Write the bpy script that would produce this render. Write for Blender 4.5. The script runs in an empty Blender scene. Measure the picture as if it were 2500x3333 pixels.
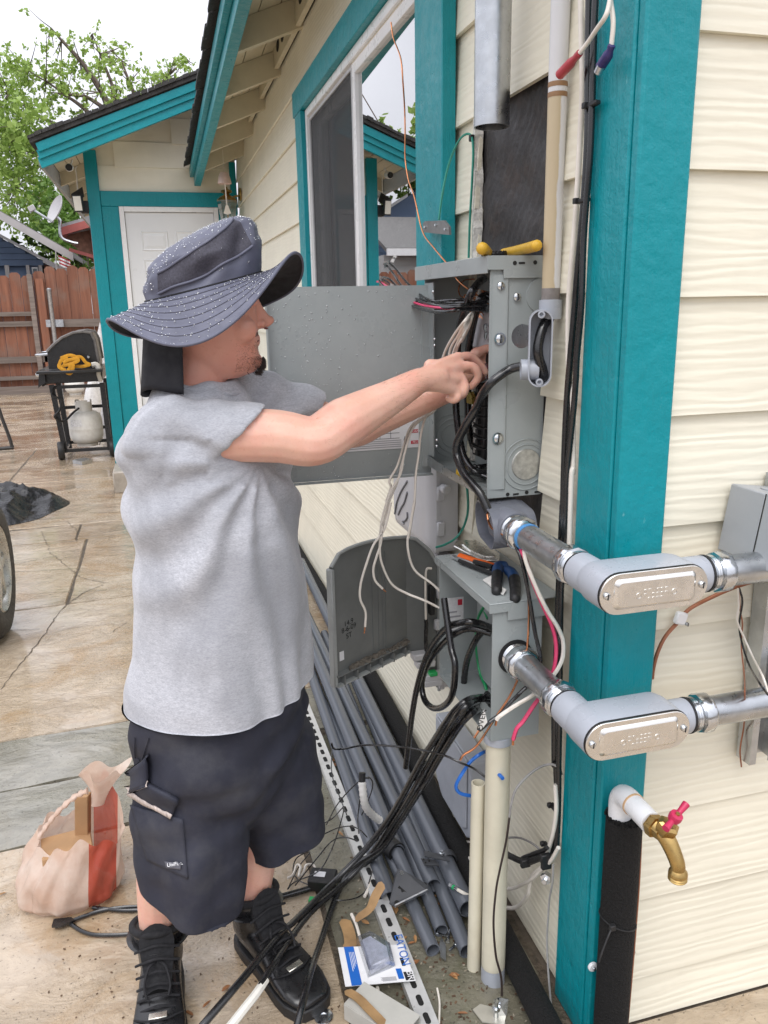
import bpy, bmesh, math, random
import numpy as np
from mathutils import Vector, Matrix
sc = bpy.context.scene
R = math.radians
# ------------------------------------------------------------ camera
CAM_H = 1.60
yaw, pitch, roll = R(15.2486), R(-14.6570), R(-1.0731)
fw = Vector((math.sin(yaw)*math.cos(pitch), math.cos(yaw)*math.cos(pitch), math.sin(pitch)))
rt0 = Vector((math.cos(yaw), -math.sin(yaw), 0)); up0 = rt0.cross(fw)
rt = rt0*math.cos(roll) + up0*math.sin(roll); up = up0*math.cos(roll) - rt0*math.sin(roll)
cd = bpy.data.cameras.new('camera'); cam = bpy.data.objects.new('camera', cd); sc.collection.objects.link(cam)
cam.matrix_world = Matrix(((rt.x, up.x, -fw.x, 0), (rt.y, up.y, -fw.y, 0), (rt.z, up.z, -fw.z, CAM_H), (0, 0, 0, 1)))
cd.sensor_fit = 'VERTICAL'; cd.sensor_height = 36; cd.lens = 27.963; cd.clip_start = .02; cd.clip_end = 2000
sc.camera = cam
# ------------------------------------------------------------ overcast sky and veiled sun
SUN_EL, SUN_AZ = R(58), R(205)      # azimuth from +Y clockwise: behind and left of the camera
w = bpy.data.worlds.new('World'); sc.world = w; w.use_nodes = True
nt = w.node_tree; nt.nodes.clear(); N = nt.nodes.new; L = nt.links.new
def math_node(nt, op, a, b=None, clamp=False):
    n = nt.nodes.new('ShaderNodeMath'); n.operation = op; n.use_clamp = clamp
    for i, s in enumerate((a, b)):
        if s is None: continue
        if isinstance(s, (int, float)): n.inputs[i].default_value = s
        else: nt.links.new(s, n.inputs[i])
    return n.outputs[0]
def mix_col(nt, fac, a, b, mode='MIX'):
    n = nt.nodes.new('ShaderNodeMix'); n.data_type = 'RGBA'; n.blend_type = mode
    for i, s in ((0, fac), (6, a), (7, b)):
        if isinstance(s, (int, float)): n.inputs[i].default_value = s
        elif isinstance(s, tuple): n.inputs[i].default_value = (*s, 1) if len(s) == 3 else s
        else: nt.links.new(s, n.inputs[i])
    return n.outputs[2]
sky = N('ShaderNodeTexSky'); sky.sky_type = 'NISHITA'; sky.sun_disc = False
sky.sun_elevation = SUN_EL; sky.sun_rotation = SUN_AZ; sky.dust_density = 4; sky.air_density = 1
tc = N('ShaderNodeTexCoord'); sep = N('ShaderNodeSeparateXYZ'); L(tc.outputs['Generated'], sep.inputs[0])
zz = math_node(nt, 'MAXIMUM', sep.outputs[2], 0.0)
grad = math_node(nt, 'ADD', math_node(nt, 'MULTIPLY', zz, 1.5), .9)      # overcast: zenith brighter than horizon
nz = N('ShaderNodeTexNoise'); nz.inputs['Scale'].default_value = 2.2; nz.inputs['Detail'].default_value = 5; nz.inputs['Roughness'].default_value = .55
mp = N('ShaderNodeMapping'); mp.inputs['Scale'].default_value = (1, 1, 2.6); L(tc.outputs['Generated'], mp.inputs[0]); L(mp.outputs[0], nz.inputs['Vector'])
cl = math_node(nt, 'ADD', math_node(nt, 'MULTIPLY', nz.outputs[0], .42), .78)
deck = math_node(nt, 'MULTIPLY', grad, cl)
hsv = N('ShaderNodeHueSaturation'); hsv.inputs['Saturation'].default_value = .25; L(sky.outputs[0], hsv.inputs['Color'])
cc = N('ShaderNodeCombineColor'); 
for i, k in enumerate((7.4, 7.5, 8.2)): L(math_node(nt, 'MULTIPLY', deck, k), cc.inputs[i])
skyc = mix_col(nt, .9, hsv.outputs[0], cc.outputs[0])
bg = N('ShaderNodeBackground'); bg.inputs['Strength'].default_value = .10; L(skyc, bg.inputs[0])
wo = N('ShaderNodeOutputWorld'); L(bg.outputs[0], wo.inputs[0])
sd = bpy.data.lights.new('sun', 'SUN'); sd.energy = 1.3; sd.angle = R(40); sd.color = (1, .97, .93)
so = bpy.data.objects.new('sun', sd); sc.collection.objects.link(so)
sdir = Vector((math.sin(SUN_AZ)*math.cos(SUN_EL), math.cos(SUN_AZ)*math.cos(SUN_EL), math.sin(SUN_EL)))
so.rotation_euler = sdir.to_track_quat('Z', 'Y').to_euler(); so.location = sdir*30
sc.view_settings.view_transform = 'Standard'; sc.view_settings.look = 'None'; sc.view_settings.gamma = 1; sc.view_settings.exposure = 0.36
sc.view_settings.use_curve_mapping = False
# ------------------------------------------------------------ helpers
rnd = random.Random(11)
nrs = np.random.RandomState(5)
V = Vector
def vadd(a, b): return (a[0]+b[0], a[1]+b[1], a[2]+b[2])
def cr(pts, n=6):
    """smooth curve through points"""
    P = [V(p) for p in pts]
    if len(P) < 3: return P
    Q = [P[0]*2-P[1]] + P + [P[-1]*2-P[-2]]; out = []
    for i in range(1, len(Q)-2):
        a, b, c, d = Q[i-1], Q[i], Q[i+1], Q[i+2]
        for j in range(n):
            t = j/n
            out.append(.5*((2*b)+(c-a)*t+(2*a-5*b+4*c-d)*t*t+(3*b-a-3*c+d)*t**3))
    out.append(P[-1]); return out
class MB:
    def __init__(s): s.v = []; s.f = []; s.m = []
    def add(s, vs, fs, mi=0):
        o = len(s.v); s.v += [tuple(v) for v in vs]; s.f += [tuple(i+o for i in f) for f in fs]; s.m += [mi]*len(fs); return s
    def box(s, x0, x1, y0, y1, z0, z1, mi=0):
        vs = [(x, y, z) for z in (z0, z1) for y in (y0, y1) for x in (x0, x1)]
        return s.add(vs, [(0, 2, 3, 1), (4, 5, 7, 6), (0, 1, 5, 4), (2, 6, 7, 3), (0, 4, 6, 2), (1, 3, 7, 5)], mi)
    def obox(s, c, ax, ay, az, mi=0):
        """box with centre c and half axes"""
        c, ax, ay, az = V(c), V(ax), V(ay), V(az)
        vs = [c+ax*i+ay*j+az*k for k in (-1, 1) for j in (-1, 1) for i in (-1, 1)]
        if ax.cross(ay).dot(az) < 0: vs = [c+ax*i+ay*j-az*k for k in (-1, 1) for j in (-1, 1) for i in (-1, 1)]
        return s.add(vs, [(0, 2, 3, 1), (4, 5, 7, 6), (0, 1, 5, 4), (2, 6, 7, 3), (0, 4, 6, 2), (1, 3, 7, 5)], mi)
    def beam(s, a, b, wx, wz, upv=(0, 0, 1), mi=0):
        a, b = V(a), V(b); d = (b-a); l = d.length; d.normalize(); x = d.cross(V(upv)).normalized(); z = x.cross(d)
        return s.obox((a+b)/2, d*l/2, x*wx/2, z*wz/2, mi)
    def tube(s, pts, r, n=8, caps=True, closed=False, mi=0, flat=1.0, upv=None):
        P = [V(p) for p in pts]; m = len(P); rr = r if isinstance(r, (list, tuple)) else [r]*m
        T = [(P[(i+1) % m if closed else min(i+1, m-1)]-P[(i-1) % m if closed else max(i-1, 0)]).normalized() for i in range(m)]
        u = V(upv) if upv else (V((0, 0, 1)) if abs(T[0].z) < .9 else V((1, 0, 0)))
        u = (u-T[0]*u.dot(T[0])).normalized(); rings = []
        for i in range(m):
            u = (u-T[i]*u.dot(T[i])).normalized(); w_ = T[i].cross(u)
            rings.append([P[i]+(u*math.cos(2*math.pi*k/n)*flat+w_*math.sin(2*math.pi*k/n))*rr[i] for k in range(n)])
        return s.loft(rings, caps, closed, mi)
    def loft(s, rings, caps=True, closed=False, mi=0):
        n = len(rings[0]); vs = [p for r_ in rings for p in r_]; fs = []; m = len(rings)
        for i in range(m if closed else m-1):
            a, b = i*n, ((i+1) % m)*n
            for k in range(n): fs.append((a+k, a+(k+1) % n, b+(k+1) % n, b+k))
        if caps and not closed: fs.append(tuple(range(n))[::-1]); fs.append(tuple(range((m-1)*n, m*n)))
        return s.add(vs, fs, mi)
    def pipe(s, a, b, r0, r1, n=20, mi=0):
        """hollow straight pipe, outer r0 inner r1"""
        a, b = V(a), V(b); d = (b-a).normalized(); u = d.orthogonal().normalized(); w_ = d.cross(u)
        ring = lambda c, r: [c+(u*math.cos(2*math.pi*k/n)+w_*math.sin(2*math.pi*k/n))*r for k in range(n)]
        return s.loft([ring(a, r0), ring(b, r0), ring(b, r1), ring(a, r1)], False, True, mi)
    def lathe(s, prof, o, ax=(0, 0, 1), n=20, caps=True, mi=0, xr=None):
        o, ax = V(o), V(ax).normalized(); u = V(xr) if xr else ax.orthogonal().normalized(); w_ = ax.cross(u)
        return s.loft([[o+ax*h+(u*math.cos(2*math.pi*k/n)+w_*math.sin(2*math.pi*k/n))*max(r, 1e-5) for k in range(n)] for r, h in prof], caps, False, mi)
    def prism(s, poly, o, ux, uy, t, mi=0):
        """polygon in plane (ux, uy) at o, extruded by vector t"""
        o, ux, uy, t = V(o), V(ux), V(uy), V(t)
        a = [o+ux*p[0]+uy*p[1] for p in poly]; b = [p+t for p in a]; n = len(a)
        fs = [tuple(range(n)), tuple(range(2*n-1, n-1, -1))] + [(k, k+n, (k+1) % n+n, (k+1) % n) for k in range(n)]
        if ux.cross(uy).dot(t) > 0: fs = [f[::-1] for f in fs]
        return s.add(a+b, fs, mi)
    def grid(s, fn, nu, nv, mi=0):
        vs = [fn(i/nu, j/nv) for j in range(nv+1) for i in range(nu+1)]
        return s.add(vs, [(j*(nu+1)+i, j*(nu+1)+i+1, (j+1)*(nu+1)+i+1, (j+1)*(nu+1)+i) for j in range(nv) for i in range(nu)], mi)
    def ball(s, c, r, n=8, mi=0):
        c = V(c); rr = r if isinstance(r, (tuple, list)) else (r, r, r)
        rings = [[(c.x+rr[0]*math.sin(t)*math.cos(2*math.pi*k/n), c.y+rr[1]*math.sin(t)*math.sin(2*math.pi*k/n), c.z+rr[2]*math.cos(t)) for k in range(n)] for t in [math.pi-(math.pi*(i+.02)/(n//2+.04)) for i in range(n//2+1)]]
        return s.loft(rings, True, False, mi)
    def build(s, name, mat, parent=None, smooth=40, bevel=0, seg=1, kind=None):
        me = bpy.data.meshes.new(name); o0 = V((0, 0, 0)); p = parent
        while p is not None and p.parent: p = p.parent
        if p is not None: o0 = p.location
        me.from_pydata([(v[0]-o0.x, v[1]-o0.y, v[2]-o0.z) for v in s.v], [], s.f)
        mats = mat if isinstance(mat, (list, tuple)) else [mat]
        for m in mats: me.materials.append(m)
        if len(mats) > 1: me.polygons.foreach_set('material_index', s.m)
        if smooth:
            me.polygons.foreach_set('use_smooth', [True]*len(me.polygons)); me.set_sharp_from_angle(angle=R(smooth))
        me.update(); ob = bpy.data.objects.new(name, me); sc.collection.objects.link(ob)
        if parent is not None: ob.parent = parent
        if bevel:
            b = ob.modifiers.new('bevel', 'BEVEL'); b.width = bevel; b.segments = seg; b.limit_method = 'ANGLE'; b.angle_limit = R(50); b.harden_normals = False
        if kind: ob['kind'] = kind
        return ob
def tag(o, label, cat, group=None):
    o['label'] = label; o['category'] = cat
    if group: o['group'] = group
    return o
def thing(name, loc, label, cat, group=None):
    o = bpy.data.objects.new(name, None); sc.collection.objects.link(o); o.location = loc; o.empty_display_size = .1
    return tag(o, label, cat, group)
def solo(mb, name, mat, base, label, cat, group=None, **kw):
    """a thing that is one mesh with its origin at its base"""
    e = bpy.data.objects.new('tmp', None); e.location = base
    o = mb.build(name, mat, e, **kw); o.parent = None; o.location = base; bpy.data.objects.remove(e)
    return tag(o, label, cat, group)
def copy_tree(o, parent=None):
    c = o.copy(); sc.collection.objects.link(c); c.parent = parent
    for ch in list(o.children): copy_tree(ch, c)
    return c
def wire(name, pts, r, mat, parent=None, n=6, sm=6, **kw):
    m = MB(); m.tube(cr(pts, sm) if sm else pts, r, n); return m.build(name, mat, parent, smooth=60, **kw)
# ------------------------------------------------------------ materials
def base_mat(name):
    m = bpy.data.materials.new(name); m.use_nodes = True; t = m.node_tree; return m, t, t.nodes['Principled BSDF']
def noise(t, scale, detail=4, rough=.55, vec=None, dist=0):
    n = t.nodes.new('ShaderNodeTexNoise'); n.inputs['Scale'].default_value = scale; n.inputs['Detail'].default_value = detail
    n.inputs['Roughness'].default_value = rough; n.inputs['Distortion'].default_value = dist
    if vec is not None: t.links.new(vec, n.inputs['Vector'])
    return n.outputs[0]
def ramp(t, fac, stops):
    n = t.nodes.new('ShaderNodeValToRGB'); cr_ = n.color_ramp
    while len(cr_.elements) < len(stops): cr_.elements.new(.5)
    for e, (p, c) in zip(cr_.elements, stops): e.position = p; e.color = (*c, 1) if isinstance(c, tuple) else (c, c, c, 1)
    t.links.new(fac, n.inputs[0]); return n.outputs[0]
def coords(t, scale=(1, 1, 1), rot=(0, 0, 0)):
    g = t.nodes.new('ShaderNodeNewGeometry'); mp = t.nodes.new('ShaderNodeMapping'); mp.inputs['Scale'].default_value = scale; mp.inputs['Rotation'].default_value = rot
    t.links.new(g.outputs['Position'], mp.inputs[0]); return mp.outputs[0]
def bump(t, b, h, strength=.3, dist=.01, prev=None):
    n = t.nodes.new('ShaderNodeBump'); n.inputs['Strength'].default_value = strength; n.inputs['Distance'].default_value = dist
    t.links.new(h, n.inputs['Height'])
    if prev is not None: t.links.new(prev, n.inputs['Normal'])
    t.links.new(n.outputs[0], b.inputs['Normal']); return n.outputs[0]
def mul(c, k): return tuple(min(1, max(0, x*k)) for x in c)
def mat(name, col, rough=.5, metal=0, var=.12, scale=14, bmp=0, bscale=120, bdist=.003, coat=0, sub=0, dirt=None, dscale=6, damt=.5, spec=.5, stretch=(1, 1, 1), rvar=.12):
    m, t, b = base_mat(name); vec = coords(t, stretch)
    n1 = noise(t, scale, 5, .6, vec)
    c = ramp(t, n1, [(.3, mul(col, 1-var)), (.7, mul(col, 1+var))])
    if dirt:
        n2 = noise(t, dscale, 6, .65, vec); f = ramp(t, n2, [(.48, 0.0), (.72, damt)]); c = mix_col(t, f, c, dirt)
    t.links.new(c, b.inputs['Base Color'])
    r_ = ramp(t, noise(t, scale*2.3, 4, .6, vec), [(.3, max(0, rough-rvar)), (.7, min(1, rough+rvar))]); t.links.new(r_, b.inputs['Roughness'])
    b.inputs['Metallic'].default_value = metal; b.inputs['Coat Weight'].default_value = coat; b.inputs['Coat Roughness'].default_value = .12
    b.inputs['Specular IOR Level'].default_value = spec
    if sub: b.inputs['Subsurface Weight'].default_value = sub; b.inputs['Subsurface Radius'].default_value = (.012, .005, .003); b.inputs['Subsurface Scale'].default_value = .5
    if bmp: bump(t, b, noise(t, bscale, 4, .6, vec), bmp, bdist)
    return m
def siding_mat(name, col, axis):
    """painted fibre cement lap board with embossed wood grain along its length"""
    m, t, b = base_mat(name)
    st = (1, 1, 1); vec = coords(t, (1, .16, 1) if axis == 'y' else (.16, 1, 1))
    nb = noise(t, 5, 3, .5, vec, .4)
    wv = t.nodes.new('ShaderNodeTexWave'); wv.wave_type = 'BANDS'; wv.bands_direction = 'Z'; wv.inputs['Scale'].default_value = 16
    wv.inputs['Distortion'].default_value = 7; wv.inputs['Detail'].default_value = 2.5; wv.inputs['Detail Scale'].default_value = 1.4; t.links.new(vec, wv.inputs['Vector'])
    fine = noise(t, 60, 3, .6, coords(t, (1, .12, 1) if axis == 'y' else (.12, 1, 1)))
    g = math_node(t, 'ADD', math_node(t, 'MULTIPLY', wv.outputs['Fac'], math_node(t, 'ADD', nb, .1)), math_node(t, 'MULTIPLY', fine, .5))
    c = ramp(t, noise(t, 3, 5, .6, coords(t)), [(.3, mul(col, .94)), (.7, mul(col, 1.05))])
    c = mix_col(t, ramp(t, noise(t, 9, 6, .7, coords(t, (1, 1, 2.5))), [(.6, 0.0), (.8, .25)]), c, mul(col, .72))
    c = mix_col(t, ramp(t, wv.outputs['Fac'], [(0, .10), (.25, 0.0)]), c, mul(col, .6))
    t.links.new(c, b.inputs['Base Color']); b.inputs['Roughness'].default_value = .42; bump(t, b, g, .42, .0028); return m
def wood_mat(name, c0, c1, axis=2, rough=.7, scale=22, grey=None):
    m, t, b = base_mat(name); s = [1, 1, 1]; s[axis] = .06; vec = coords(t, tuple(s))
    n = noise(t, scale, 5, .65, vec, .5); c = ramp(t, n, [(.3, c0), (.7, c1)])
    oi = t.nodes.new('ShaderNodeObjectInfo'); c = mix_col(t, .8, c, ramp(t, oi.outputs['Random'], [(0, .62), (1, 1.0)]), 'MULTIPLY')
    if grey: c = mix_col(t, ramp(t, noise(t, 2.2, 5, .6, coords(t)), [(.5, 0.0), (.7, .7)]), c, grey)
    t.links.new(c, b.inputs['Base Color']); b.inputs['Roughness'].default_value = rough; bump(t, b, n, .4, .004); return m
def glass_mat(name, col=(1, 1, 1), rough=0.0, alpha=.1):
    """thin pane: mirror-like at grazing angles, clear otherwise"""
    m, t, b = base_mat(name); out = t.nodes['Material Output']
    tr = t.nodes.new('ShaderNodeBsdfTransparent'); tr.inputs[0].default_value = (*col, 1)
    gl = t.nodes.new('ShaderNodeBsdfGlossy'); gl.inputs['Roughness'].default_value = rough
    fr = t.nodes.new('ShaderNodeLayerWeight'); fr.inputs[0].default_value = .5
    f = math_node(t, 'ADD', math_node(t, 'POWER', fr.outputs['Facing'], 3.0), alpha, True)
    mx = t.nodes.new('ShaderNodeMixShader'); t.links.new(f, mx.inputs[0]); t.links.new(tr.outputs[0], mx.inputs[1]); t.links.new(gl.outputs[0], mx.inputs[2])
    t.links.new(mx.outputs[0], out.inputs[0]); return m
CREAM = (.82, .775, .635); TEAL = (.001, .250, .292)
SID_L = siding_mat('cream_siding_long', CREAM, 'y'); SID_R = siding_mat('cream_siding_end', CREAM, 'x')
def teal_mat():
    m, t, b = base_mat('teal_paint'); v = coords(t); br = noise(t, 60, 4, .65, coords(t, (1, 1, .10)), .3); lump = noise(t, 26, 5, .62, v); big = noise(t, 3, 4, .6, v)
    c = ramp(t, big, [(.3, mul(TEAL, .90)), (.7, mul(TEAL, 1.08))]); c = mix_col(t, ramp(t, noise(t, 46, 6, .72, coords(t, (1, 1, .45))), [(.68, 0.0), (.74, .55)]), c, (.20, .46, .47))
    c = mix_col(t, ramp(t, noise(t, 5, 5, .7, coords(t, (1, 1, .3))), [(.58, 0.0), (.76, .3)]), c, (.02, .16, .19)); t.links.new(c, b.inputs['Base Color'])
    t.links.new(ramp(t, lump, [(.3, .26), (.7, .52)]), b.inputs['Roughness']); b.inputs['Specular IOR Level'].default_value = .42
    bump(t, b, math_node(t, 'ADD', math_node(t, 'MULTIPLY', br, .55), lump), .8, .0055); return m
TEALM = teal_mat()
CREAMP = mat('cream_paint', (.72, .66, .52), .5, var=.07, scale=3, bmp=.2, bscale=60)
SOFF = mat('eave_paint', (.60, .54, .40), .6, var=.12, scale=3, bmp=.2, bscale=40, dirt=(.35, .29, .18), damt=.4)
WHITEV = mat('white_vinyl', (.80, .80, .80), .3, var=.04, scale=5)
WHITED = mat('white_door_paint', (.74, .75, .76), .35, var=.03, scale=3)
SHING = mat('shingle', (.045, .043, .042), .85, var=.4, scale=60, bmp=.8, bscale=300)
FELT = mat('felt_paper', (.030, .028, .029), .6, var=.3, scale=9, bmp=.6, bscale=14, bdist=.012, dirt=(.16, .085, .04), dscale=14, damt=.16)
BLACKV = mat('void_black', (.008, .008, .008), .9)
GALV = mat('galvanised_steel', (.50, .52, .54), .34, 1, var=.18, scale=18, bmp=.12, bscale=60)
ZINC = mat('bright_zinc', (.62, .64, .66), .2, 1, var=.1, scale=30)
ALU = mat('stamped_aluminium', (.72, .70, .66), .26, 1, var=.06, scale=20)
PANELG = mat('panel_grey_paint', (.315, .345, .345), .36, var=.05, scale=4, bmp=.05, bscale=200, dirt=(.40, .425, .42), dscale=11, damt=.35, rvar=.16)
PVCG = mat('grey_pvc', (.385, .41, .455), .32, var=.05, scale=8)
PVCD = mat('dark_grey_pvc', (.105, .115, .135), .22, var=.05, scale=4, rvar=.04)
NIDG = mat('light_grey_plastic', (.50, .50, .52), .45, var=.06, scale=6, dirt=(.36, .35, .33), damt=.4)
BLKW = mat('black_cable', (.010, .010, .011), .25, var=.2, scale=40, coat=.4)
BLKM = mat('black_matte', (.014, .014, .015), .55, var=.2, scale=30)
WHTW = mat('white_wire', (.74, .69, .62), .4, var=.08, scale=20)
GRNW = mat('green_wire', (.02, .22, .12), .35, var=.1)
REDW = mat('pink_red_wire', (.62, .05, .14), .4, var=.1)
BLUW = mat('blue_wire', (.02, .14, .52), .35, var=.1)
COPPER = mat('copper', (.56, .24, .12), .32, 1, var=.2, scale=40)
BRASS = mat('brass', (.50, .34, .13), .33, 1, var=.18, scale=40, dirt=(.2, .13, .06), dscale=30)
FOAM = mat('black_foam', (.007, .0065, .0065), .85, var=.5, scale=200, bmp=1, bscale=190, bdist=.012, spec=.4)
# ============================================================ THE SETTING
# ---- patio: wet stamped concrete
def patio_mat(name, c0, c1, wet, stain=(.30, .185, .085)):
    m, t, b = base_mat(name); g = coords(t)
    oi = t.nodes.new('ShaderNodeObjectInfo')
    add = t.nodes.new('ShaderNodeVectorMath'); add.operation = 'ADD'; t.links.new(g, add.inputs[0]); t.links.new(oi.outputs['Location'], add.inputs[1]); v = g
    big = noise(t, 1.4, 6, .62, v, .4); med = noise(t, 7, 8, .66, coords(t, (.8, 1.25, 1)), 1.1); fine = noise(t, 55, 6, .7, v); pits = noise(t, 95, 3, .5, v)
    vo = t.nodes.new('ShaderNodeTexVoronoi'); vo.feature = 'DISTANCE_TO_EDGE'; vo.inputs['Scale'].default_value = 5.5
    wv = t.nodes.new('ShaderNodeVectorMath'); wv.operation = 'ADD'; sc2 = t.nodes.new('ShaderNodeVectorMath'); sc2.operation = 'SCALE'; sc2.inputs['Scale'].default_value = .35
    nv = t.nodes.new('ShaderNodeTexNoise'); nv.inputs['Scale'].default_value = 6; nv.inputs['Detail'].default_value = 5; t.links.new(g, nv.inputs['Vector']); t.links.new(nv.outputs['Color'], sc2.inputs[0]); t.links.new(g, wv.inputs[0]); t.links.new(sc2.outputs[0], wv.inputs[1]); t.links.new(wv.outputs[0], vo.inputs['Vector'])
    ridge = ramp(t, vo.outputs['Distance'], [(0, 0.0), (.10, 1.0)])
    c = ramp(t, big, [(.30, c0), (.70, c1)])
    c = mix_col(t, ramp(t, med, [(.40, .45), (.60, 0.0)]), c, mul(c0, .62))
    c = mix_col(t, ramp(t, noise(t, 2.6, 7, .68, v, 1.0), [(.50, 0.0), (.66, .60)]), c, stain)
    c = mix_col(t, ramp(t, fine, [(.56, 0.0), (.70, .55)]), c, mul(c0, .50))
    c = mix_col(t, ramp(t, pits, [(.66, 0.0), (.72, .8)]), c, mul(c0, .28))
    c = mix_col(t, .5, c, ramp(t, oi.outputs['Random'], [(0, .80), (1, 1.0)]), 'MULTIPLY')
    t.links.new(c, b.inputs['Base Color'])
    pud = ramp(t, noise(t, 1.7, 5, .6, coords(t, (.8, 1.3, 1)), .7), [(.47, 0.0), (.58, 1.0)])
    rg = math_node(t, 'SUBTRACT', math_node(t, 'ADD', math_node(t, 'MULTIPLY', fine, .45), wet), math_node(t, 'MULTIPLY', pud, .26), True)
    t.links.new(math_node(t, 'MAXIMUM', rg, .06), b.inputs['Roughness']); b.inputs['Specular IOR Level'].default_value = .6; t.links.new(math_node(t, 'ADD', math_node(t, 'MULTIPLY', pud, .60), .40), b.inputs['Coat Weight']); b.inputs['Coat Roughness'].default_value = .10; b.inputs['Coat IOR'].default_value = 1.45
    relief = math_node(t, 'ADD', math_node(t, 'ADD', math_node(t, 'MULTIPLY', med, 1.3), math_node(t, 'MULTIPLY', fine, .35)), math_node(t, 'MULTIPLY', ridge, .10))
    relief = math_node(t, 'SUBTRACT', relief, math_node(t, 'MULTIPLY', ramp(t, pits, [(.64, 0.0), (.72, 1.0)]), .25))
    relief = math_node(t, 'MULTIPLY', relief, math_node(t, 'SUBTRACT', 1.1, math_node(t, 'MULTIPLY', pud, .75)))
    bump(t, b, relief, .7, .014); return m
PATIO = patio_mat('wet_tan_concrete', (.40, .305, .20), (.57, .47, .355), .03, (.34, .205, .08))
PATIOG = patio_mat('wet_green_grey_concrete', (.21, .20, .155), (.33, .305, .245), .05, (.20, .165, .10))
DIRT = mat('damp_soil', (.10, .078, .055), .7, var=.5, scale=40, bmp=1, bscale=90, bdist=.012, dirt=(.05, .055, .03), dscale=9)
m = MB(); m.grid(lambda u, v: (-150+300*u, -80+400*v, -.012), 6, 6); gr = m.build('ground', mat('grout_and_soil', (.12, .095, .07), .75, var=.4, scale=20, bmp=.8, bscale=60), None, smooth=0); gr['kind'] = 'structure'
patio = MB().box(-6.6, .79, -3, 17.35, -.011, -.008).build('patio', DIRT, None, smooth=0); patio['kind'] = 'structure'
rows = [(-3, -.9), (-.9, .55), (.55, 1.36), (1.36, 2.36), (2.36, 2.70), (2.70, 3.06), (3.06, 4.55), (4.55, 5.92), (5.92, 6.36), (6.36, 8.1), (8.1, 10.2), (10.2, 12.6), (12.6, 15), (15, 17.3)]
def slab(x0, x1, y0, y1, sk, g=.006):
    ym = lambda x: sk*(x+.3)
    P = []; n = max(2, int((x1-x0)/.12)); k = max(2, int((y1-y0)/.2))
    j = lambda: rnd.uniform(-.006, .006)
    for i in range(n): x = x0+g+(x1-x0-2*g)*i/n; P.append((x, y0+g+ym(x)+j()))
    for i in range(k): P.append((x1-g+j(), y0+g+ym(x1)+(y1-y0-2*g)*i/k))
    for i in range(n): x = x1-g-(x1-x0-2*g)*i/n; P.append((x, y1-g+ym(x)+j()))
    for i in range(k): P.append((x0+g+j(), y1-g+ym(x0)-(y1-y0-2*g)*i/k))
    return P
for ri, (y0, y1) in enumerate(rows):
    ln = y1-y0; xs = [-6.5]
    step = .62 if ri == 8 else 1.7
    while xs[-1] < .05: xs.append(xs[-1]+step*rnd.uniform(.8, 1.25))
    lim = .30 if ri in (2, 3, 4) else .76
    xs = [x for x in xs if x < lim-.25]+[lim]
    if ri == 3: xs = [-6.5, -4.6, -2.9, -1.45, .30]
    if ri == 5: xs = [-6.5, -4.1, -2.3, -.95, .76]
    for a, b_ in zip(xs, xs[1:]):
        z = rnd.uniform(-.001, .001); mb = MB()
        P = slab(a, b_, y0, y1, .07 if ri < 9 else .02); c = (sum(p[0] for p in P)/len(P), sum(p[1] for p in P)/len(P)); sh = .006
        top = [(p[0]+(c[0]-p[0])*sh, p[1]+(c[1]-p[1])*sh, z) for p in P]; bot = [(p[0], p[1], -.010) for p in P]
        n = len(P); mb.add(bot+top, [(i, (i+1) % n, (i+1) % n+n, i+n) for i in range(n)]+[tuple(range(n, 2*n))])
        mb.build('patio_slab', PATIOG if (ri in (4, 5) or (ri == 3 and False)) else PATIO, patio, smooth=0)
mb = MB(); mb.grid(lambda u, v: (.31+.46*u, .6+2.1*v+.04*u, -.002+.008*math.sin(9*u+7*v)*u), 16, 40); so_ = mb.build('planting_strip', patio_mat('mossy_concrete', (.13, .125, .085), (.25, .225, .17), .20, (.10, .10, .05)), None, smooth=60); so_['kind'] = 'structure'
mb = MB(); mb.box(.86, 4.2, -2.5, 1.262, -.011, -.001); o = mb.build('path', PATIO, None, smooth=0); o['kind'] = 'structure'
def crack(pts, w_, par=patio):
    P = [V(p) for p in pts]; Q = []
    for a, b_ in zip(P, P[1:]):
        n = max(2, int((b_-a).length/.03))
        for k in range(n): Q.append(a.lerp(b_, k/n)+V((rnd.uniform(-.006, .006), rnd.uniform(-.006, .006), 0)))
    vs = []
    for i, p in enumerate(Q):
        d = (Q[min(i+1, len(Q)-1)]-Q[max(0, i-1)]).normalized(); s_ = V((-d.y, d.x, 0))*w_*rnd.uniform(.3, 1); vs += [(p.x-s_.x, p.y-s_.y, .0022), (p.x+s_.x, p.y+s_.y, .0022)]
    mb = MB(); mb.add(vs, [(2*i, 2*i+2, 2*i+3, 2*i+1) for i in range(len(Q)-1)]); mb.build('crack', DIRT, par, smooth=0)
for pts, w_ in (([(-0.7967,3.501,0.002),(-0.7673,3.672,0.002),(-0.7259,3.894,0.002),(-0.6804,4.156,0.002),(-0.6591,4.37,0.002),(-0.5991,4.569,0.002),(-0.5355,4.705,0.002),(-0.4219,4.821,0.002)], .003), ([(-0.4219,4.821,0.002),(-0.5535,4.938,0.002),(-0.6165,5.049,0.002),(-0.7012,5.268,0.002),(-0.7784,5.464,0.002),(-0.8458,5.631,0.002),(-0.8648,5.75,0.002)], .0025), ([(-0.9202,4.234,0.002),(-0.8195,4.201,0.002),(-0.6825,4.173,0.002)], .002), ([(-0.8596,5.748,0.002),(-0.9431,6.1,0.002),(-0.9712,6.24,0.002)], .003), ([(-0.6863,5.846,0.002),(-0.7282,6.201,0.002),(-0.8199,6.465,0.002)], .003), ([(-0.2846,4.135,0.002),(-0.3211,4.082,0.002),(-0.3772,3.996,0.002)], .0025)): crack(pts, w_)
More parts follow.
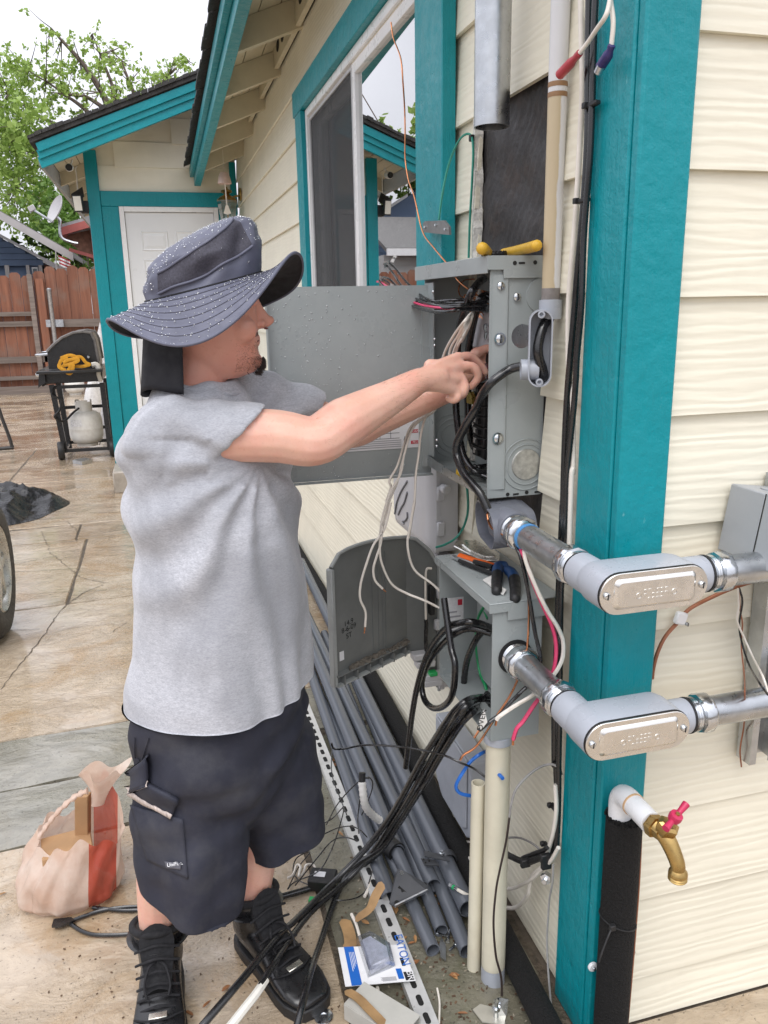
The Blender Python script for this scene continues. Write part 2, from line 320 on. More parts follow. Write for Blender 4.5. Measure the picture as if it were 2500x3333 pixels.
# ---- the house
H = thing('house', (.8, 1.267, 0), 'cream lap-sided house with teal trim, open eaves and dark shingle roof', 'house')
ZL = [.106+.2155*k for k in range(-1, 14)]; ZR = [.121+.2116*k for k in range(-1, 14)]
mb = MB()
for y0, y1, z0, z1 in ((1.295, 2.32, 0, 3.1), (4.3, 7.9, 0, 3.1), (2.32, 4.3, 0, 1.44), (2.32, 4.3, 2.53, 3.1)):
    if y0 == 1.295:
        for a, b_, c, d in ((1.295, 1.62, 0, 3.1), (1.95, 2.32, 0, 3.1), (1.62, 1.95, 0, 1.0), (1.62, 1.95, 2.2, 3.1)): mb.box(.826, .93, a, b_, c, d)
    else: mb.box(.826, .93, y0, y1, z0, z1)
wallL = mb.build('side_wall', FELT, H, smooth=0)
def board_L(y0, y1, z, h, par=None):
    mb = MB(); n = 1
    mb.add([(.8, y0, z), (.812, y0, z), (.824, y0, z+h+.012), (.816, y0, z+h+.012), (.8, y1, z), (.812, y1, z), (.824, y1, z+h+.012), (.816, y1, z+h+.012)],
           [(0, 1, 2, 3), (7, 6, 5, 4), (0, 3, 7, 4), (1, 5, 6, 2), (0, 4, 5, 1), (3, 2, 6, 7)])
    mb.build('siding_board', SID_L, par or wallL, smooth=0)
for k, z in enumerate(ZL):
    segs = [(1.396, 7.84)]
    def cut(a, b_):
        global segs
        s2 = []
        for p, q in segs:
            if b_ <= p or a >= q: s2.append((p, q)); continue
            if a > p: s2.append((p, a))
            if b_ < q: s2.append((b_, q))
        segs = s2
    if z > 1.17 and z < 2.44: cut(2.28, 4.33)
    if .95 < z < 2.0: cut(1.606+rnd.uniform(-.004, .004), 2.005)
    if z > 2.9: continue
    h = .2155 if z < 2.6 else 2.93-z
    if z < 0: h += z; z = 0.002
    for p, q in segs:
        if q-p > 3:
            s_ = p+(2.2 if k % 2 else 3.4); s_ = min(s_, q-.5); board_L(p, s_-.0015, z, h); board_L(s_+.0015, q, z, h)
        else: board_L(p, q, z, h)
board_L(1.59, 2.0, .968, .085)
# felt exposed where boards were cut away, and the hole under the panel
mb = MB()
def felt(u, v):
    y = 1.575+.45*u; z = 1.135+.965*v
    return (.8235+.0035*math.sin(23*y+9*z)+.003*math.sin(41*z-17*y)+.002*math.sin(90*y*z), y, z)
mb.grid(lambda u, v: felt(1-u, v), 40, 70); mb.build('felt_paper', FELT, wallL, smooth=80)
mb = MB(); mb.box(.815, .8225, 1.58, 2.02, 1.0, 1.62); mb.build('felt_flap', FELT, wallL, smooth=0)
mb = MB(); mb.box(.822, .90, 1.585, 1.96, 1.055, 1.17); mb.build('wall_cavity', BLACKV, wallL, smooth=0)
mb = MB(); prev = None      # torn edge of the cut boards
ys = [2.004+.012*rnd.random() for _ in range(48)]
for i in range(47):
    z0 = 1.18+.86*i/47; z1 = 1.18+.86*(i+1)/47
    mb.add([(.799, ys[i], z0), (.799, ys[i+1], z1), (.820, ys[i+1]-.006, z1), (.820, ys[i]-.006, z0)], [(0, 1, 2, 3), (3, 2, 1, 0)][:1])
    mb.add([(.799, ys[i], z0), (.799, ys[i+1], z1), (.799, 2.02, z1), (.799, 2.02, z0)], [(3, 2, 1, 0)])
mb.build('torn_edge', mat('broken_fibre_cement', (.62, .60, .55), .9, var=.2, scale=80, bmp=1, bscale=150), wallL, smooth=0)
wallR = MB().box(.83, 4.2, 1.287, 1.36, 0, 3.1).build('end_wall', FELT, H, smooth=0)
for k, z in enumerate(ZR):
    if z > 2.8: continue
    h = .2116
    if z < 0: h += z; z = .002
    for a, b_ in ((.878, 2.6 if k % 2 else 3.1), (2.602 if k % 2 else 3.102, 4.2)):
        mb = MB(); mb.add([(a, 1.267, z), (a, 1.279, z), (a, 1.289, z+h+.012), (a, 1.281, z+h+.012), (b_, 1.267, z), (b_, 1.279, z), (b_, 1.289, z+h+.012), (b_, 1.281, z+h+.012)],
           [(3, 2, 1, 0), (4, 5, 6, 7), (4, 7, 3, 0), (2, 6, 5, 1), (1, 5, 4, 0), (7, 6, 2, 3)])
        mb.build('siding_board', SID_R, wallR, smooth=0)
# corner post: two boards, each a little uneven
corner = MB().box(.780, .802, 1.271, 1.394, -.005, 3.05).build('corner_board', TEALM, H, bevel=.004, seg=2)
MB().box(.783, .884, 1.245, 1.2695, -.005, 3.05).build('corner_board', TEALM, H, bevel=.005, seg=2)
# window
tr = MB().box(.760, .8, 2.254-.115+.004, 2.37, 1.36, 2.53).build('window_trim', TEALM, H, bevel=.003)
MB().box(.765, .8, 4.235, 4.40, 1.36, 2.53).build('window_trim', TEALM, H, bevel=.003)
MB().box(.762, .8, 2.139, 4.44, 2.531, 2.648).build('window_trim', TEALM, H, bevel=.003)
MB().box(.762, .8, 2.139, 4.42, 1.26, 1.359).build('window_trim', TEALM, H, bevel=.003)
win = MB().box(.901, .93, 2.39, 4.215, 1.35, 1.374).build('window', WHITEV, H)
def rect_frame(name, x0, x1, y0, y1, z0, z1, w_, mt, par, b=.002):
    mb = MB(); mb.box(x0, x1, y0, y0+w_, z0, z1).box(x0, x1, y1-w_, y1, z0, z1).box(x0, x1, y0+w_, y1-w_, z0, z0+w_).box(x0, x1, y0+w_, y1-w_, z1-w_, z1)
    return mb.build(name, mt, par, bevel=b)
rect_frame('window_frame', .788, .90, 2.372, 4.233, 1.375, 2.529, .036, WHITEV, win)
rect_frame('sash', .800, .835, 2.41, 3.285, 1.415, 2.49, .040, WHITEV, win)
rect_frame('sash', .838, .872, 3.215, 4.195, 1.415, 2.49, .040, WHITEV, win)
GLASS = glass_mat('window_glass', (.74, .82, .80), 0, .46)
MB().box(.815, .818, 2.448, 3.247, 1.453, 2.452).build('pane', GLASS, win, smooth=0)
MB().box(.853, .856, 3.253, 4.157, 1.453, 2.452).build('pane', GLASS, win, smooth=0)
for a in ((.823, .829, 2.755, 2.771, 1.453, 2.452), (.823, .829, 2.448, 3.247, 2.118, 2.134), (.823, .829, 2.448, 3.247, 1.783, 1.799), (.860, .866, 3.70, 3.716, 1.453, 2.452), (.860, .866, 3.253, 4.157, 2.118, 2.134), (.860, .866, 3.253, 4.157, 1.783, 1.799)):
    MB().box(*a).build('muntin', mat('muntin_white', (.62, .72, .70), .4) if a[2] == 2.755 else bpy.data.materials['muntin_white'], win, smooth=0)
def screen_mat():
    m, t, b = base_mat('insect_screen'); out = t.nodes['Material Output']; tr = t.nodes.new('ShaderNodeBsdfTransparent'); mx = t.nodes.new('ShaderNodeMixShader')
    b.inputs['Base Color'].default_value = (.035, .036, .04, 1); b.inputs['Roughness'].default_value = .6; mx.inputs[0].default_value = .5
    t.links.new(tr.outputs[0], mx.inputs[1]); t.links.new(b.outputs[0], mx.inputs[2]); t.links.new(mx.outputs[0], out.inputs[0]); return m
MB().box(.806, .807, 3.30, 4.195, 1.42, 2.485).build('screen', screen_mat(), win, smooth=0)
rect_frame('screen_frame', .800, .812, 3.287, 4.20, 1.413, 2.492, .018, mat('screen_frame_grey', (.42, .42, .43), .4), win, .001)
mb = MB(); mb.grid(lambda u, v: (1.02+.022*math.sin(70*u)+.012*math.sin(31*u+1), 3.28+1.0*u, 1.40+1.14*v), 120, 3); mb.build('curtain', mat('grey_curtain', (.62, .61, .60), .9, var=.1), win, smooth=80)
mb = MB(); mb.grid(lambda u, v: (1.0+.018*math.sin(60*u), 2.30+.34*u, 1.40+1.14*v), 50, 3); mb.build('curtain', bpy.data.materials['grey_curtain'], win, smooth=80)
ROOM = mat('room_paint', (.55, .53, .50), .8)
mb = MB(); mb.add([(.95, 1.5, .9), (3.9, 1.5, .9), (3.9, 6.5, .9), (.95, 6.5, .9), (.95, 1.5, 2.75), (3.9, 1.5, 2.75), (3.9, 6.5, 2.75), (.95, 6.5, 2.75)], [(0, 1, 2, 3), (7, 6, 5, 4), (4, 5, 1, 0), (5, 6, 2, 1), (6, 7, 3, 2)])
mb.build('room', ROOM, H, smooth=0)
# eave: fascia, drip board, rafters, soffit planks, vent blocks
def fas(y): t = (y-3.69)/4.10; return (.432-.009*t, 2.81-.16*t)
roof = MB()
y0, y1 = .80, 7.79
(xa, za), (xb, zb) = fas(y0), fas(y1)
def sheet(offs, name, mt, par, **k):
    """section (dx, dz) list swept from y0 to y1 along the fascia line"""
    mb = MB(); n = len(offs)
    mb.loft([[(xa+a, y0, za+b_) for a, b_ in offs], [(xb+a, y1, zb+b_) for a, b_ in offs]]); return mb.build(name, mt, par, **k)
ro = sheet([(-.055, .168), (4.0, 1.74), (4.0, 1.76), (-.055, .188)], 'roof', SHING, H, smooth=0)
sheet([(0, 0), (.055, 0), (.055, .165), (0, .152)], 'fascia', TEALM, ro, bevel=.002)
sheet([(-.034, .072), (-.001, .072), (-.001, .150), (-.034, .140)], 'drip_board', TEALM, ro, bevel=.002)
mb = MB()
for i in range(40):
    a = i/40; b_ = (i+.93)/40; ya = y0+(y1-y0)*a; yb = y0+(y1-y0)*b_; dx = rnd.uniform(-.008, .004)
    xa_, za_ = fas(ya); xb_, zb_ = fas(yb)
    mb.add([(xa_-.075+dx, ya, za_+.155), (xb_-.075+dx, yb, zb_+.155), (xb_+.2, yb, zb_+.285), (xa_+.2, ya, za_+.285), (xa_-.075+dx, ya, za_+.172), (xb_-.075+dx, yb, zb_+.172), (xb_+.2, yb, zb_+.30), (xa_+.2, ya, za_+.30)], [(3, 2, 1, 0), (4, 5, 6, 7), (0, 1, 5, 4), (1, 2, 6, 5), (3, 0, 4, 7)])
mb.build('shingle_edge', SHING, ro, smooth=0)
RY = [.85, 1.55, 2.25, 2.95, 3.65, 4.354, 5.104, 5.807, 6.505, 7.195]
for y in RY:
    x_, z_ = fas(y); mb = MB(); a = V((x_+.055, y, z_+.012)); d = V((.95-x_-.055, 0, .40*(.95-x_-.055)))
    mb.loft([[a+V((0, -.026, 0)), a+V((0, .026, 0)), a+V((0, .026, .135)), a+V((0, -.026, .135))], [a+d+V((0, -.026, 0)), a+d+V((0, .026, 0)), a+d+V((0, .026, .135)), a+d+V((0, -.026, .135))]])
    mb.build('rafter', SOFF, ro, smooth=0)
for i in range(4):
    o0 = .058+i*.112; o1 = o0+.107; zz_ = lambda o: .148+.40*(o-.055)
    if o1 > .49: o1 = .50
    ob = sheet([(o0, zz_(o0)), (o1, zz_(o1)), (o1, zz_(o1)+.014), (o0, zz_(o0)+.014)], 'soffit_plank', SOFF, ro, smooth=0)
for i, (a, b_) in enumerate(zip(RY, RY[1:])):
    zt = 2.935+.15; mb = MB(); mb.box(.775, .80, a+.028, b_-.028, 2.925, zt)
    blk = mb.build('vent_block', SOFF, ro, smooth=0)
    if i % 2 == 1 or i == 4:
        for k in range(3):
            mb = MB(); c = a+.2+(b_-a-.4)*k/2; mb.prism([(.055*math.cos(t*math.pi/8), .03*math.sin(t*math.pi/8)) for t in range(16)], (.7745, c, 3.0), (0, 1, 0), (0, 0, 1), (.003, 0, 0))
            mb.build('vent_hole', BLACKV, blk, smooth=0)
# ---- entrance wing: gable wall with white door
WY = 7.85
wingw = MB().box(-.47, .8, WY+.02, WY+.1, 0, 2.95).box(-.47, -.40, WY+.1, 12, 0, 2.80).prism([(-.39, 2.94), (.8, 2.94), (.8, 3.48), (-.39, 3.01)], (0, WY+.024, 0), (1, 0, 0), (0, 0, 1), (0, .05, 0)).build('wing_wall', CREAMP, H, smooth=0)
for k in range(6):
    z = 2.603+.2*k; xl = max(-.39, -.75+(z-2.60)/.40)
    mb = MB(); mb.add([(xl, WY, z), (xl, WY+.012, z), (xl, WY+.022, z+.21), (xl, WY+.014, z+.21), (.8, WY, z), (.8, WY+.012, z), (.8, WY+.022, z+.21), (.8, WY+.014, z+.21)], [(3, 2, 1, 0), (4, 5, 6, 7), (4, 7, 3, 0), (2, 6, 5, 1), (1, 5, 4, 0), (7, 6, 2, 3)])
    mb.build('siding_board', mat('cream_siding_plain', CREAM, .45, var=.05, scale=4) if k == 0 else bpy.data.materials['cream_siding_plain'], wingw, smooth=0)
MB().box(-.495, -.388, WY-.04, WY+.02, 0, 2.93).build('corner_board', TEALM, H, bevel=.004)
MB().box(-.387, -.243, WY-.025, WY+.02, 0, 2.475).build('door_trim', TEALM, H, bevel=.003)
MB().box(-.387, .80, WY-.028, WY+.019, 2.477, 2.602).build('door_trim', TEALM, H, bevel=.003)
MB().box(.622, .798, WY-.025, WY+.018, 0, 2.475).build('door_trim', TEALM, H, bevel=.003)
MB().box(.74, .797, WY-.05, WY-.029, 2.48, 2.86).build('corner_board', TEALM, H, bevel=.003)
mb = MB().box(-.242, -.20, WY-.035, WY+.02, .2, 2.475).box(.578, .620, WY-.035, WY+.02, .2, 2.475).box(-.199, .577, WY-.035, WY+.02, 2.432, 2.475)
door = MB().box(-.196, .575, WY-.012, WY+.02, .22, 2.428).build('door', WHITED, H, smooth=0)
mb.build('door_frame', WHITEV, door, bevel=.002)
for (xa_, xb_) in ((-.075, .16), (.225, .46)):
    for (z0, z1) in ((2.10, 2.272), (1.35, 2.03), (.42, 1.22)):
        mb = MB(); P = lambda i, d: [(xa_+i, WY-.0125-d, z0+i), (xb_-i, WY-.0125-d, z0+i), (xb_-i, WY-.0125-d, z1-i), (xa_+i, WY-.0125-d, z1-i)]
        mb.loft([P(0, .0), P(.008, .006), P(.020, .001), P(.045, .006)], False); mb.add(P(.045, .006), [(0, 1, 2, 3)]); mb.build('door_panel', WHITED, door, smooth=0)
MB().box(-.5, .8, 7.35, WY-.045, -.005, .19).build('door_step', mat('step_concrete', (.36, .32, .27), .5, var=.2), H, bevel=.01)
# wing roof
def rk(x): return 2.866+.397*(x+.798)
wr = MB(); wr.loft([[(-.84, y, rk(-.84)+.012), (1.9, y, rk(1.9)+.012), (1.9, y, rk(1.9)+.045), (-.84, y, rk(-.84)+.045)] for y in (7.2, 13)]); wro = wr.build('wing_roof', SHING, H, smooth=0)
for nm, d0, d1, yy0, yy1 in (('rake_board', -.012, -.075, 7.215, 7.245), ('rake_board', -.062, -.125, 7.232, 7.262), ('rake_board', -.112, -.19, 7.248, 7.285)):
    mb = MB(); mb.loft([[(-.80, y, rk(-.80)+d0+.012), (.90, y, rk(.9)+d0+.012), (.90, y, rk(.9)+d1+.012), (-.80+(d0-d1)*.3, y, rk(-.80)+d1+.012)] for y in (yy0, yy1)]); mb.build(nm, TEALM, wro, smooth=0, bevel=.002)
for i in range(7):
    xa_ = -.77+i*.098; mb = MB(); mb.loft([[(xa_, y, rk(xa_)-.02), (xa_+.092, y, rk(xa_+.092)-.02), (xa_+.092, y, rk(xa_+.092)), (xa_, y, rk(xa_))] for y in (7.29, 12.9)]); mb.build('soffit_plank', SOFF, wro, smooth=0)
for y in (8.6, 9.5, 10.4, 11.3):
    mb = MB(); mb.loft([[(x, yy, rk(x)-.14) , (x, yy, rk(x)-.022)] [::1] + [(x, yy+.045, rk(x)-.022), (x, yy+.045, rk(x)-.14)] for x in (-.77, -.48) for yy in (y,)]); mb.build('rafter', SOFF, wro, smooth=0)
MB().box(-.80, -.775, 7.29, 12.9, 2.71, 2.86).build('fascia', mat('grey_gutter', (.30, .33, .34), .4), wro, bevel=.002)
mb = MB()
for i in range(34):
    x = -.85+i*.055; d = rnd.uniform(.0, .012); mb.loft([[(x, 7.19-d, rk(x)+.045), (x+.052, 7.19-d, rk(x+.052)+.045), (x+.052, 7.19-d, rk(x+.052)+.066+d), (x, 7.19-d, rk(x)+.066+d)], [(x, 7.5, rk(x)+.045), (x+.052, 7.5, rk(x+.052)+.045), (x+.052, 7.5, rk(x+.052)+.066+d), (x, 7.5, rk(x)+.066+d)]])
mb.build('shingle_edge', SHING, wro, smooth=0)
# ============================================================ BACKGROUND
FENCEW = wood_mat('red_cedar', (.17, .062, .035), (.33, .135, .075), 2, .75, 20, (.19, .13, .10))
OLDW = wood_mat('grey_weathered_wood', (.15, .12, .10), (.27, .22, .19), 0, .85, 20)
fence = thing('fence', (-3, 17.4, 0), 'red stained cedar board fence with grey rails behind the grill', 'fence')
x = -6.4; i = 0
while x < .3:
    wd = rnd.uniform(.20, .245); zt = (2.27 if x < -2.27 else 2.40)+rnd.uniform(-.03, .06); e = .05
    if -2.27 < x < -2.05: zt = 2.34
    mb = MB(); mb.prism([(x, .02), (x+wd-.008, .02), (x+wd-.008, zt-e), (x+wd-.008-e, zt), (x+e, zt), (x, zt-e)], (0, 17.40+rnd.uniform(-.008, .008), 0), (1, 0, 0), (0, 0, 1), (0, .025, 0))
    mb.build('fence_board', FENCEW, fence, smooth=0); x += wd; i += 1
for a in ((-6.4, -2.30, 17.30, 17.385, 1.50, 1.58), (-6.4, -2.34, 17.33, 17.385, 1.30, 1.40), (-6.4, -2.05, 17.32, 17.385, .60, .72), (-6.4, -2.05, 17.30, 17.385, .27, .34), (-2.0, .3, 17.28, 17.385, 1.27, 1.42), (-2.0, .3, 17.32, 17.385, .58, .66), (-6.4, .3, 17.25, 17.385, -.005, .14)):
    MB().box(*a).build('fence_rail', OLDW, fence, smooth=0)
for a in ((-2.36, -2.27, 17.28, 17.32, .3, 2.28), (-2.22, -2.08, 17.32, 17.384, 0, 2.2)): MB().box(*a).build('fence_post', OLDW if a[0] < -2.3 else FENCEW, fence, smooth=0)
pole = thing('steel_pole', (-1.97, 17.15, 0), 'galvanised steel post clamped to the fence rail', 'post')
mb = MB(); mb.lathe([(.045, 0), (.045, 1.95), (.05, 1.96), (.05, 2.0), (.02, 2.02)], (-1.97, 17.15, 0), n=12); mb.build('pole_tube', GALV, pole)
MB().box(-2.1, -1.78, 17.18, 17.26, 1.28, 1.42).build('rail_clamp', GALV, pole)
# blue neighbour house
BLUES = mat('blue_siding', (.13, .19, .30), .6, var=.06, scale=4)
GREYT = mat('grey_trim', (.42, .40, .39), .6, var=.1, scale=3)
DARKS = mat('dark_soffit', (.10, .09, .085), .8, var=.3, scale=2)
bh = thing('blue_house', (-4.5, 23, 0), 'blue sided house with grey eaves rising behind the fence', 'house')
rake = lambda x: 3.76-.62*(x+3.319)
mb = MB(); mb.loft([[(x, y, rake(x)) for x, y in ((-9, yy), (-1.9, yy))]+[(-1.9, yy, rake(-1.9)+.12), (-9, yy, rake(-9)+.12)] for yy in (22, 31)]); rf = mb.build('roof', mat('grey_shingle', (.17, .165, .16), .9, var=.3, scale=20), bh, smooth=0)
mb = MB(); mb.loft([[(x, y, rake(x)-.10) for x, y in ((-9, yy), (-1.87, yy))]+[(-1.87, yy, rake(-1.87)+.10), (-9, yy, rake(-9)+.10)] for yy in (21.9, 21.98)]); mb.build('rake_board', GREYT, rf, smooth=0)
mb = MB(); mb.loft([[(x, y, rake(x)-.02) for x, y in ((-9, yy), (-1.9, yy))]+[(-1.9, yy, rake(-1.9)-.004), (-9, yy, rake(-9)-.004)] for yy in (21.99, 31)]); mb.build('soffit', DARKS, rf, smooth=0)
bw = MB().box(-9, -2.8, 23.2, 30, 0, 2.86).prism([(-9, 2.8), (-2.75, 2.8), (-2.75, 2.86), (-9, 2.86+.6*6.25)], (0, 23.19, 0), (1, 0, 0), (0, 0, 1), (0, .1, 0)).build('wall', BLUES, bh, smooth=0)
for k in range(9):
    z = 2.72+.15*k; xr = min(-2.72, -3.541-(z+.10-3.38)/.60)
    if xr > -8.9: MB().box(-9, xr, 23.10-.008, 23.18, z, z+.14).build('siding_board', BLUES, bw, smooth=0)
mb = MB(); mb.loft([[(x, yy, 3.40-.60*(x+3.541)-.05) for x in (-5.5, -2.70)]+[(x, yy, 3.40-.60*(x+3.541)+.03) for x in (-2.70, -5.5)] for yy in (22.95, 23.09)]); mb.build('trim_board', WHITEV, bh, smooth=0)
mb = MB(); mb.loft([[(x, yy, 2.88-.55*(x+2.70)-.09) for x in (-2.70, -2.02)]+[(x, yy, 2.88-.55*(x+2.70)+.05) for x in (-2.02, -2.70)] for yy in (22.95, 23.09)]); mb.build('trim_board', WHITEV, bh, smooth=0)
MB().box(-2.72, -2.05, 23.3, 28, 0, 2.75).build('brick_wall', mat('brown_brick', (.24, .12, .085), .85, var=.3, scale=12), bh, smooth=0)
for a in ((-3.60, -3.50), (-3.10, -3.02), (-2.80, -2.72)): MB().box(a[0], a[1], 22.8, 22.9, 0, 2.72).build('porch_post', GREYT, bh, smooth=0)
wn = MB().box(-3.0, -2.85, 23.05, 23.1, 2.2, 2.68).build('window', WHITEV, bh, smooth=0); MB().box(-2.97, -2.88, 23.02, 23.04, 2.25, 2.64).build('pane', mat('dim_glass', (.10, .13, .15), .1), wn, smooth=0)
fl = thing('flag', (-2.12, 21.8, 2.6), 'small red and white striped flag at the blue house eave', 'flag')
for k in range(6):
    mb = MB(); mb.grid(lambda u, v: (-2.20+.26*u, 21.8+.03*math.sin(9*u), 2.90-.040*(k+v)-.12*u), 8, 1); mb.build('stripe', mat('flag_red', (.42, .05, .06), .8) if k == 0 else bpy.data.materials['flag_red'] if k % 2 == 0 else WHITEV, fl, smooth=0)
mb = MB(); mb.tube([(-2.28, 21.8, 2.5), (-2.24, 21.8, 3.0)], .015, 6); mb.build('flag_pole', GREYT, fl)
# red shed
SHEDR = mat('faded_red_trim', (.36, .10, .085), .7, var=.1, scale=5); SHEDB = mat('brown_shingle_wall', (.20, .105, .07), .85, var=.35, scale=9)
sh = thing('red_shed', (-1, 19, 0), 'brown shed with faded red trim behind the teal corner', 'shed')
sk = lambda x: 3.30+.285*(x+1.729)
mb = MB(); mb.loft([[(-1.80, y, sk(-1.8)), (.8, y, sk(.8)), (.8, y, sk(.8)+.06), (-1.8, y, sk(-1.8)+.06)] for y in (18.9, 22)]); sr = mb.build('roof', mat('shed_roof', (.30, .30, .31), .7), sh, smooth=0)
mb = MB(); mb.loft([[(-1.82, y, sk(-1.82)-.16), (.8, y, sk(.8)-.16), (.8, y, sk(.8)-.005), (-1.82, y, sk(-1.82)-.005)] for y in (18.86, 18.95)]); mb.build('rake_board', SHEDR, sr, smooth=0)
mb = MB(); mb.loft([[(-1.80, y, sk(-1.80)-.16), (-1.7, y, sk(-1.7)-.16), (-1.7, y, sk(-1.7)-.005), (-1.8, y, sk(-1.8)-.005)] for y in (18.96, 22)]); mb.build('fascia', SHEDR, sr, smooth=0)
MB().box(-1.12, .8, 19.3, 21.8, 0, 3.32).build('wall', SHEDB, sh, smooth=0)
MB().box(-1.22, -1.04, 19.15, 19.29, 0, 3.30).build('corner_trim', SHEDR, sh, smooth=0)
mb = MB(); mb.prism([(-1.75, 3.16), (-1.2, 3.28), (-1.2, 2.62), (-1.25, 2.62), (-1.66, 2.98)], (0, 19.32, 0), (1, 0, 0), (0, 0, 1), (0, .5, 0)); mb.build('eave_wall', SHEDB, sh, smooth=0)
mb = MB(); mb.beam((-1.7, 19.2, 2.86), (-1.18, 19.2, 2.70), .05, .07); mb.build('brace', SHEDR, sh, smooth=0)
# satellite dish on its bent mast
DISHM = mat('dish_grey', (.42, .41, .42), .45, var=.05)
dh = thing('satellite_dish', (-1.62, 18.6, 2.7), 'grey satellite dish on bent mast beside the red shed', 'satellite dish')
ax = V((-.80, -.42, .42)).normalized(); u_ = V((0, 0, 1)); u_ = (u_-ax*u_.dot(ax)).normalized()
mb = MB(); mb.lathe([(.005, 0), (.12, .012), (.24, .045), (.30, .075), (.305, .07), (.24, .03), (.005, -.012)], (-1.78, 18.6, 3.58), ax, 24, False); mb.build('reflector', DISHM, dh)
mb = MB(); mb.tube(cr([(-1.812,18.6,3.448),(-1.762,18.6,3.392),(-1.777,18.6,3.265),(-1.786,18.6,3.123),(-1.734,18.6,3.024),(-1.571,18.6,2.96),(-1.46,18.6,2.938)]), .032, 8); mb.build('mast', GALV, dh)
mb = MB(); mb.tube([(-1.882,18.5,3.347),(-2.062,18.5,3.464),(-2.265,18.5,3.6)], .022, 6); mb.build('feed_arm', GALV, dh)
mb = MB(); c = V((-2.265,18.5,3.607)); mb.obox(c, (.06, 0, .03), (0, .05, 0), (-.02, 0, .05)); mb.build('feed_horn', DISHM, dh, bevel=.01)
# ---- trees: limbs and leaf-sized faces
def leaf_mat(name, c0, c1):
    m, t, b = base_mat(name); oi = t.nodes.new('ShaderNodeNewGeometry')
    c = ramp(t, oi.outputs['Random Per Island'], [(0, c0), (1, c1)]); t.links.new(c, b.inputs['Base Color']); b.inputs['Roughness'].default_value = .5
    out = t.nodes['Material Output']; tl = t.nodes.new('ShaderNodeBsdfTranslucent'); t.links.new(c, tl.inputs[0]); mx = t.nodes.new('ShaderNodeMixShader'); mx.inputs[0].default_value = .4
    t.links.new(b.outputs[0], mx.inputs[1]); t.links.new(tl.outputs[0], mx.inputs[2]); t.links.new(mx.outputs[0], out.inputs[0]); return m
BARK = mat('grey_bark', (.13, .10, .08), .9, var=.3, scale=8, bmp=.6, bscale=20)
def tree(base, label, limbs, clumps, lm, size, density, group):
    """limbs: list of polylines with start radius; clumps: (centre, radius) of twig sprays"""
    t = thing('tree', base, label, 'tree', group)
    tb = MB()
    for pts, r0 in limbs:
        P = cr(pts, 4); tb.tube(P, [r0*(1-.85*i/(len(P)-1)) for i in range(len(P))], 6)
    for c, r in clumps:
        nb = min(limbs, key=lambda l: min((V(p)-V(c)).length for p in l[0]))[0]; p = min(nb, key=lambda p: (V(p)-V(c)).length)
        tb.tube(cr([p, (V(p)+V(c))/2+V((0, 0, -.1*r)), c], 3), [.022, .02, .018, .016, .013, .010, .007], 4)
    tb.build('trunk', BARK, t)
    vs = []; fs = []
    C_ = np.array([c for c, r in clumps]); Rr = np.array([r for c, r in clumps]); cnt = np.maximum(6, (density*Rr**2.2)).astype(int)
    for c, r, n in zip(C_, Rr, cnt):
        tw = max(3, n//9); tips = nrs.normal(0, 1, (tw, 3)); tips /= np.linalg.norm(tips, axis=1)[:, None]; tips *= (nrs.rand(tw, 1)**.5)*r*np.array([1, 1, .75])
        for k in range(n):
            p = c+tips[nrs.randint(tw)]+nrs.normal(0, .14*r**.5*.6, 3)
            a = nrs.normal(0, 1, 3); a /= np.linalg.norm(a); b_ = np.cross(a, nrs.normal(0, 1, 3)); b_ /= np.linalg.norm(b_); s_ = size*(.6+.8*nrs.rand())
            o = len(vs); vs += [p-a*s_, p+b_*s_*.62-a*s_*.15, p+a*s_, p-b_*s_*.62-a*s_*.15]; fs.append((o, o+1, o+2, o+3))
    mb = MB(); mb.v = [tuple(v) for v in vs]; mb.f = fs; mb.m = [0]*len(fs); mb.build('crown', lm, t, smooth=0)
LEAF = leaf_mat('maple_leaf', (.20, .32, .055), (.42, .56, .15)); LEAFD = leaf_mat('dark_green_leaf', (.07, .15, .025), (.17, .30, .05))  # second pair is a darker green for the tree behind the dish
def spray(ptsD, y, jit, r, n):
    out = []
    for p in ptsD:
        for k in range(n): out.append(((p[0]+rnd.gauss(0, jit), p[1]+rnd.gauss(0, 1.2), p[2]+rnd.gauss(0, jit*.8)), r*rnd.uniform(.6, 1.25)))
    return out
cl1 = spray([(-4.298,33,9.103),(-3.917,33,9.364),(-4.361,33,8.61),(-3.619,33,8.937),(-4.109,33,8.225),(-4.638,33,7.608),(-4.272,33,7.319),(-4.698,33,6.751),(-4.208,33,6.611),(-4.681,33,6.088),(-4.054,33,6.204),(-4.593,33,5.574),(-4.013,33,5.687),(-3.74,33,5.378),(-4.462,33,7.814),(-3.568,33,5.065),(-3.46,33,4.642),(-3.026,33,4.27),(-2.759,33,3.784),(-3.275,33,3.946),(-3.636,33,7.541),(-4.538,33,7.21),(-2.579,33,3.456),(-2.818,33,4.7),(-4.107,33,7.02),(-4.645,33,5.157)], 33, .45, 1.0, 4)
cl1 += spray([(-3.106,33,10.71),(-2.792,33,10.83),(-2.944,33,10.39),(-2.583,33,10.02),(-2.855,33,9.415),(-3.171,33,9.742),(-2.429,33,9.584),(-1.682,33,10.8),(-1.652,33,10.12),(-0.9045,33,10.84),(-0.6529,33,10.76),(-2.152,33,9.301),(-2.496,33,8.987),(-2.109,33,8.754),(-2.856,33,8.971),(-0.5917,33,10.32),(-1.705,33,9.62),(-1.476,33,9.829),(-1.04,33,9.503),(-3.17,33,8.461),(-3.518,33,9.773),(-3.833,33,10.05)], 33, .35, .55, 3)
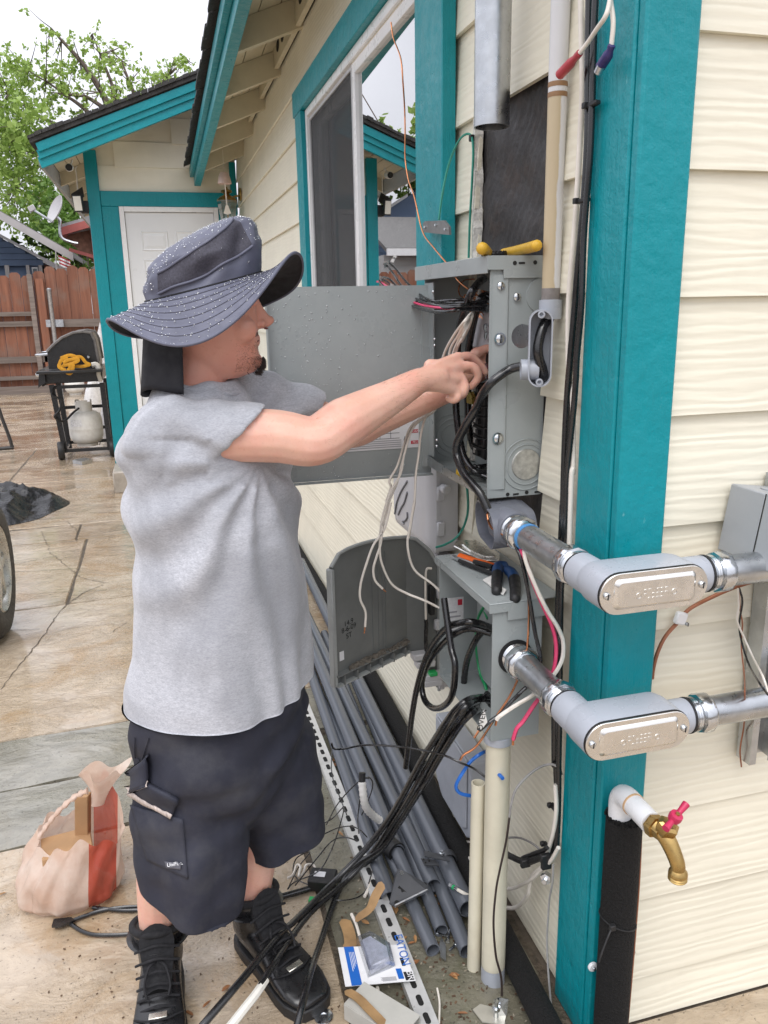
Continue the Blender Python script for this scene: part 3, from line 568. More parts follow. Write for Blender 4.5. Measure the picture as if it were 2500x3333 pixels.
tree((-2.2, 33, 0), 'broad green maple with crooked grey limbs towering behind the fence', [
    ([(-1.112,33,3.34),(-0.8563,33,7.63),(-0.9783,33,8.548),(-1.408,33,9.485),(-1.854,33,10.15),(-2.398,33,10.75),(-2.708,33,11.12)], .17), ([(-0.8769,33,8.501),(-0.8479,33,9.06),(-0.8606,33,9.461),(-1.158,33,10.39),(-1.352,33,11.01)], .10), ([(-1.084,33,8.544),(-1.774,33,8.969),(-2.438,33,9.039),(-3.059,33,9.406),(-3.624,33,9.719)], .08),
    ([(-1.444,33,8.123),(-1.917,33,8.611),(-2.496,33,8.987),(-2.998,33,9.064)], .10), ([(-1.561,33,8.017),(-2.713,33,7.976),(-3.68,33,8.44),(-4.311,33,9.004)], .10), ([(-1.283,33,6.577),(-2.584,33,6.805),(-3.57,33,7.239),(-4.399,33,7.516)], .12), ([(-1.226,33,4.982),(-2.51,33,5.076),(-3.531,33,5.381),(-4.387,33,5.991)], .12)], cl1, LEAF, .078, 125, 'trees beyond the fence')
cl2 = spray([(-0.5468,30,9.438),(-0.245,30,9.091),(-0.8431,30,8.379),(-0.4788,30,8.164),(-0.06398,30,8.964),(-0.5444,30,8.484),(-1.227,30,8.362),(-0.9672,30,8.098),(-0.2177,30,8.36),(0.1694,30,8.331),(-0.3949,30,8.029),(-0.0497,30,8.598),(-1.457,30,7.986)], 30, .25, .40, 3) + spray([(0.5797,30,9.087),(0.986,30,9.246),(1.391,30,9.359),(1.655,30,9.556),(1.215,30,9.027),(0.8516,30,8.825),(1.468,30,9.086),(0.5883,30,8.627),(0.2762,30,8.428)], 30, .22, .45, 3)
tree((.6, 30, 0), 'thin leafed tree showing above the wing roof', [([(0.1036,30,3.685),(0.2071,30,7.113),(0.005084,30,8.138),(-0.2227,30,8.819),(-0.4028,30,9.445)], .14), ([(0.2071,30,7.113),(0.5226,30,8.439),(1.016,30,9.017),(1.658,30,9.603)], .09), ([(0.08618,30,7.956),(-0.6592,30,8.295),(-1.17,30,8.455)], .06)], cl2, LEAF, .07, 150, 'trees beyond the fence')
cl3 = spray([(-2.387,27,4.57),(-2.175,27,4.137),(-2.047,27,3.697),(-1.847,27,3.919),(-2.389,27,3.387),(-2.007,27,3.253),(-2.016,27,4.792),(-2.523,27,4.134),(-1.801,27,4.359),(-1.491,27,4.799),(-2.296,27,3.03),(-1.962,27,2.848),(-2.425,27,5.001),(-2.701,27,5.209)], 27, .5, .75, 3)
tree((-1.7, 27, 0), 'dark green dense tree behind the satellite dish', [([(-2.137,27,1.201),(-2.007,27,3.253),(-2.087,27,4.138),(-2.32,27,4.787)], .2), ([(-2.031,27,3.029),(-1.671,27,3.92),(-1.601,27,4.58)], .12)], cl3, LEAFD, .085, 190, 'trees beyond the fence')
# ---- pale house beyond the fence, mirrored in the window glass
nh = thing('neighbour_house', (-7, 20, 0), 'pale sided house with white gutter mirrored in the window glass', 'house')
NW = mat('pale_grey_siding', (.62, .62, .60), .6, var=.04, scale=3)
nw = MB().box(-13, -3.80, 19.5, 21.6, 0, 2.75).build('wall', NW, nh, smooth=0)
for k in range(13):
    mb = MB(); z = .1+.2*k; mb.add([(-13, 19.46, z), (-3.80, 19.46, z), (-13, 19.485, z+.2), (-3.80, 19.485, z+.2)], [(0, 1, 3, 2)]); mb.build('siding_board', NW, nw, smooth=0)
mb = MB(); mb.loft([[(x, 19.0, 2.78), (x, 21.7, 3.75), (x, 21.7, 3.85), (x, 19.0, 2.88)] for x in (-13.4, -3.72)]); mb.build('roof', bpy.data.materials['grey_shingle'], nh, smooth=0)
MB().box(-13.4, -3.72, 18.9, 18.99, 2.70, 2.86).build('gutter', WHITEV, nh, smooth=0)
for x in (-6.6, -8.9):
    w_ = MB().box(x, x+1.3, 19.38, 19.45, 1.0, 2.3).build('window', WHITEV, nh, smooth=0); MB().box(x+.1, x+1.2, 19.36, 19.375, 1.1, 2.2).build('pane', bpy.data.materials['dim_glass'], w_, smooth=0)
cl4 = [((-8.5+rnd.gauss(0, 2.0), 29+rnd.gauss(0, 1.5), 6.2+rnd.gauss(0, 1.3)), rnd.uniform(.6, 1.1)) for _ in range(46)]
tree((-8.5, 29, 0), 'tree mirrored above the pale house in the window glass', [([(-8.5, 29, 0), (-8.4, 29, 3), (-8.2, 29, 6), (-8.3, 29, 8)], .2), ([(-8.4, 29, 4), (-9.4, 29, 6), (-10, 29, 7)], .1), ([(-8.4, 29, 4), (-7.4, 29, 6), (-6.8, 29, 7)], .1)], cl4, LEAF, .13, 80, 'trees beyond the fence')
# ---- grill with side strap pile, tank and things round it
GRB = mat('grill_black', (.012, .012, .013), .35, var=.3, scale=20, coat=.2); CASTA = mat('worn_cast_lid', (.16, .15, .145), .5, .3, var=.3, scale=20)
gl = thing('grill', (-.9, 9.5, 0), 'black gas grill cart on wheels in front of the fence', 'grill')
lid = [(-1.17, .98), (-1.165, 1.17), (-1.09, 1.24), (-1.0, 1.31), (-.88, 1.36), (-.78, 1.37), (-.70, 1.355), (-.67, 1.28), (-.65, 1.05), (-.655, .98)]
mb = MB(); mb.prism(lid, (0, 9.32, 0), (1, 0, 0), (0, 0, 1), (0, .62, 0)); lo = mb.build('lid', GRB, gl, smooth=0, bevel=.015, seg=2)
for y in (9.315, 9.945): mb = MB(); mb.tube([(p[0], y, p[1]) for p in lid[1:9]], .017, 6); mb.build('lid_rim', CASTA, lo)
mb = MB(); mb.tube(cr([(-1.16, 9.36, 1.14), (-1.27, 9.36, 1.135), (-1.29, 9.45, 1.135), (-1.29, 9.8, 1.135), (-1.27, 9.9, 1.135), (-1.16, 9.9, 1.14)], 3), .014, 6); mb.build('lid_handle', ZINC, lo)
mb = MB(); mb.lathe([(.02, 0), (.02, .02), (.012, .03)], (-.75, 9.31, 1.10), (0, -1, 0), 10); mb.build('lid_bolt', ZINC, lo)
mb = MB(); mb.prism([(-1.25, .99), (-.62, .985), (-.63, .84), (-1.20, .83), (-1.25, .80)], (0, 9.28, 0), (1, 0, 0), (0, 0, 1), (0, .70, 0)); mb.build('firebox', GRB, gl, smooth=0, bevel=.01)
MB().box(-1.26, -.60, 9.02, 9.30, .955, .985).build('side_shelf', GRB, gl, bevel=.006)
mb = MB(); mb.prism([(-1.28, .80), (-1.25, .985), (-1.20, .985), (-1.20, .86)], (0, 9.2, 0), (1, 0, 0), (0, 0, 1), (0, .8, 0)); mb.build('control_panel', GRB, gl, smooth=0)
for y in (9.3, 9.6):
    mb = MB(); mb.lathe([(.025, 0), (.022, .03)], (-1.27, y, .93), (-1, 0, .2), 10); mb.build('control_knob', ZINC, gl)
for a, b_ in (((-1.16, 9.33, .82), (-1.10, 9.33, .07)), ((-.64, 9.33, .82), (-.63, 9.33, .07)), ((-1.16, 9.93, .82), (-1.12, 9.93, .02)), ((-.64, 9.93, .82), (-.63, 9.93, .02))):
    mb = MB(); mb.beam(a, b_, .055, .04, (0, 1, 0)); mb.build('leg', GRB, gl, smooth=0)
for a, b_ in (((-1.16, 9.33, .79), (-.63, 9.33, .79)), ((-1.13, 9.93, .50), (-.63, 9.93, .50)), ((-1.10, 9.33, .09), (-.63, 9.33, .09)), ((-1.12, 9.93, .09), (-.63, 9.93, .09)), ((-1.1, 9.3, .09), (-1.12, 9.95, .09)), ((-.63, 9.3, .09), (-.63, 9.95, .09)), ((-1.13, 9.93, .25), (-.63, 9.93, .25))):
    mb = MB(); mb.beam(a, b_, .03, .035); mb.build('cart_rail', GRB, gl, smooth=0)
for x_ in (-1.14, -.60):
    mb = MB(); mb.lathe([(.03, -.035), (.09, -.035), (.1, -.02), (.1, .02), (.09, .035), (.03, .035)], (x_, 9.30, .10), (1, .12, 0), 18); mb.build('wheel', BLKM, gl)
wire('gas_hose', [(-1.12, 9.28, .80), (-1.16, 9.24, .72), (-1.07, 9.24, .66), (-1.10, 9.24, .55), (-1.16, 9.26, .48), (-1.08, 9.3, .42), (-.98, 9.4, .50), (-.92, 9.45, .54)], .012, BLKM, gl)
TANKM = mat('tank_cream', (.74, .73, .69), .4, var=.06, scale=8, dirt=(.33, .27, .2), damt=.4)
def tank(x_, y_, label, nm='propane_tank'):
    t = thing(nm, (x_, y_, 0), label, 'tank', 'propane tanks'); o = V((x_, y_, 0)); b0 = .10 if y_ < 12 else 0
    mb = MB(); mb.lathe([(.11, b0+.0), (.115, b0+.03), (.10, b0+.035), (.15, b0+.05), (.178, b0+.10), (.182, b0+.15), (.182, b0+.20), (.184, b0+.205), (.182, b0+.21), (.182, b0+.30), (.17, b0+.35), (.13, b0+.385), (.06, b0+.40), (.0, b0+.405)], o, n=28); mb.build('tank_body', TANKM, t, smooth=60)
    mb = MB(); n = 20
    for k in range(15):
        a0, a1 = 2*math.pi*k/n+2.2, 2*math.pi*(k+1)/n+2.2; P = lambda a, r, z: (x_+r*math.cos(a), y_+r*math.sin(a), z)
        zt = b0+(.52 if k not in (3, 4, 10, 11) else .50)
        mb.loft([[P(a0, .085, b0+.385), P(a0, .089, b0+.385), P(a0, .089, zt), P(a0, .085, zt)], [P(a1, .085, b0+.385), P(a1, .089, b0+.385), P(a1, .089, zt), P(a1, .085, zt)]])
    mb.build('collar', TANKM, t, smooth=60)
    mb = MB(); mb.lathe([(.025, 0), (.025, .05), (.035, .055), (.035, .08)], (x_, y_, b0+.40), n=10); mb.build('valve', BRASS, t)
    if y_ < 12:
        mb = MB(); n = 6
        for k in range(n):
            a0 = -2.45+.75*k/n; a1 = -2.45+.75*(k+1)/n; P = lambda a, z: (x_+.1845*math.cos(a), y_+.1845*math.sin(a), z)
            mb.add([P(a0, b0+.24), P(a1, b0+.24), P(a1, b0+.315), P(a0, b0+.315)], [(0, 1, 2, 3)])
        mb.build('label_sticker', mat('sticker_white', (.68, .68, .68), .5, var=.25, scale=60), t)
tank(-.88, 9.56, 'cream propane tank standing on the grill cart bottom'); tank(-1.66, 16.7, 'cream propane tank on the patio against the fence')
# strap pile on shelf
STRAP = mat('yellow_strap', (.62, .30, .015), .6, var=.15, scale=20)
st = thing('strap_pile', (-1.0, 9.15, .986), 'tangled yellow ratchet strap heaped on the grill shelf', 'strap')
for lp in ([(-1.012,9.12,1.109),(-0.9209,9.12,1.137),(-0.85,9.12,1.111),(-0.8608,9.12,1.081),(-0.9587,9.12,1.061),(-0.9996,9.12,1.024),(-1.037,9.12,1.018),(-1.006,9.12,1.094),(-0.939,9.12,1.107)], [(-0.9906,9.08,1.003),(-0.9592,9.08,0.9559),(-0.9226,9.08,0.9545),(-0.8922,9.08,1.031),(-0.9198,9.08,1.047),(-0.9356,9.08,0.9704)], [(-0.8511,9.14,1.118),(-0.8076,9.14,1.109),(-0.7689,9.14,1.053),(-0.7338,9.14,1.032),(-0.8028,9.14,1.015),(-0.8916,9.14,1.019)], [(-1.026,9.05,1.053),(-1.029,9.05,1.022),(-0.989,9.05,0.9901),(-0.9524,9.05,0.9579),(-0.9364,9.05,1.003)], [(-0.9931,9.1,1.064),(-0.924,9.1,1.092),(-0.8499,9.1,1.097),(-0.845,9.1,1.074),(-0.9218,9.1,1.046),(-0.982,9.1,1.033)]):
    mb = MB(); P = cr(lp, 6); mb.tube([V(p) for p in P], .019, 6, flat=.35, upv=(0, 1, 0)); mb.build('strap_loop', STRAP, st, smooth=60)
RAGM = mat('pale_cloth', (.60, .58, .54), .9, var=.1, scale=20)
mb = MB(); mb.tube(cr([(-0.717,9.2,1.02),(-0.6714,9.2,1.022),(-0.6529,9.2,0.9821),(-0.6594,9.2,0.9192),(-0.6492,9.2,0.8712),(-0.6486,9.2,0.8394)], 5), [.03]*12+[.022]*14, 7); solo(mb, 'rag', RAGM, (-0.6771,9.2,0.9673), 'pale rag draped over the grill shelf corner', 'rag')
# plastic sacks beyond the grill
SACK = mat('white_plastic', (.66, .65, .65), .35, var=.12, scale=25, bmp=.6, bscale=30, bdist=.02)
def sack(p, rx, rz, label):
    mb = MB(); rings = []
    for i in range(9):
        t = i/8; r = rx*(math.sin(math.pi*min(1, .12+t*.9))**.5)*(1-.35*t); rings.append([(p[0]+r*math.cos(2*math.pi*k/14)*(1+.15*rnd.uniform(-1, 1)), p[1]+r*math.sin(2*math.pi*k/14)*(1+.12*rnd.uniform(-1, 1)), p[2]+rz*t) for k in range(14)])
    mb.loft(rings); solo(mb, 'plastic_sack', SACK, p, label, 'bag', 'plastic sacks by the wing corner', smooth=60)
a = (-0.9548,12,0.3733); sack((a[0], 12, 0), .17, .70, 'clear plastic sack seen through the grill legs'); a = (-0.6598,10.5,0.3612); sack((a[0], 10.5, 0), .16, .66, 'white plastic sack bulging beside the teal corner, low one'); a = (-0.8016,12.5,0.9922); sack((a[0], 12.5, .0), .14, 1.42, 'tall white plastic sack peeking behind the grill lid')
# floor plate, table leg, tarp, wheel
mb = MB(); P = [(-1.004,9.018,0),(-0.8961,9.133,2.22e-16),(-0.8029,9.008,2.22e-16),(-0.8975,8.87,0)]; mb.prism([(p[0], p[1]) for p in P], (0, 0, .002), (1, 0, 0), (0, 1, 0), (0, 0, .035)); solo(mb, 'drain_cover', GALV, P[0], 'flat grey metal plate lying on the patio before the grill', 'plate', smooth=0)
tb = thing('folding_table', (-2.1, 10.2, 0), 'black folding table leg frame standing at the patio edge', 'table')
TL = mat('table_tube', (.045, .042, .04), .4, .3)
mb = MB(); mb.tube(cr([(-2.6, 10.3, .72), (-2.02, 10.3, .72), (-1.93, 10.28, .66), (-1.86, 10.26, .35), (-1.80, 10.24, .06), (-1.86, 10.24, .02), (-2.6, 10.24, .02)], 5), .02, 8); mb.build('leg', TL, tb)
for z in (.52, .30):
    mb = MB(); mb.tube([(-1.91+.1*(.66-z)*.5, 10.28, z), (-2.3, 10.28, z-.05), (-2.6, 10.28, z+.02)], .012, 6); mb.build('leg_brace', TL, tb)
MB().box(-3.6, -2.2, 10.0, 10.9, .735, .77).build('table_top', mat('table_top', (.42, .41, .39), .5), tb, bevel=.008)
mb = MB()
from mathutils import noise as tn
def tarp(u, v):
    a = u*2*math.pi; r = v; x_ = -1.68+.80*r*math.cos(a)*(1+.07*math.sin(5*a)); y_ = 6.95+.62*r*math.sin(a)*(1+.08*math.sin(3*a+1)); q = V((x_*3.2, y_*3.2, 0))
    h = (.25*(1-r**2.6)*(.75+.35*math.cos(a-2.6)))+(abs(tn.noise(q))*-.16+abs(tn.noise(q*2.3))*-.09+.09)*(1-r**6)*1.2
    return (x_, y_, max(.004, h))
mb.grid(tarp, 110, 34); solo(mb, 'tarp', mat('black_plastic_sheet', (.006, .006, .007), .25, var=.3, scale=12, bmp=.5, bscale=18, bdist=.02), (-1.72, 6.95, 0), 'crumpled glossy black plastic sheet heaped on the wet patio', 'tarp', smooth=80)
wh = thing('wheel', (-.885, 4.16, 0), 'black car tyre with pale alloy rim at the patio edge', 'wheel')
RUB = mat('tyre_rubber', (.022, .022, .023), .55, var=.2, scale=30, bmp=.3, bscale=60); ALLOY = mat('pale_alloy', (.55, .54, .50), .3, .6, var=.1)
wo_ = V((-.945, 4.17, .352)); wx = V((1, 0, 0))
mb = MB(); mb.lathe([(.225, -.09), (.27, -.10), (.325, -.09), (.35, -.06), (.353, 0), (.35, .06), (.325, .09), (.27, .10), (.225, .09)], wo_, wx, 48, False); mb.build('tyre', RUB, wh, smooth=50)
mb = MB(); mb.lathe([(.226, -.09), (.226, .085), (.215, .092), (.205, .08), (.195, .03)], wo_, wx, 40, False); rim = mb.build('rim', ALLOY, wh, smooth=50)
for k in range(7):
    a = 2*math.pi*k/7; d = V((0, math.cos(a), math.sin(a))); mb = MB(); mb.beam(wo_+d*.03+wx*.07, wo_+d*.21+wx*.055, .05, .03, (1, 0, 0)); mb.build('spoke', ALLOY, rim, bevel=.006)
mb = MB(); mb.lathe([(.05, .04), (.05, .08), (.03, .09), (.001, .092)], wo_, wx, 16); mb.build('hub_cap', ALLOY, rim)
mb = MB(); mb.lathe([(.19, .0), (.001, .0)], wo_, wx, 24, False); mb.build('brake_disc', BLKM, wh)
# ---- fittings under the wing eave: camera, floodlight, lantern, bell
sc_ = thing('security_camera', (-0.5936,7.9,2.857), 'small white security camera with black lens under the wing eave', 'camera')
c = V((-0.6168,7.8,2.782)); mb = MB(); mb.lathe([(.032, .10), (.034, .0), (.030, -.012)], c, (0, 1, .15), 16); mb.build('camera_body', WHITEV, sc_)
mb = MB(); mb.lathe([(.029, -.014), (.026, -.018), (.001, -.019)], c, (0, 1, .15), 16); mb.build('camera_lens', BLKM, sc_)
wire('bracket_arm', [c+V((.005, .06, .03)), c+V((.02, .09, .06)), V((-0.5958,7.9,2.862))], .008, WHITEV, sc_)
ff = thing('floodlight', (-0.5383,7.95,2.518), 'black solar floodlight with white lit panel on the wing wall', 'light')
c = V((-0.5678,7.75,2.487)); dn = V((-.35, -.85, -.12)).normalized(); sd_ = V((0, 0, 1)).cross(dn).normalized(); uu = dn.cross(sd_)
mb = MB(); mb.obox(c, sd_*.042, uu*.07, dn*.015); mb.build('lamp_head', BLKM, ff, bevel=.004)
mb = MB(); mb.obox(c+dn*.0165, sd_*.034, uu*.058, dn*.002); mb.build('lamp_panel', mat('frosted_panel', (.80, .78, .70), .4, var=.03), ff)  # plain pale panel, no emission
c2 = V((-0.5249,7.85,2.466)); mb = MB(); mb.obox(c2, (.035, 0, 0), (0, .05, 0), (0, 0, .05)); mb.build('lamp_housing', BLKM, ff, bevel=.006)
mb = MB(); mb.obox(V((-0.5749,7.85,2.564)), (.05, 0, .03), (0, .06, -.03), (.0, .002, .004)); mb.build('solar_cell', BLKM, ff)
wire('camera_cord', [(-0.5593,7.92,2.812),(-0.5754,7.92,2.79),(-0.5719,7.92,2.747),(-0.5724,7.92,2.693),(-0.5742,7.92,2.638),(-0.5739,7.92,2.602)], .006, WHTW, ff)
ln = thing('wall_lantern', (.8, 7.5, 2.55), 'brass lantern with tapered glass on the long wall by the door', 'lantern')
LB_ = V((.677, 7.5, 2.29)); 
mb = MB(); mb.lathe([(.052, 0), (.060, .02), (.088, .20), (.088, .205), (.057, .02), (.05, .003)], LB_, n=6, caps=False); mb.build('lantern_glass', glass_mat('lantern_glass', (.85, .85, .82), .05, .12), ln, smooth=0)
mb = MB(); mb.lathe([(.09, .205), (.085, .215), (.055, .24), (.03, .25), (.02, .262), (.05, .275), (.045, .29), (.015, .30), (.008, .32)], LB_, n=18); mb.build('lantern_cap', BRASS, ln)
mb = MB(); mb.lathe([(.054, -.008), (.056, .0), (.01, -.02)], LB_, n=12); mb.build('lantern_base', BRASS, ln)
mb = MB(); mb.lathe([(.006, 0), (.006, .14)], LB_, n=8); mb.build('candle_stem', BRASS, ln)
mb = MB(); mb.lathe([(.055, 0), (.055, .008), (.045, .018), (.01, .022)], (.799, 7.5, 2.55), (-1, 0, 0), 18, xr=(0, 0, 1)); mb.build('wall_plate', BRASS, ln)
wire('scroll_arm', [(.79, 7.5, 2.54), (.74, 7.5, 2.53), (.72, 7.5, 2.50)], .009, BRASS, ln)
bl = thing('wind_bell', (.62, 7.0, 2.68), 'pinkish white ceramic bell hanging from a rafter by the lantern', 'bell')
BELLM = mat('pink_ceramic', (.62, .47, .42), .35, var=.18, scale=22)
mb = MB(); mb.lathe([(.004, .09), (.03, .085), (.045, .055), (.055, .01), (.056, 0), (.052, .005), (.04, .05), (.004, .08)], (.621, 7.0, 2.565), n=18); mb.build('bell_shell', BELLM, bl)
mb = MB(); mb.tube([(.621, 7.0, 2.82), (.621, 7.0, 2.65)], .002, 5); mb.build('hanger_cord', WHTW, bl)
mb = MB(); mb.tube([(.624, 7.0, 2.57), (.628, 7.0, 2.41)], .005, 6); mb.build('clapper_rod', WHTW, bl)
mb = MB(); mb.prism([(0, .05), (-.012, .03), (-.03, -.025), (0, -.035), (.03, -.025), (.012, .03)], (.628, 6.998, 2.365), (1, 0, 0), (0, 0, 1), (0, .004, 0)); mb.build('wind_sail', WHTW, bl, smooth=0)
def text_mesh(name, body, size, mt, parent, loc, rot, extrude=0.0):
    cu = bpy.data.curves.new(name, 'FONT'); cu.body = body; cu.size = size; cu.align_x = 'CENTER'; cu.extrude = extrude
    tmp = bpy.data.objects.new('tmp_text', cu); sc.collection.objects.link(tmp); bpy.context.view_layer.update()
    me = bpy.data.meshes.new_from_object(tmp.evaluated_get(bpy.context.evaluated_depsgraph_get())); bpy.data.objects.remove(tmp); me.materials.clear(); me.materials.append(mt)
    o = bpy.data.objects.new(name, me); sc.collection.objects.link(o); o.parent = parent; p = parent
    while p.parent: p = p.parent
    o.location = V(loc)-p.location; o.rotation_euler = rot; return o
# ============================================================ ELECTRICAL GEAR ON THE LONG WALL
def plate_hole(o, ux, uy, w_, h, cx, cy, r, t, n=32):
    """flat plate w x h with a round hole, thickness vector t"""
    o, ux, uy, t = V(o), V(ux), V(uy), V(t); A = []; B = []
    for k in range(n):
        a = 2*math.pi*k/n; c, s_ = math.cos(a), math.sin(a); A.append((cx+r*c, cy+r*s_))
        k_ = min((w_-cx)/c if c > 1e-9 else 1e9, -cx/c if c < -1e-9 else 1e9, (h-cy)/s_ if s_ > 1e-9 else 1e9, -cy/s_ if s_ < -1e-9 else 1e9); B.append((cx+k_*c, cy+k_*s_))
    for cxx, cyy in ((0, 0), (w_, 0), (w_, h), (0, h)):
        i = min(range(n), key=lambda i: (B[i][0]-cxx)**2+(B[i][1]-cyy)**2); B[i] = (cxx, cyy)
    P = lambda L_, d: [o+ux*x+uy*y+t*d for x, y in L_]
    return MB().loft([P(A, 0), P(B, 0), P(B, 1), P(A, 1)], False, True)
def screw(name, c, ax, r, mt, par, washer=0):
    mb = MB(); c = V(c); ax = V(ax).normalized()
    if washer: mb.lathe([(washer, 0), (washer, .0015), (r, .0018)], c, ax, 16)
    mb.lathe([(r, 0), (r, .003), (r*.8, .0045), (.0001, .005)], c, ax, 14); u = ax.orthogonal().normalized(); o = mb.build(name, mt, par)
    w2 = ax.cross(u); d = (u*math.cos(.7)+w2*math.sin(.7)); e = ax.cross(d); mb = MB(); mb.obox(c+ax*.0052, d*r*.85, e*r*.12, ax*.0006); mb.build('slot', BLKM, o, smooth=0)
PX0, PX1, PY0, PY1, PZ0, PZ1 = .681, .813, 1.615, 2.05, 1.172, 1.69
pn = thing('electrical_panel', (.81, 1.83, PZ0), 'open grey breaker panel box set into the cream wall', 'breaker panel')
hz = V((0.7575,1.615,1.527))
plate_hole((PX0, PY0, PZ0), (1, 0, 0), (0, 0, 1), PX1-PX0, PZ1-PZ0, hz.x-PX0, hz.z-PZ0, .0255, (0, .003, 0)).build('side_panel', PANELG, pn, smooth=0)
mb = MB(); mb.loft([[(x, PY0-d, z) for x, d in ((.686, .0005), (.716, .004), (.720, .004), (.724, .0005))] for z in (PZ0+.02, 1.655)], False); mb.build('side_rib', PANELG, pn, smooth=0)
MB().box(PX0, PX1, PY1, PY1+.003, PZ0, PZ1-.003).build('side_panel', PANELG, pn, smooth=0)
MB().box(.808, .811, PY0+.004, PY1-.001, PZ0+.004, PZ1-.004).build('back_panel', PANELG, pn, smooth=0)
MB().box(PX0, PX0+.003, 1.985, PY1-.0005, PZ0+.03, PZ1-.04).build('front_flange', PANELG, pn, smooth=0)
MB().box(PX0-.006, PX1, PY0-.004, PY1+.058, PZ1+.0005, PZ1+.0035).build('top_panel', PANELG, pn, smooth=0)
mb = MB(); mb.box(PX0-.009, PX0-.0065, PY0-.004, PY1+.058, PZ1-.032, PZ1+.003); mb.build('top_lip', PANELG, pn, bevel=.001)
mb = MB(); mb.prism([(0, 0), (.142, 0), (.142, -.045), (.036, -.045), (.036, -.028), (0, -.028)], (PX0-.009, PY0-.0075, PZ1+.003), (1, 0, 0), (0, 0, 1), (0, .003, 0)); mb.build('top_lip', PANELG, pn, smooth=0)
MB().box(PX0, PX1, PY0+.004, PY1-.001, PZ0, PZ0+.003).build('bottom_panel', PANELG, pn, smooth=0)
mb = MB(); mb.prism([(0, 0), (.40, 0), (.40, .028), (0, .012)], (PX0-.004, PY0+.006, PZ0+.001), (0, 1, 0), (0, 0, 1), (-.002, 0, 0)); mb.build('bottom_lip', GALV, pn, smooth=0)
for u in ((0.7037,1.611,1.632), (0.7415,1.611,1.609)): screw('panel_screw', (u[0], 1.6115, u[2]), (0, -1, 0), .0085, ZINC, pn)
for u in ((0.7034,1.611,1.523), (0.7028,1.611,1.308)): screw('panel_screw', (u[0], 1.611, u[2]), (0, -1, 0), .0095, ZINC, pn, .0135)
c = (0.7746,1.614,1.244)
for r0, d in ((.058, .0014), (.046, .0014)):
    mb = MB(); n = 40; mb.tube([(c[0]+r0*math.cos(2*math.pi*k/n), 1.614, c[2]+r0*math.sin(2*math.pi*k/n)) for k in range(n)], .0014, 6, closed=True); mb.build('knockout_ring', PANELG, pn)
mb = MB(); mb.lathe([(.036, 0), (.034, .003), (.0001, .0035)], (c[0], 1.6148, c[2]), (0, -1, 0), 32); mb.build('knockout_disc', mat('scratched_alloy', (.50, .50, .47), .45, .7, var=.25, scale=70), pn)
c = (0.801,1.614,1.612); mb = MB(); mb.lathe([(.038, 0), (.037, .003), (.0001, .004)], (c[0], 1.6148, c[2]), (0, -1, 0), 32); mb.build('knockout_disc', PANELG, pn)
c = (0.7597,2.045,1.245)
for r0 in (.06, .046, .032):
    mb = MB(); n = 40; mb.tube([(c[0]+r0*math.cos(2*math.pi*k/n), 2.0492, c[2]+r0*math.sin(2*math.pi*k/n)) for k in range(n)], .0014, 6, closed=True); mb.build('knockout_ring', PANELG, pn)
for a in [(0.7324,1.615,1.678),(0.779,1.615,1.679),(0.7309,1.615,1.178),(0.7778,1.615,1.179)]:
    mb = MB(); mb.lathe([(.0045, 0), (.0045, .0006)], (a[0], 1.6148-(.0075 if a[2] > 1.6 else 0), a[2]), (0, -1, 0), 12); mb.build('rivet_hole', BLKM, pn)
for a in [(0.7483,1.615,1.678),(0.751,1.615,1.177),(0.8044,1.615,1.178)]:
    mb = MB(); mb.obox((a[0], 1.6146-(.0075 if a[2] > 1.6 else 0), a[2]), (.007, 0, 0), (0, .0006, 0), (0, 0, .002)); mb.build('slot_hole', BLKM, pn, smooth=0)
for a in [(0.679,1.973,1.511),(0.679,1.973,1.495),(0.679,1.956,1.252),(0.679,1.956,1.236),(0.679,1.983,1.628)]:
    mb = MB(); mb.lathe([(.004, 0), (.003, .003)], (.6805, a[1], a[2]), (-1, 0, 0), 10); mb.build('rivet', ZINC, pn)
# inside: lugs, bus plate, breakers
MB().box(.797, .8075, 1.66, 1.98, 1.24, 1.62).build('mounting_plate', GALV, pn, smooth=0)
MB().box(.765, .797, 1.79, 1.93, 1.49, 1.575).build('lug_cover', mat('label_white', (.62, .60, .62), .5, var=.2, scale=50), pn, bevel=.002)
MB().box(.757, .797, 1.74, 1.95, 1.44, 1.488).build('main_breaker', BLKM, pn, bevel=.003)
for a in [(0.762,1.829,1.54),(0.762,1.824,1.521)]:
    mb = MB(); mb.lathe([(.011, 0), (.011, .006), (.006, .008)], (.765, a[1], a[2]), (-1, 0, 0), 6); mb.build('lug_bolt', ZINC, pn)
HND = mat('breaker_black', (.012, .012, .013), .4); HNL = mat('breaker_sticker', (.45, .44, .42), .5, var=.4, scale=120)
for i in range(7):
    z = 1.405-.026*i
    for j, (a, b_) in enumerate(((1.70, 1.775), (1.80, 1.875))):
        br = MB().box(.748, .796, a, b_, z-.0245, z).build('breaker', BLKM, pn, bevel=.0015)
        MB().box(.739, .7485, a+.018, a+.034, z-.018, z-.006).build('breaker_handle', HND, br, smooth=0)
        MB().box(.7472, .7478, b_-.026, b_-.008, z-.019, z-.006).build('breaker_mark', HNL, br, smooth=0)
mb = MB(); mb.prism([(0, 0), (.035, 0), (.035, .02), (.02, .03), (0, .02)], (.735, 1.885, 1.355), (0, -1, 0), (0, 0, 1), (.01, 0, 0)); mb.build('brass_tab', mat('yellow_brass', (.62, .45, .12), .3, .8), pn, smooth=0)
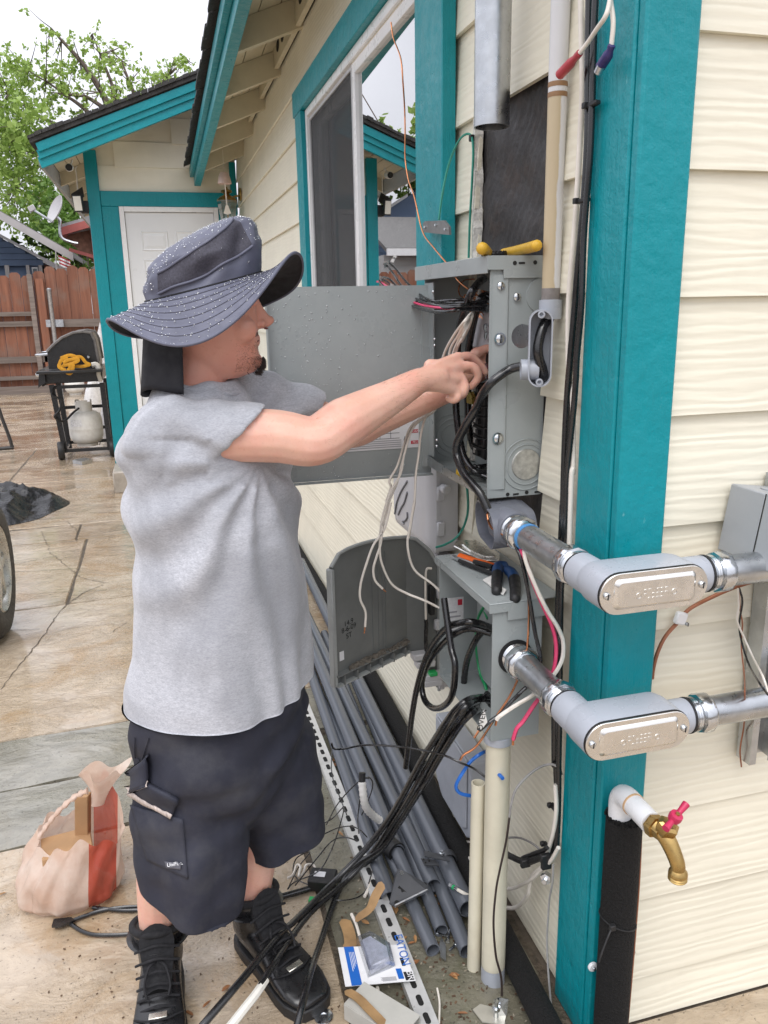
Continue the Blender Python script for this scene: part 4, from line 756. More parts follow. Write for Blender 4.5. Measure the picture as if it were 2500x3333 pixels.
# hinged door, swung out square to the wall, with its data label
door2 = MB().box(.262, .690, 2.030, 2.0325, 1.150, 1.645).build('panel_door', PANELG, pn, smooth=0)
mb = MB().box(.262, .690, 2.012, 2.0298, 1.146, 1.1495); mb.build('door_flange', PANELG, door2, smooth=0)
MB().box(.2585, .2615, 2.012, 2.0325, 1.146, 1.648).build('door_flange', PANELG, door2, smooth=0)
MB().box(.662, .688, 2.020, 2.0295, 1.17, 1.62).build('hinge_strip', PANELG, door2, smooth=0)
c0 = V((0.4293,2.029,1.219)); c1 = V((0.6546,2.029,1.223)); zt = c1.z+.085; zb = c1.z; xl = .40; xr = c1.x
lab = MB().box(xl, xr, 2.0288, 2.0294, zb, zt).build('data_label', mat('label_paper', (.72, .72, .74), .4, var=.04), door2, smooth=0)
INK = mat('label_ink', (.05, .05, .06), .6)
for k, x in enumerate((.43, .47, .51, .545, .575)): MB().box(x, x+.0012, 2.0282, 2.0287, zb+.028, zt).build('ruled_line', INK, lab, smooth=0)
for k, z in enumerate((.028, .042, .056, .070)): MB().box(xl, .60, 2.0282, 2.0286, zb+z, zb+z+.0011).build('ruled_line', INK, lab, smooth=0)
for k in range(4): MB().box(xl+.004, .605, 2.0283, 2.0287, zb+.005+k*.0055, zb+.0072+k*.0055).build('print_line', mat('label_grey_ink', (.32, .32, .34), .6) if k == 0 else bpy.data.materials['label_grey_ink'], lab, smooth=0)
for z in (.010, .040): MB().box(.632, xr-.002, 2.0282, 2.0287, zb+z, zb+z+.009).build('warning_stripe', mat('label_red', (.50, .02, .04), .5) if z == .010 else bpy.data.materials['label_red'], lab, smooth=0)
for i, (tx, z) in enumerate((('PELIGRO', .0115), ('DANGER', .0415))):
    text_mesh('printed_word', tx, .009, WHITEV, lab, (.654, 2.0278, zb+z), (R(90), 0, 0))
mb = MB(); mb.prism([(0, 0), (.010, 0), (.012, .012), (.009, .02), (.006, .013), (.003, .021), (0, .012)], (.612, 2.0282, zb+.012), (1, 0, 0), (0, 0, 1), (0, .0005, 0)); mb.build('hand_symbol', INK, lab, smooth=0)
# rain beads
DROP = glass_mat('water_bead', (.9, .93, .95), .03, .35)
def bead_sphere(mb, c, r, nrm=None, sq=.6):
    c = V(c); n = V(nrm).normalized() if nrm is not None else V((0, 0, 1)); u = n.orthogonal().normalized(); w_ = n.cross(u); vs = [c+n*r*sq]; m = 6
    for k in range(m): a = 2*math.pi*k/m; vs.append(c+(u*math.cos(a)+w_*math.sin(a))*r*.75+n*r*sq*.6)
    for k in range(m): a = 2*math.pi*k/m; vs.append(c+(u*math.cos(a)+w_*math.sin(a))*r)
    mb.add(vs, [(0, 1+k, 1+(k+1) % m) for k in range(m)]+[(1+k, 1+m+k, 1+m+(k+1) % m, 1+(k+1) % m) for k in range(m)])
mb = MB()
for _ in range(420):
    x = rnd.uniform(.27, .66) if rnd.random() < .5 else rnd.uniform(.27, .45); z = rnd.uniform(1.155, 1.64); bead_sphere(mb, (x, 2.0298, z), rnd.uniform(.0008, .0026), (0, -1, 0))
mb.build('water_beads', DROP, door2, kind='stuff')
# cables in the panel
pc = thing('panel_feeder_cable', (0.72,1.769,1.642), 'thick black cable arching down the inside of the breaker panel', 'cable')
wire('cable_jacket', [(0.75,1.817,1.654),(0.72,1.778,1.642),(0.69,1.744,1.621),(0.7,1.813,1.587),(0.7,1.844,1.545),(0.7,1.858,1.498),(0.7,1.865,1.441),(0.7,1.868,1.379),(0.7,1.863,1.328),(0.7,1.84,1.272),(0.7,1.806,1.229),(0.71,1.766,1.203),(0.74,1.759,1.195)], .0092, BLKW, pc, 10)
pc2 = thing('panel_feeder_cable', (0.76,1.823,1.611), 'black cable looping behind the hands inside the breaker panel', 'cable')
wire('cable_jacket', [(0.77,1.825,1.611),(0.76,1.832,1.615),(0.745,1.829,1.605),(0.745,1.859,1.566),(0.745,1.885,1.519),(0.745,1.9,1.478),(0.745,1.902,1.419),(0.745,1.9,1.349),(0.745,1.894,1.297),(0.76,1.902,1.244),(0.77,1.878,1.226),(0.78,1.856,1.218)], .0092, BLKW, pc2, 10)
mc = thing('branch_cable', (0.7303,1.53,1.47), 'black cable bent from the plastic conduit fitting past the panel edge', 'cable')
wire('cable_jacket', [(0.7591,1.575,1.47),(0.7415,1.575,1.467),(0.7196,1.59,1.46),(0.6942,1.59,1.446),(0.6742,1.595,1.429),(0.6673,1.62,1.403),(0.6652,1.65,1.369),(0.6502,1.67,1.333),(0.6413,1.69,1.299),(0.6372,1.695,1.279),(0.6382,1.69,1.254),(0.64,1.65,1.223),(0.6484,1.62,1.206),(0.6571,1.6,1.191),(0.6661,1.585,1.165),(0.6699,1.58,1.153)], .0098, BLKW, mc, 10)
def lead(name, pts, r, m, tip=None): 
    o = wire(name, pts, r, m, mc)
    if tip: wire('bare_end', [pts[-1]]+tip, r*.6, COPPER, o)
lead('white_conductor', [(0.6714,1.58,1.157),(0.6741,1.57,1.138),(0.6792,1.53,1.115),(0.6848,1.48,1.112),(0.6895,1.44,1.109),(0.6871,1.42,1.083),(0.7063,1.4,1.023),(0.7258,1.39,0.9799),(0.7452,1.38,0.9445),(0.7549,1.375,0.9122),(0.7493,1.37,0.8735),(0.7206,1.365,0.8381),(0.6813,1.36,0.813),(0.6402,1.36,0.7943),(0.6077,1.36,0.7765),(0.6017,1.36,0.7691)], .0046, WHTW, [(0.5999,1.36,0.758)])
lead('red_conductor', [(0.6889,1.47,1.106),(0.6874,1.43,1.092),(0.698,1.41,1.045),(0.7155,1.4,0.9978),(0.7378,1.39,0.9414),(0.7447,1.385,0.8968),(0.7383,1.38,0.8537),(0.7181,1.375,0.8125),(0.6912,1.37,0.7852),(0.6669,1.37,0.7506),(0.6526,1.37,0.7358),(0.6448,1.37,0.7112)], .0046, REDW, [(0.6447,1.37,0.6991)])
lead('black_conductor', [(0.6824,1.47,1.111),(0.6838,1.44,1.089),(0.6931,1.43,1.039),(0.7005,1.42,0.984),(0.7082,1.41,0.9247),(0.7165,1.4,0.8732),(0.7085,1.4,0.8318),(0.6753,1.4,0.8026),(0.6503,1.4,0.7807),(0.6297,1.4,0.7581),(0.6088,1.4,0.7464),(0.5798,1.4,0.7275)], .0043, BLKW, [(0.5695,1.4,0.7119)])
lead('bare_ground', [(0.6728,1.58,1.155),(0.663,1.57,1.146),(0.6637,1.55,1.125),(0.6704,1.53,1.12),(0.6825,1.47,1.109),(0.6908,1.45,1.081),(0.6982,1.44,1.027),(0.7012,1.43,0.9802),(0.6965,1.42,0.9095),(0.6894,1.42,0.8596),(0.6633,1.42,0.7946),(0.626,1.42,0.7394),(0.5842,1.42,0.6803),(0.5547,1.42,0.6633),(0.5455,1.42,0.6516)], .0026, COPPER)
mb = MB(); P = [(0.5684,1.345,0.8076),(0.5753,1.345,0.7774),(0.561,1.345,0.7611),(0.5575,1.345,0.7825)]; mb.add([V(p) for p in P]+[V(p)+V((0, .001, 0)) for p in P], [(3, 2, 1, 0), (4, 5, 6, 7)]+[(k, (k+1) % 4, (k+1) % 4+4, k+4) for k in range(4)]); tg = mb.build('paper_flag', mat('paper_white', (.72, .71, .68), .7), mc, smooth=0)
text_mesh('written_word', 'OVEN', .018, BLKM, tg, (0.5683,1.344,0.7834), (R(90), R(-78), 0))
# tangle of circuit wires draped out of the panel to the left
wb = thing('circuit_wires', (0.7,1.813,1.6), 'black and pink circuit wires drooping out over the panel door', 'wires')
for pts, m in (([(0.76,1.823,1.605),(0.69,1.778,1.599),(0.66,1.886,1.602),(0.66,2.016,1.619),(0.66,2.148,1.657),(0.66,2.254,1.698),(0.66,2.324,1.716),(0.66,2.37,1.713)], BLKW), ([(0.76,1.822,1.599),(0.69,1.787,1.596),(0.65,1.838,1.593),(0.65,2.008,1.608),(0.65,2.155,1.646),(0.65,2.248,1.686),(0.65,2.319,1.712)], BLKW), ([(0.76,1.822,1.592),(0.68,1.761,1.592),(0.65,1.799,1.589),(0.65,1.963,1.595),(0.65,2.104,1.617),(0.65,2.236,1.645),(0.65,2.322,1.666),(0.65,2.375,1.672)], BLKW), ([(0.76,1.83,1.586),(0.68,1.77,1.587),(0.64,1.781,1.58),(0.64,1.933,1.585),(0.64,2.098,1.602),(0.64,2.244,1.634),(0.64,2.332,1.657),(0.64,2.355,1.667)], BLKW), ([(0.76,1.83,1.581),(0.67,1.761,1.583),(0.64,1.829,1.578),(0.64,1.955,1.585),(0.64,2.11,1.606),(0.64,2.216,1.629),(0.64,2.317,1.651)], BLKW), ([(0.76,1.839,1.586),(0.67,1.798,1.587),(0.645,1.844,1.589),(0.645,1.97,1.596),(0.645,2.114,1.613),(0.645,2.247,1.641),(0.645,2.35,1.661),(0.645,2.397,1.665)], REDW), ([(0.7,1.804,1.607),(0.66,1.827,1.605),(0.66,1.949,1.604),(0.66,2.075,1.616),(0.66,2.162,1.632),(0.66,2.242,1.648),(0.66,2.313,1.67),(0.66,2.388,1.678)], BLKW)):
    o = wire('conductor', pts, .0030, m, wb)
for p in ((0.655,2.249,1.722), (0.65,2.304,1.71), (0.645,2.349,1.671), (0.645,2.233,1.645)):
    mb = MB(); q_ = V(p)
    for _ in range(3):
        d = V((rnd.uniform(-1, 1), rnd.uniform(-1, 1), rnd.uniform(-1, 1)))*.012; mb.add([q_-d, q_+V((d.y, d.z, d.x)), q_+d, q_-V((d.y, d.z, d.x))], [(0, 1, 2, 3)])
    mb.build('stripped_jacket', mat('torn_grey_jacket', (.50, .48, .46), .7) if 'torn_grey_jacket' not in bpy.data.materials else bpy.data.materials['torn_grey_jacket'], wb, smooth=0)
nw_ = thing('neutral_wires', (0.72,1.802,1.593), 'bundle of long white neutral wires dangling below the panel', 'wires')
for k, pts in enumerate(([(0.76,1.867,1.628),(0.73,1.827,1.586),(0.66,1.7,1.564),(0.66,1.761,1.535),(0.66,1.817,1.501),(0.66,1.846,1.477),(0.66,1.877,1.442),(0.66,1.887,1.39)]+[(0.6603,1.92,1.344),(0.6267,1.92,1.318),(0.5968,1.92,1.295),(0.5778,1.92,1.246),(0.5605,1.92,1.197),(0.5395,1.92,1.162),(0.5429,1.92,1.143),(0.5293,1.92,1.106)], [(0.76,1.867,1.628),(0.73,1.831,1.58),(0.665,1.722,1.554),(0.665,1.765,1.525),(0.665,1.811,1.495),(0.665,1.83,1.458),(0.665,1.86,1.409)]+[(0.6571,1.9,1.34),(0.6017,1.9,1.304),(0.5753,1.9,1.235),(0.5636,1.9,1.182),(0.5371,1.9,1.137),(0.5138,1.9,1.073),(0.5053,1.9,1.018)], [(0.76,1.867,1.622),(0.73,1.835,1.573),(0.67,1.726,1.548),(0.67,1.769,1.519),(0.67,1.806,1.485),(0.67,1.825,1.445),(0.67,1.864,1.391)]+[(0.6568,1.91,1.335),(0.6011,1.91,1.296),(0.5744,1.91,1.219),(0.5589,1.91,1.162),(0.5358,1.91,1.109),(0.5199,1.91,1.055),(0.5117,1.91,1.014)], [(0.76,1.858,1.621),(0.73,1.844,1.56),(0.675,1.756,1.525),(0.675,1.801,1.489),(0.675,1.819,1.429),(0.675,1.868,1.381)]+[(0.6353,1.89,1.335),(0.6167,1.89,1.287),(0.6089,1.89,1.227),(0.6011,1.89,1.178),(0.5967,1.89,1.105),(0.5888,1.89,1.062),(0.5808,1.89,1.013)], [(0.76,1.858,1.618),(0.73,1.831,1.593),(0.7,1.764,1.568),(0.7,1.785,1.543),(0.7,1.83,1.509)])):
    o = wire('conductor', pts, .0031, WHTW, nw_)
# their free ends lower down
for pts in ([(0.5311,1.88,1.113),(0.5128,1.88,1.047),(0.4826,1.88,1.005),(0.4618,1.88,0.9528),(0.4469,1.88,0.9043),(0.4448,1.88,0.864),(0.4577,1.88,0.8266),(0.4557,1.88,0.7855)], [(0.508,1.88,1.052),(0.5023,1.88,1.008),(0.4892,1.88,0.9699),(0.4812,1.88,0.9407),(0.4854,1.88,0.91),(0.5048,1.88,0.885)], [(0.5027,1.88,1.033),(0.4994,1.88,0.9887),(0.506,1.88,0.9481),(0.53,1.88,0.8948),(0.5699,1.88,0.8646),(0.6143,1.86,0.8459),(0.6483,1.84,0.8285),(0.66,1.83,0.8256)], [(0.5925,1.88,1.108),(0.582,1.88,1.05),(0.5739,1.88,0.9962),(0.5909,1.88,0.9288),(0.6349,1.86,0.8897),(0.6585,1.84,0.8633),(0.6626,1.83,0.851)]):
    o = wire('conductor', pts, .0033, WHTW, nw_)
for a, b_ in (((0.4557,1.88,0.7866), (0.4528,1.88,0.7677)), ((0.5038,1.88,0.8861), (0.5136,1.88,0.8753))): wire('bare_end', [a, b_], .0018, COPPER, nw_, sm=0)
cw = thing('copper_wire', (0.71,1.795,1.64), 'long bare copper wire springing up from the panel top', 'wire')
wire('wire_strand', [(0.66,2.259,2.317),(0.66,2.238,2.274),(0.66,2.175,2.21),(0.66,2.157,2.147),(0.68,2.21,2.097),(0.68,2.208,2.039),(0.68,2.21,1.978),(0.68,2.182,1.92),(0.68,2.132,1.872),(0.68,2.064,1.779),(0.68,1.972,1.732),(0.68,1.863,1.683),(0.685,1.82,1.651),(0.7,1.794,1.631),(0.73,1.806,1.616)], .0021, COPPER, cw)
coil = thing('copper_ground_coil', (0.78,1.888,1.599), 'copper ground wires bunched at the top of the panel back', 'wires')
for k in range(9):
    a = V((0.78,1.871,1.605)); wire('wire_strand', [a+V((rnd.uniform(-.01, .01), rnd.uniform(-.03, .03), rnd.uniform(-.01, .02))), a+V((-.02-rnd.random()*.02, rnd.uniform(-.03, .07), rnd.uniform(-.02, .03))), a+V((-.01, rnd.uniform(-.05, .05), -.03-rnd.random()*.04))], .0015, COPPER, coil, 5)
wire('wire_strand', [(0.76,1.904,1.655),(0.76,1.97,1.654),(0.76,2.009,1.638),(0.76,1.999,1.617),(0.76,1.94,1.609)], .0018, COPPER, coil)
wn_ = thing('wire_connector', (0.69,1.817,1.191), 'yellow twist-on wire connector at the panel bottom edge', 'connector')
c = V((0.685,1.799,1.193)); mb = MB(); mb.lathe([(.003, -.024), (.006, -.018), (.010, 0), (.011, .008), (.009, .014)], c, (.15, -.3, .9), 10); mb.build('cap', mat('connector_yellow', (.62, .38, .02), .45), wn_); wire('lead', [c+V((0, 0, .01)), c+V((.03, -.03, .006)), c+V((.06, -.09, -.004))], .002, mat('grey_lead', (.22, .22, .23), .5), wn_)
for k in range(4):
    gw = wire('bottom_loop', [(0.72,1.847,1.199),(0.72,1.791,1.21),(0.76,1.808,1.207)] if k == 0 else [(0.72,1.828,1.185),(0.72,1.763,1.194),(0.76,1.806,1.172)] if k == 1 else [(0.73,1.816,1.208),(0.73,1.78,1.208),(0.77,1.831,1.193)] if k == 2 else [(0.74,1.84,1.163),(0.74,1.794,1.173),(0.77,1.83,1.159)], .004, BLKW, wn_)
# ---- mast conduit, plastic conduit with fitting
ms = thing('mast_conduit', (0.735,1.749,1.966), 'large galvanised steel mast conduit cut off above the panel', 'conduit')
mb = MB(); a = V((0.735,1.749,1.967)); mb.pipe(a, a+V((0, 0, 1.25)), .0385, .035, 36); mb.build('steel_pipe', GALV, ms, smooth=50)
sp_ = thing('plastic_conduit', (0.7859,1.545,1.597), 'weathered tan and white plastic conduit dropping to an open fitting', 'conduit')
a = V((0.786,1.545,1.595)); b_ = V((0.7685,1.545,2.148)); 
def split_mat():
    m, t, b = base_mat('half_painted_conduit'); g = t.nodes.new('ShaderNodeNewGeometry'); sp = t.nodes.new('ShaderNodeSeparateXYZ'); t.links.new(g.outputs['Position'], sp.inputs[0])
    f = math_node(t, 'ADD', math_node(t, 'MULTIPLY', math_node(t, 'SUBTRACT', sp.outputs[0], (a.x+b_.x)/2-.002), 60), math_node(t, 'SUBTRACT', noise(t, 28, 6, .7, coords(t, (1, 1, .3))), .5))
    up_ = math_node(t, 'MULTIPLY', math_node(t, 'SUBTRACT', sp.outputs[2], 1.975), 60)
    f2 = math_node(t, 'MAXIMUM', f, up_)
    c = ramp(t, f2, [(.45, (.50, .41, .27)), (.6, (.62, .62, .63))]); t.links.new(c, b.inputs['Base Color']); b.inputs['Roughness'].default_value = .45; bump(t, b, noise(t, 40, 4, .6, coords(t)), .2, .002); return m
mb = MB(); mb.tube([a, a+V((0, 0, 1.2))], .0185, 24); mb.build('conduit_pipe', split_mat(), sp_, smooth=50)
for z in (1.985, 2.003): 
    mb = MB(); mb.lathe([(.0189, z-a.z-.004), (.0191, z-a.z), (.0189, z-a.z+.005)], a, n=24, caps=False); mb.build('stain_ring', mat('brown_primer', (.27, .15, .07), .5) if z < 2 else bpy.data.materials['brown_primer'], sp_)
mb = MB(); mb.lathe([(.0189, .004), (.0191, .03)], a, n=24, caps=False); mb.build('glue_collar', mat('grey_putty', (.22, .20, .19), .6, var=.2, scale=60), sp_)
# fitting body: stadium tray facing left of the camera
fb = V((0.7831,1.545,1.504)); fx = V((.92, -.40, 0)).normalized(); fz = V((0, 0, 1)); fn = V((-.40, -.92, 0)).normalized()   # fx across, fn outward
def stadium(w_, h, n=10):
    r = w_/2; return [(r*math.cos(t), h/2-r+r*math.sin(t)) for t in [math.pi*k/n for k in range(n+1)]]+[(-r*math.cos(t), -h/2+r-r*math.sin(t)) for t in [math.pi*k/n for k in range(n+1)]]
fc = V((.758, 1.530, (1.592+1.435)/2-.008)); ring = lambda w_, h, d: [fc+fx*x+fz*z+fn*d for x, z in stadium(w_, h)]
mb = MB(); mb.loft([ring(.040, .148, -.030), ring(.048, .156, -.024), ring(.048, .156, .020), ring(.042, .150, .020), ring(.042, .150, -.020)], True); fo = mb.build('fitting_body', PVCG, sp_, smooth=50)
mb = MB(); mb.lathe([(.0235, -.012), (.0235, .026), (.020, .027)], (a.x, a.y, fc.z+.070), n=24); mb.build('fitting_hub', PVCG, sp_, smooth=50)
hb = fc+V((-.028, .012, -.044)); mb = MB(); mb.pipe(fc+V((0, .006, -.044)), fc+V((-.034, .018, -.044)), .0215, .015, 24); mb.build('fitting_hub', PVCG, sp_, smooth=50)
for s_ in (1, -1):
    q_ = fc+fz*.068*s_+fn*.018; mb = MB(); mb.lathe([(.0075, -.02), (.0075, .003), (.0045, .0035), (.002, -.004)], q_, fn, 16); mb.build('screw_boss', PVCG, sp_)
wire('inner_cable', [(a.x, a.y, fc.z+.06), fc+V((.006, .0, .045)), fc+V((-.008, -.008, .01)), fc+V((-.008, -.010, -.015)), fc+V((.006, -.004, -.045)), fc+V((.012, .004, -.06))], .0105, BLKW, sp_, 10)
# ---- open plastic elbow under the panel + two steel conduit runs round the corner post
def emb_plate(name, x0, x1, z0, z1, y, d, mt, par):
    rings = []; n = 6
    def rr(ins, rad, yy):
        P = []
        for cx, cz, a0 in ((x1-ins-rad, z1-ins-rad, 0), (x0+ins+rad, z1-ins-rad, 1), (x0+ins+rad, z0+ins+rad, 2), (x1-ins-rad, z0+ins+rad, 3)):
            for k in range(n+1): t = math.pi/2*(a0+k/n); P.append((cx+rad*math.cos(t), yy, cz+rad*math.sin(t)))
        return P
    mb = MB(); mb.loft([rr(0, .010, y), rr(.002, .010, y-d*.6), rr(.006, .008, y-d)], False); mb.add(rr(.006, .008, y-d), [tuple(range(4*(n+1)))]); return mb.build(name, mt, par, smooth=50)
def connector(par, c, ax, r, ln, flare=True):
    """zinc compression connector: lock ring, threaded neck, hex gland"""
    c, ax = V(c), V(ax)
    mb = MB(); mb.lathe([(r*1.08, 0), (r*1.08, .006)]+[(r*(1.10 if k % 2 else 1.15), .006+.0022*k) for k in range(6)]+[(r*1.05, .020)], c, ax, 32); mb.build('threaded_neck', ZINC, par, smooth=30)
    mb = MB(); mb.lathe([(r*1.05, .020), (r*1.28, .022), (r*1.34, .027), (r*1.34, ln-.010), (r*1.28, ln-.005), (r*1.06, ln)], c, ax, 10); mb.build('gland_nut', ZINC, par, smooth=50)
    mb = MB(); mb.lathe([(r*1.2, -.002), (r*1.2, .002)], c, ax, 28); mb.build('gasket', BLKM, par)
def conduit_run(label, xc, zc, ystart, zr, coverx0, coverx1):
    rn = thing('conduit_run', (xc, 1.3, zc), label, 'conduit'); r = .0285
    mb = MB(); mb.tube([(xc, ystart, zc), (xc, 1.27, zc)], r, 32); mb.build('steel_pipe', GALV, rn, smooth=50)
    connector(rn, (xc, ystart+.03, zc), (0, -1, 0), r, .055); connector(rn, (xc, 1.232, zc), (0, 1, 0), r, .05)
    # body: back hub, stadium shell, side hub
    mb = MB(); mb.lathe([(.0345, 0), (.0345, .05), (.032, .065)], (xc, 1.230, zc), (0, -1, 0), 32); mb.build('hub', PVCG, rn, smooth=50)
    w_ = coverx1-coverx0; h = .074; cx = (coverx0+coverx1)/2; n = 14; rr = h/2
    st_ = lambda y, k=1.0, dx=0: [(cx+dx+(s*(w_/2-rr)+rr*k*math.cos(t)*1), y, zc+rr*k*math.sin(t)) for s, t in [(1, -math.pi/2+math.pi*j/n) for j in range(n+1)]+[(-1, math.pi/2+math.pi*j/n) for j in range(n+1)]]
    mb = MB(); mb.loft([st_(1.104), st_(1.108, 1.02), st_(1.165, 1.02), st_(1.185, .9), st_(1.192, .6)]); body = mb.build('conduit_body', PVCG, rn, smooth=45)
    mb = MB(); mb.lathe([(.033, -.05), (.0335, 0), (.0335, .035), (.031, .04)], (coverx1-.01, 1.152, zr), (1, 0, 0), 32); mb.build('hub', PVCG, rn, smooth=50)
    cv = MB().loft([st_(1.1035, .985), st_(1.1005, .985), st_(1.0995, .96)]).build('cover_plate', ALU, body, smooth=40)
    MB().loft([st_(1.1065, 1.015), st_(1.1038, 1.015)]).build('gasket', BLKM, body, smooth=40)
    emb_plate('embossed_panel', coverx0+.026, coverx1-.026, zc-.027, zc+.027, 1.0995, .005, ALU, cv)
    for sx in (coverx0+.013, coverx1-.013): screw('cover_screw', (sx, 1.0992, zc), (0, -1, 0), .0062, ZINC, cv)
    for sx in (-.034, .034):
        mb = MB(); mb.tube([(cx+sx+.005*math.cos(2*math.pi*k/14), 1.0944, zc-.004+.005*math.sin(2*math.pi*k/14)) for k in range(14)], .0007, 5, closed=True); mb.build('embossed_ring', ALU, cv)
    for i in range(3):
        for k in range(6): MB().box(cx-.024+k*.008, cx-.0185+k*.008, 1.0938, 1.0944, zc-.013+.0075*i, zc-.0085+.0075*i).build('embossed_mark', ALU, cv, bevel=.0008) if (i*7+k*3) % 5 else None
    x2 = coverx1+.030
    connector(rn, (x2, 1.152, zr), (1, 0, 0), r, .05)
    mb = MB(); mb.tube([(x2+.02, 1.152, zr), (1.9, 1.152, zr-.004)], r, 32); mb.build('steel_pipe', GALV, rn, smooth=50)
    return rn
run1 = conduit_run('upper steel conduit bent round the teal post through a grey elbow fitting', .705, 1.124, 1.49, 1.122, .667, .876)
run2 = conduit_run('lower steel conduit leaving the small grey box through an elbow fitting', .690, .851, 1.437, .842, .655, .865)
mb = MB(); mb.lathe([(.0300, 0), (.0300, .010)], (.705, 1.455, 1.124), (0, -1, 0), 28); mb.build('blue_ring', mat('blue_plastic_ring', (.08, .28, .58), .3), run1)
el = thing('open_elbow', (0.7,1.693,1.124), 'open dark grey plastic elbow fitting hanging under the panel', 'fitting')
EL = mat('slate_pvc', (.15, .16, .19), .35, var=.08)
ec = V((.700, 1.60, 1.118)); en = V((-.80, .12, -.05)).normalized(); ew = V((0, 1, 0)); ew = (ew-en*ew.dot(en)).normalized(); ev = en.cross(ew)
rr_ = lambda w_, h, d, s_=0: [ec+ew*(x)+ev*(z)+en*d for x, z in [(p[1], p[0]) for p in stadium(w_, h, 10)]]
mb = MB(); mb.loft([rr_(.070, .15, -.07), rr_(.084, .17, -.05), rr_(.088, .175, .03), rr_(.082, .168, .03), rr_(.078, .16, -.045)], True); mb.build('elbow_body', EL, el, smooth=50)
mb = MB(); mb.lathe([(.040, 0), (.040, .05), (.036, .055)], (.705, 1.57, 1.124), (0, -1, 0), 28); mb.build('elbow_hub', EL, el, smooth=50)
# ---- grey junction box on the end wall, strut, wires there
jb = thing('junction_box', (1.10, 1.16, 1.12), 'grey metal junction box with seamed lid on the end wall', 'junction box')
JB = mat('box_grey', (.33, .345, .365), .4, var=.06, scale=8); t8 = R(8); jx = V((math.cos(t8), 0, -math.sin(t8))); jz = V((math.sin(t8), 0, math.cos(t8))); jc = V((1.025, 1.16, 1.19))
mb = MB(); mb.obox(jc+jx*.09+V((0, .052, 0)), jx*.09, (0, .047, 0), jz*.066); mb.build('box_body', JB, jb, bevel=.003, seg=2)
mb = MB(); mb.obox(jc+jx*.09+V((0, -.05, 0)), jx*.092, (0, .0525, 0), jz*.068); mb.build('box_lid', JB, jb, bevel=.003, seg=2)
mb = MB(); mb.obox(jc+jx*.09+V((0, .0038, 0)), jx*.0895, (0, .003, 0), jz*.0655); mb.build('lid_gasket', BLKM, jb)
mb = MB(); mb.lathe([(.018, 0), (.018, .002), (.016, .003)], jc+jx*.05+V((0, .05, 0))+jz*.0662, jz, 20); mb.build('knockout', JB, jb)
sr_ = thing('strut_channel', (1.15, 1.25, .65), 'upright galvanised strut channel fixed to the end wall', 'channel')
mb = MB(); mb.prism([(0, 0), (.0, -.04), (.016, -.04), (.016, -.034), (.004, -.034), (.004, -.004), (.062, -.004), (.062, -.034), (.050, -.034), (.050, -.04), (.066, -.04), (.066, 0)], (1.117, 1.265, .65), (1, 0, 0), (0, 1, 0), (0, 0, .62)); mb.build('channel_profile', GALV, sr_, smooth=0)
gcab = thing('ground_cable', (0.8899,1.255,0.8658), 'brown copper cable clipped to the end wall beside the post', 'cable')
wire('cable_strand', [(1.084,1.23,1.061),(1.057,1.25,1.044),(1.014,1.258,1.026),(0.9644,1.258,1.007),(0.9428,1.258,0.9844),(0.9149,1.258,0.9566),(0.8991,1.258,0.924),(0.8917,1.258,0.8899),(0.8904,1.258,0.8676)], .0042, mat('brown_copper', (.33, .13, .07), .45, .4), gcab)
c = V((0.9405,1.252,0.9927)); mb = MB(); mb.obox(c, (.012, 0, -.004), (0, .006, 0), (.004, 0, .012)); mb.build('cable_clip', WHITEV, gcab, bevel=.003); screw('clip_screw', c+V((.012, -.004, -.012)), (0, -1, 0), .004, GALV, gcab)
for nm, lb, pts, r, m in (('loose_wire', 'thin bare brown wire hanging down the end wall', [(1.064,1.245,1.046),(1.072,1.245,0.9983),(1.081,1.245,0.9655),(1.084,1.245,0.9168),(1.068,1.21,0.87),(0.989,1.115,0.8937),(1.078,1.21,0.7867),(1.111,1.245,0.7285),(1.108,1.245,0.6769),(1.116,1.245,0.6348)], .0016, 'brown_copper'), ('loose_wire', 'thin black wire crossing below the junction box', [(1.057,1.235,1.047),(1.067,1.235,1.018),(1.065,1.235,0.9715),(1.075,1.235,0.9319),(1.068,1.2,0.8972),(1.015,1.11,0.9102),(1.028,1.1,0.889)], .0022, 'black_cable'), ('loose_wire', 'thin white wire crossing below the junction box', [(1.049,1.23,1.05),(1.055,1.23,1.012),(1.055,1.23,0.9811),(1.077,1.23,0.9402),(1.076,1.2,0.9118),(1.029,1.12,0.9184),(1.027,1.1,0.8952)], .0022, 'white_wire')):
    mb = MB(); mb.tube(cr(pts), r, 6); solo(mb, nm, bpy.data.materials[m], pts[-1], lb, 'wire', 'loose wires on the end wall')
# ---- lower enclosure
LX0, LX1, LY0, LY1, LZ0, LZ1 = .636, .752, 1.467, 1.81, .653, .982
lw = thing('junction_enclosure', (.70, 1.64, LZ0), 'open grey metal enclosure with tools on its lid, under the panel', 'enclosure')
MB().box(LX0, LX1, LY0, LY0+.003, LZ0, LZ1-.004).build('side_panel', PANELG, lw, smooth=0); MB().box(LX0, LX1, LY1-.003, LY1, LZ0, LZ1-.004).build('side_panel', PANELG, lw, smooth=0)
MB().box(LX1-.003, LX1, LY0+.0035, LY1-.0035, LZ0, LZ1-.004).build('back_panel', PANELG, lw, smooth=0); MB().box(LX0, LX1-.0035, LY0+.0035, LY1-.0035, LZ0, LZ0+.003).build('bottom_panel', PANELG, lw, smooth=0)
mb = MB(); mb.box(LX0-.010, .794, LY0-.006, LY1+.006, LZ1-.003, LZ1); mb.build('top_panel', PANELG, lw, bevel=.001)
MB().box(LX0-.0105, LX0-.008, LY0-.006, LY1+.006, LZ1-.018, LZ1-.0035).build('top_lip', PANELG, lw, smooth=0)
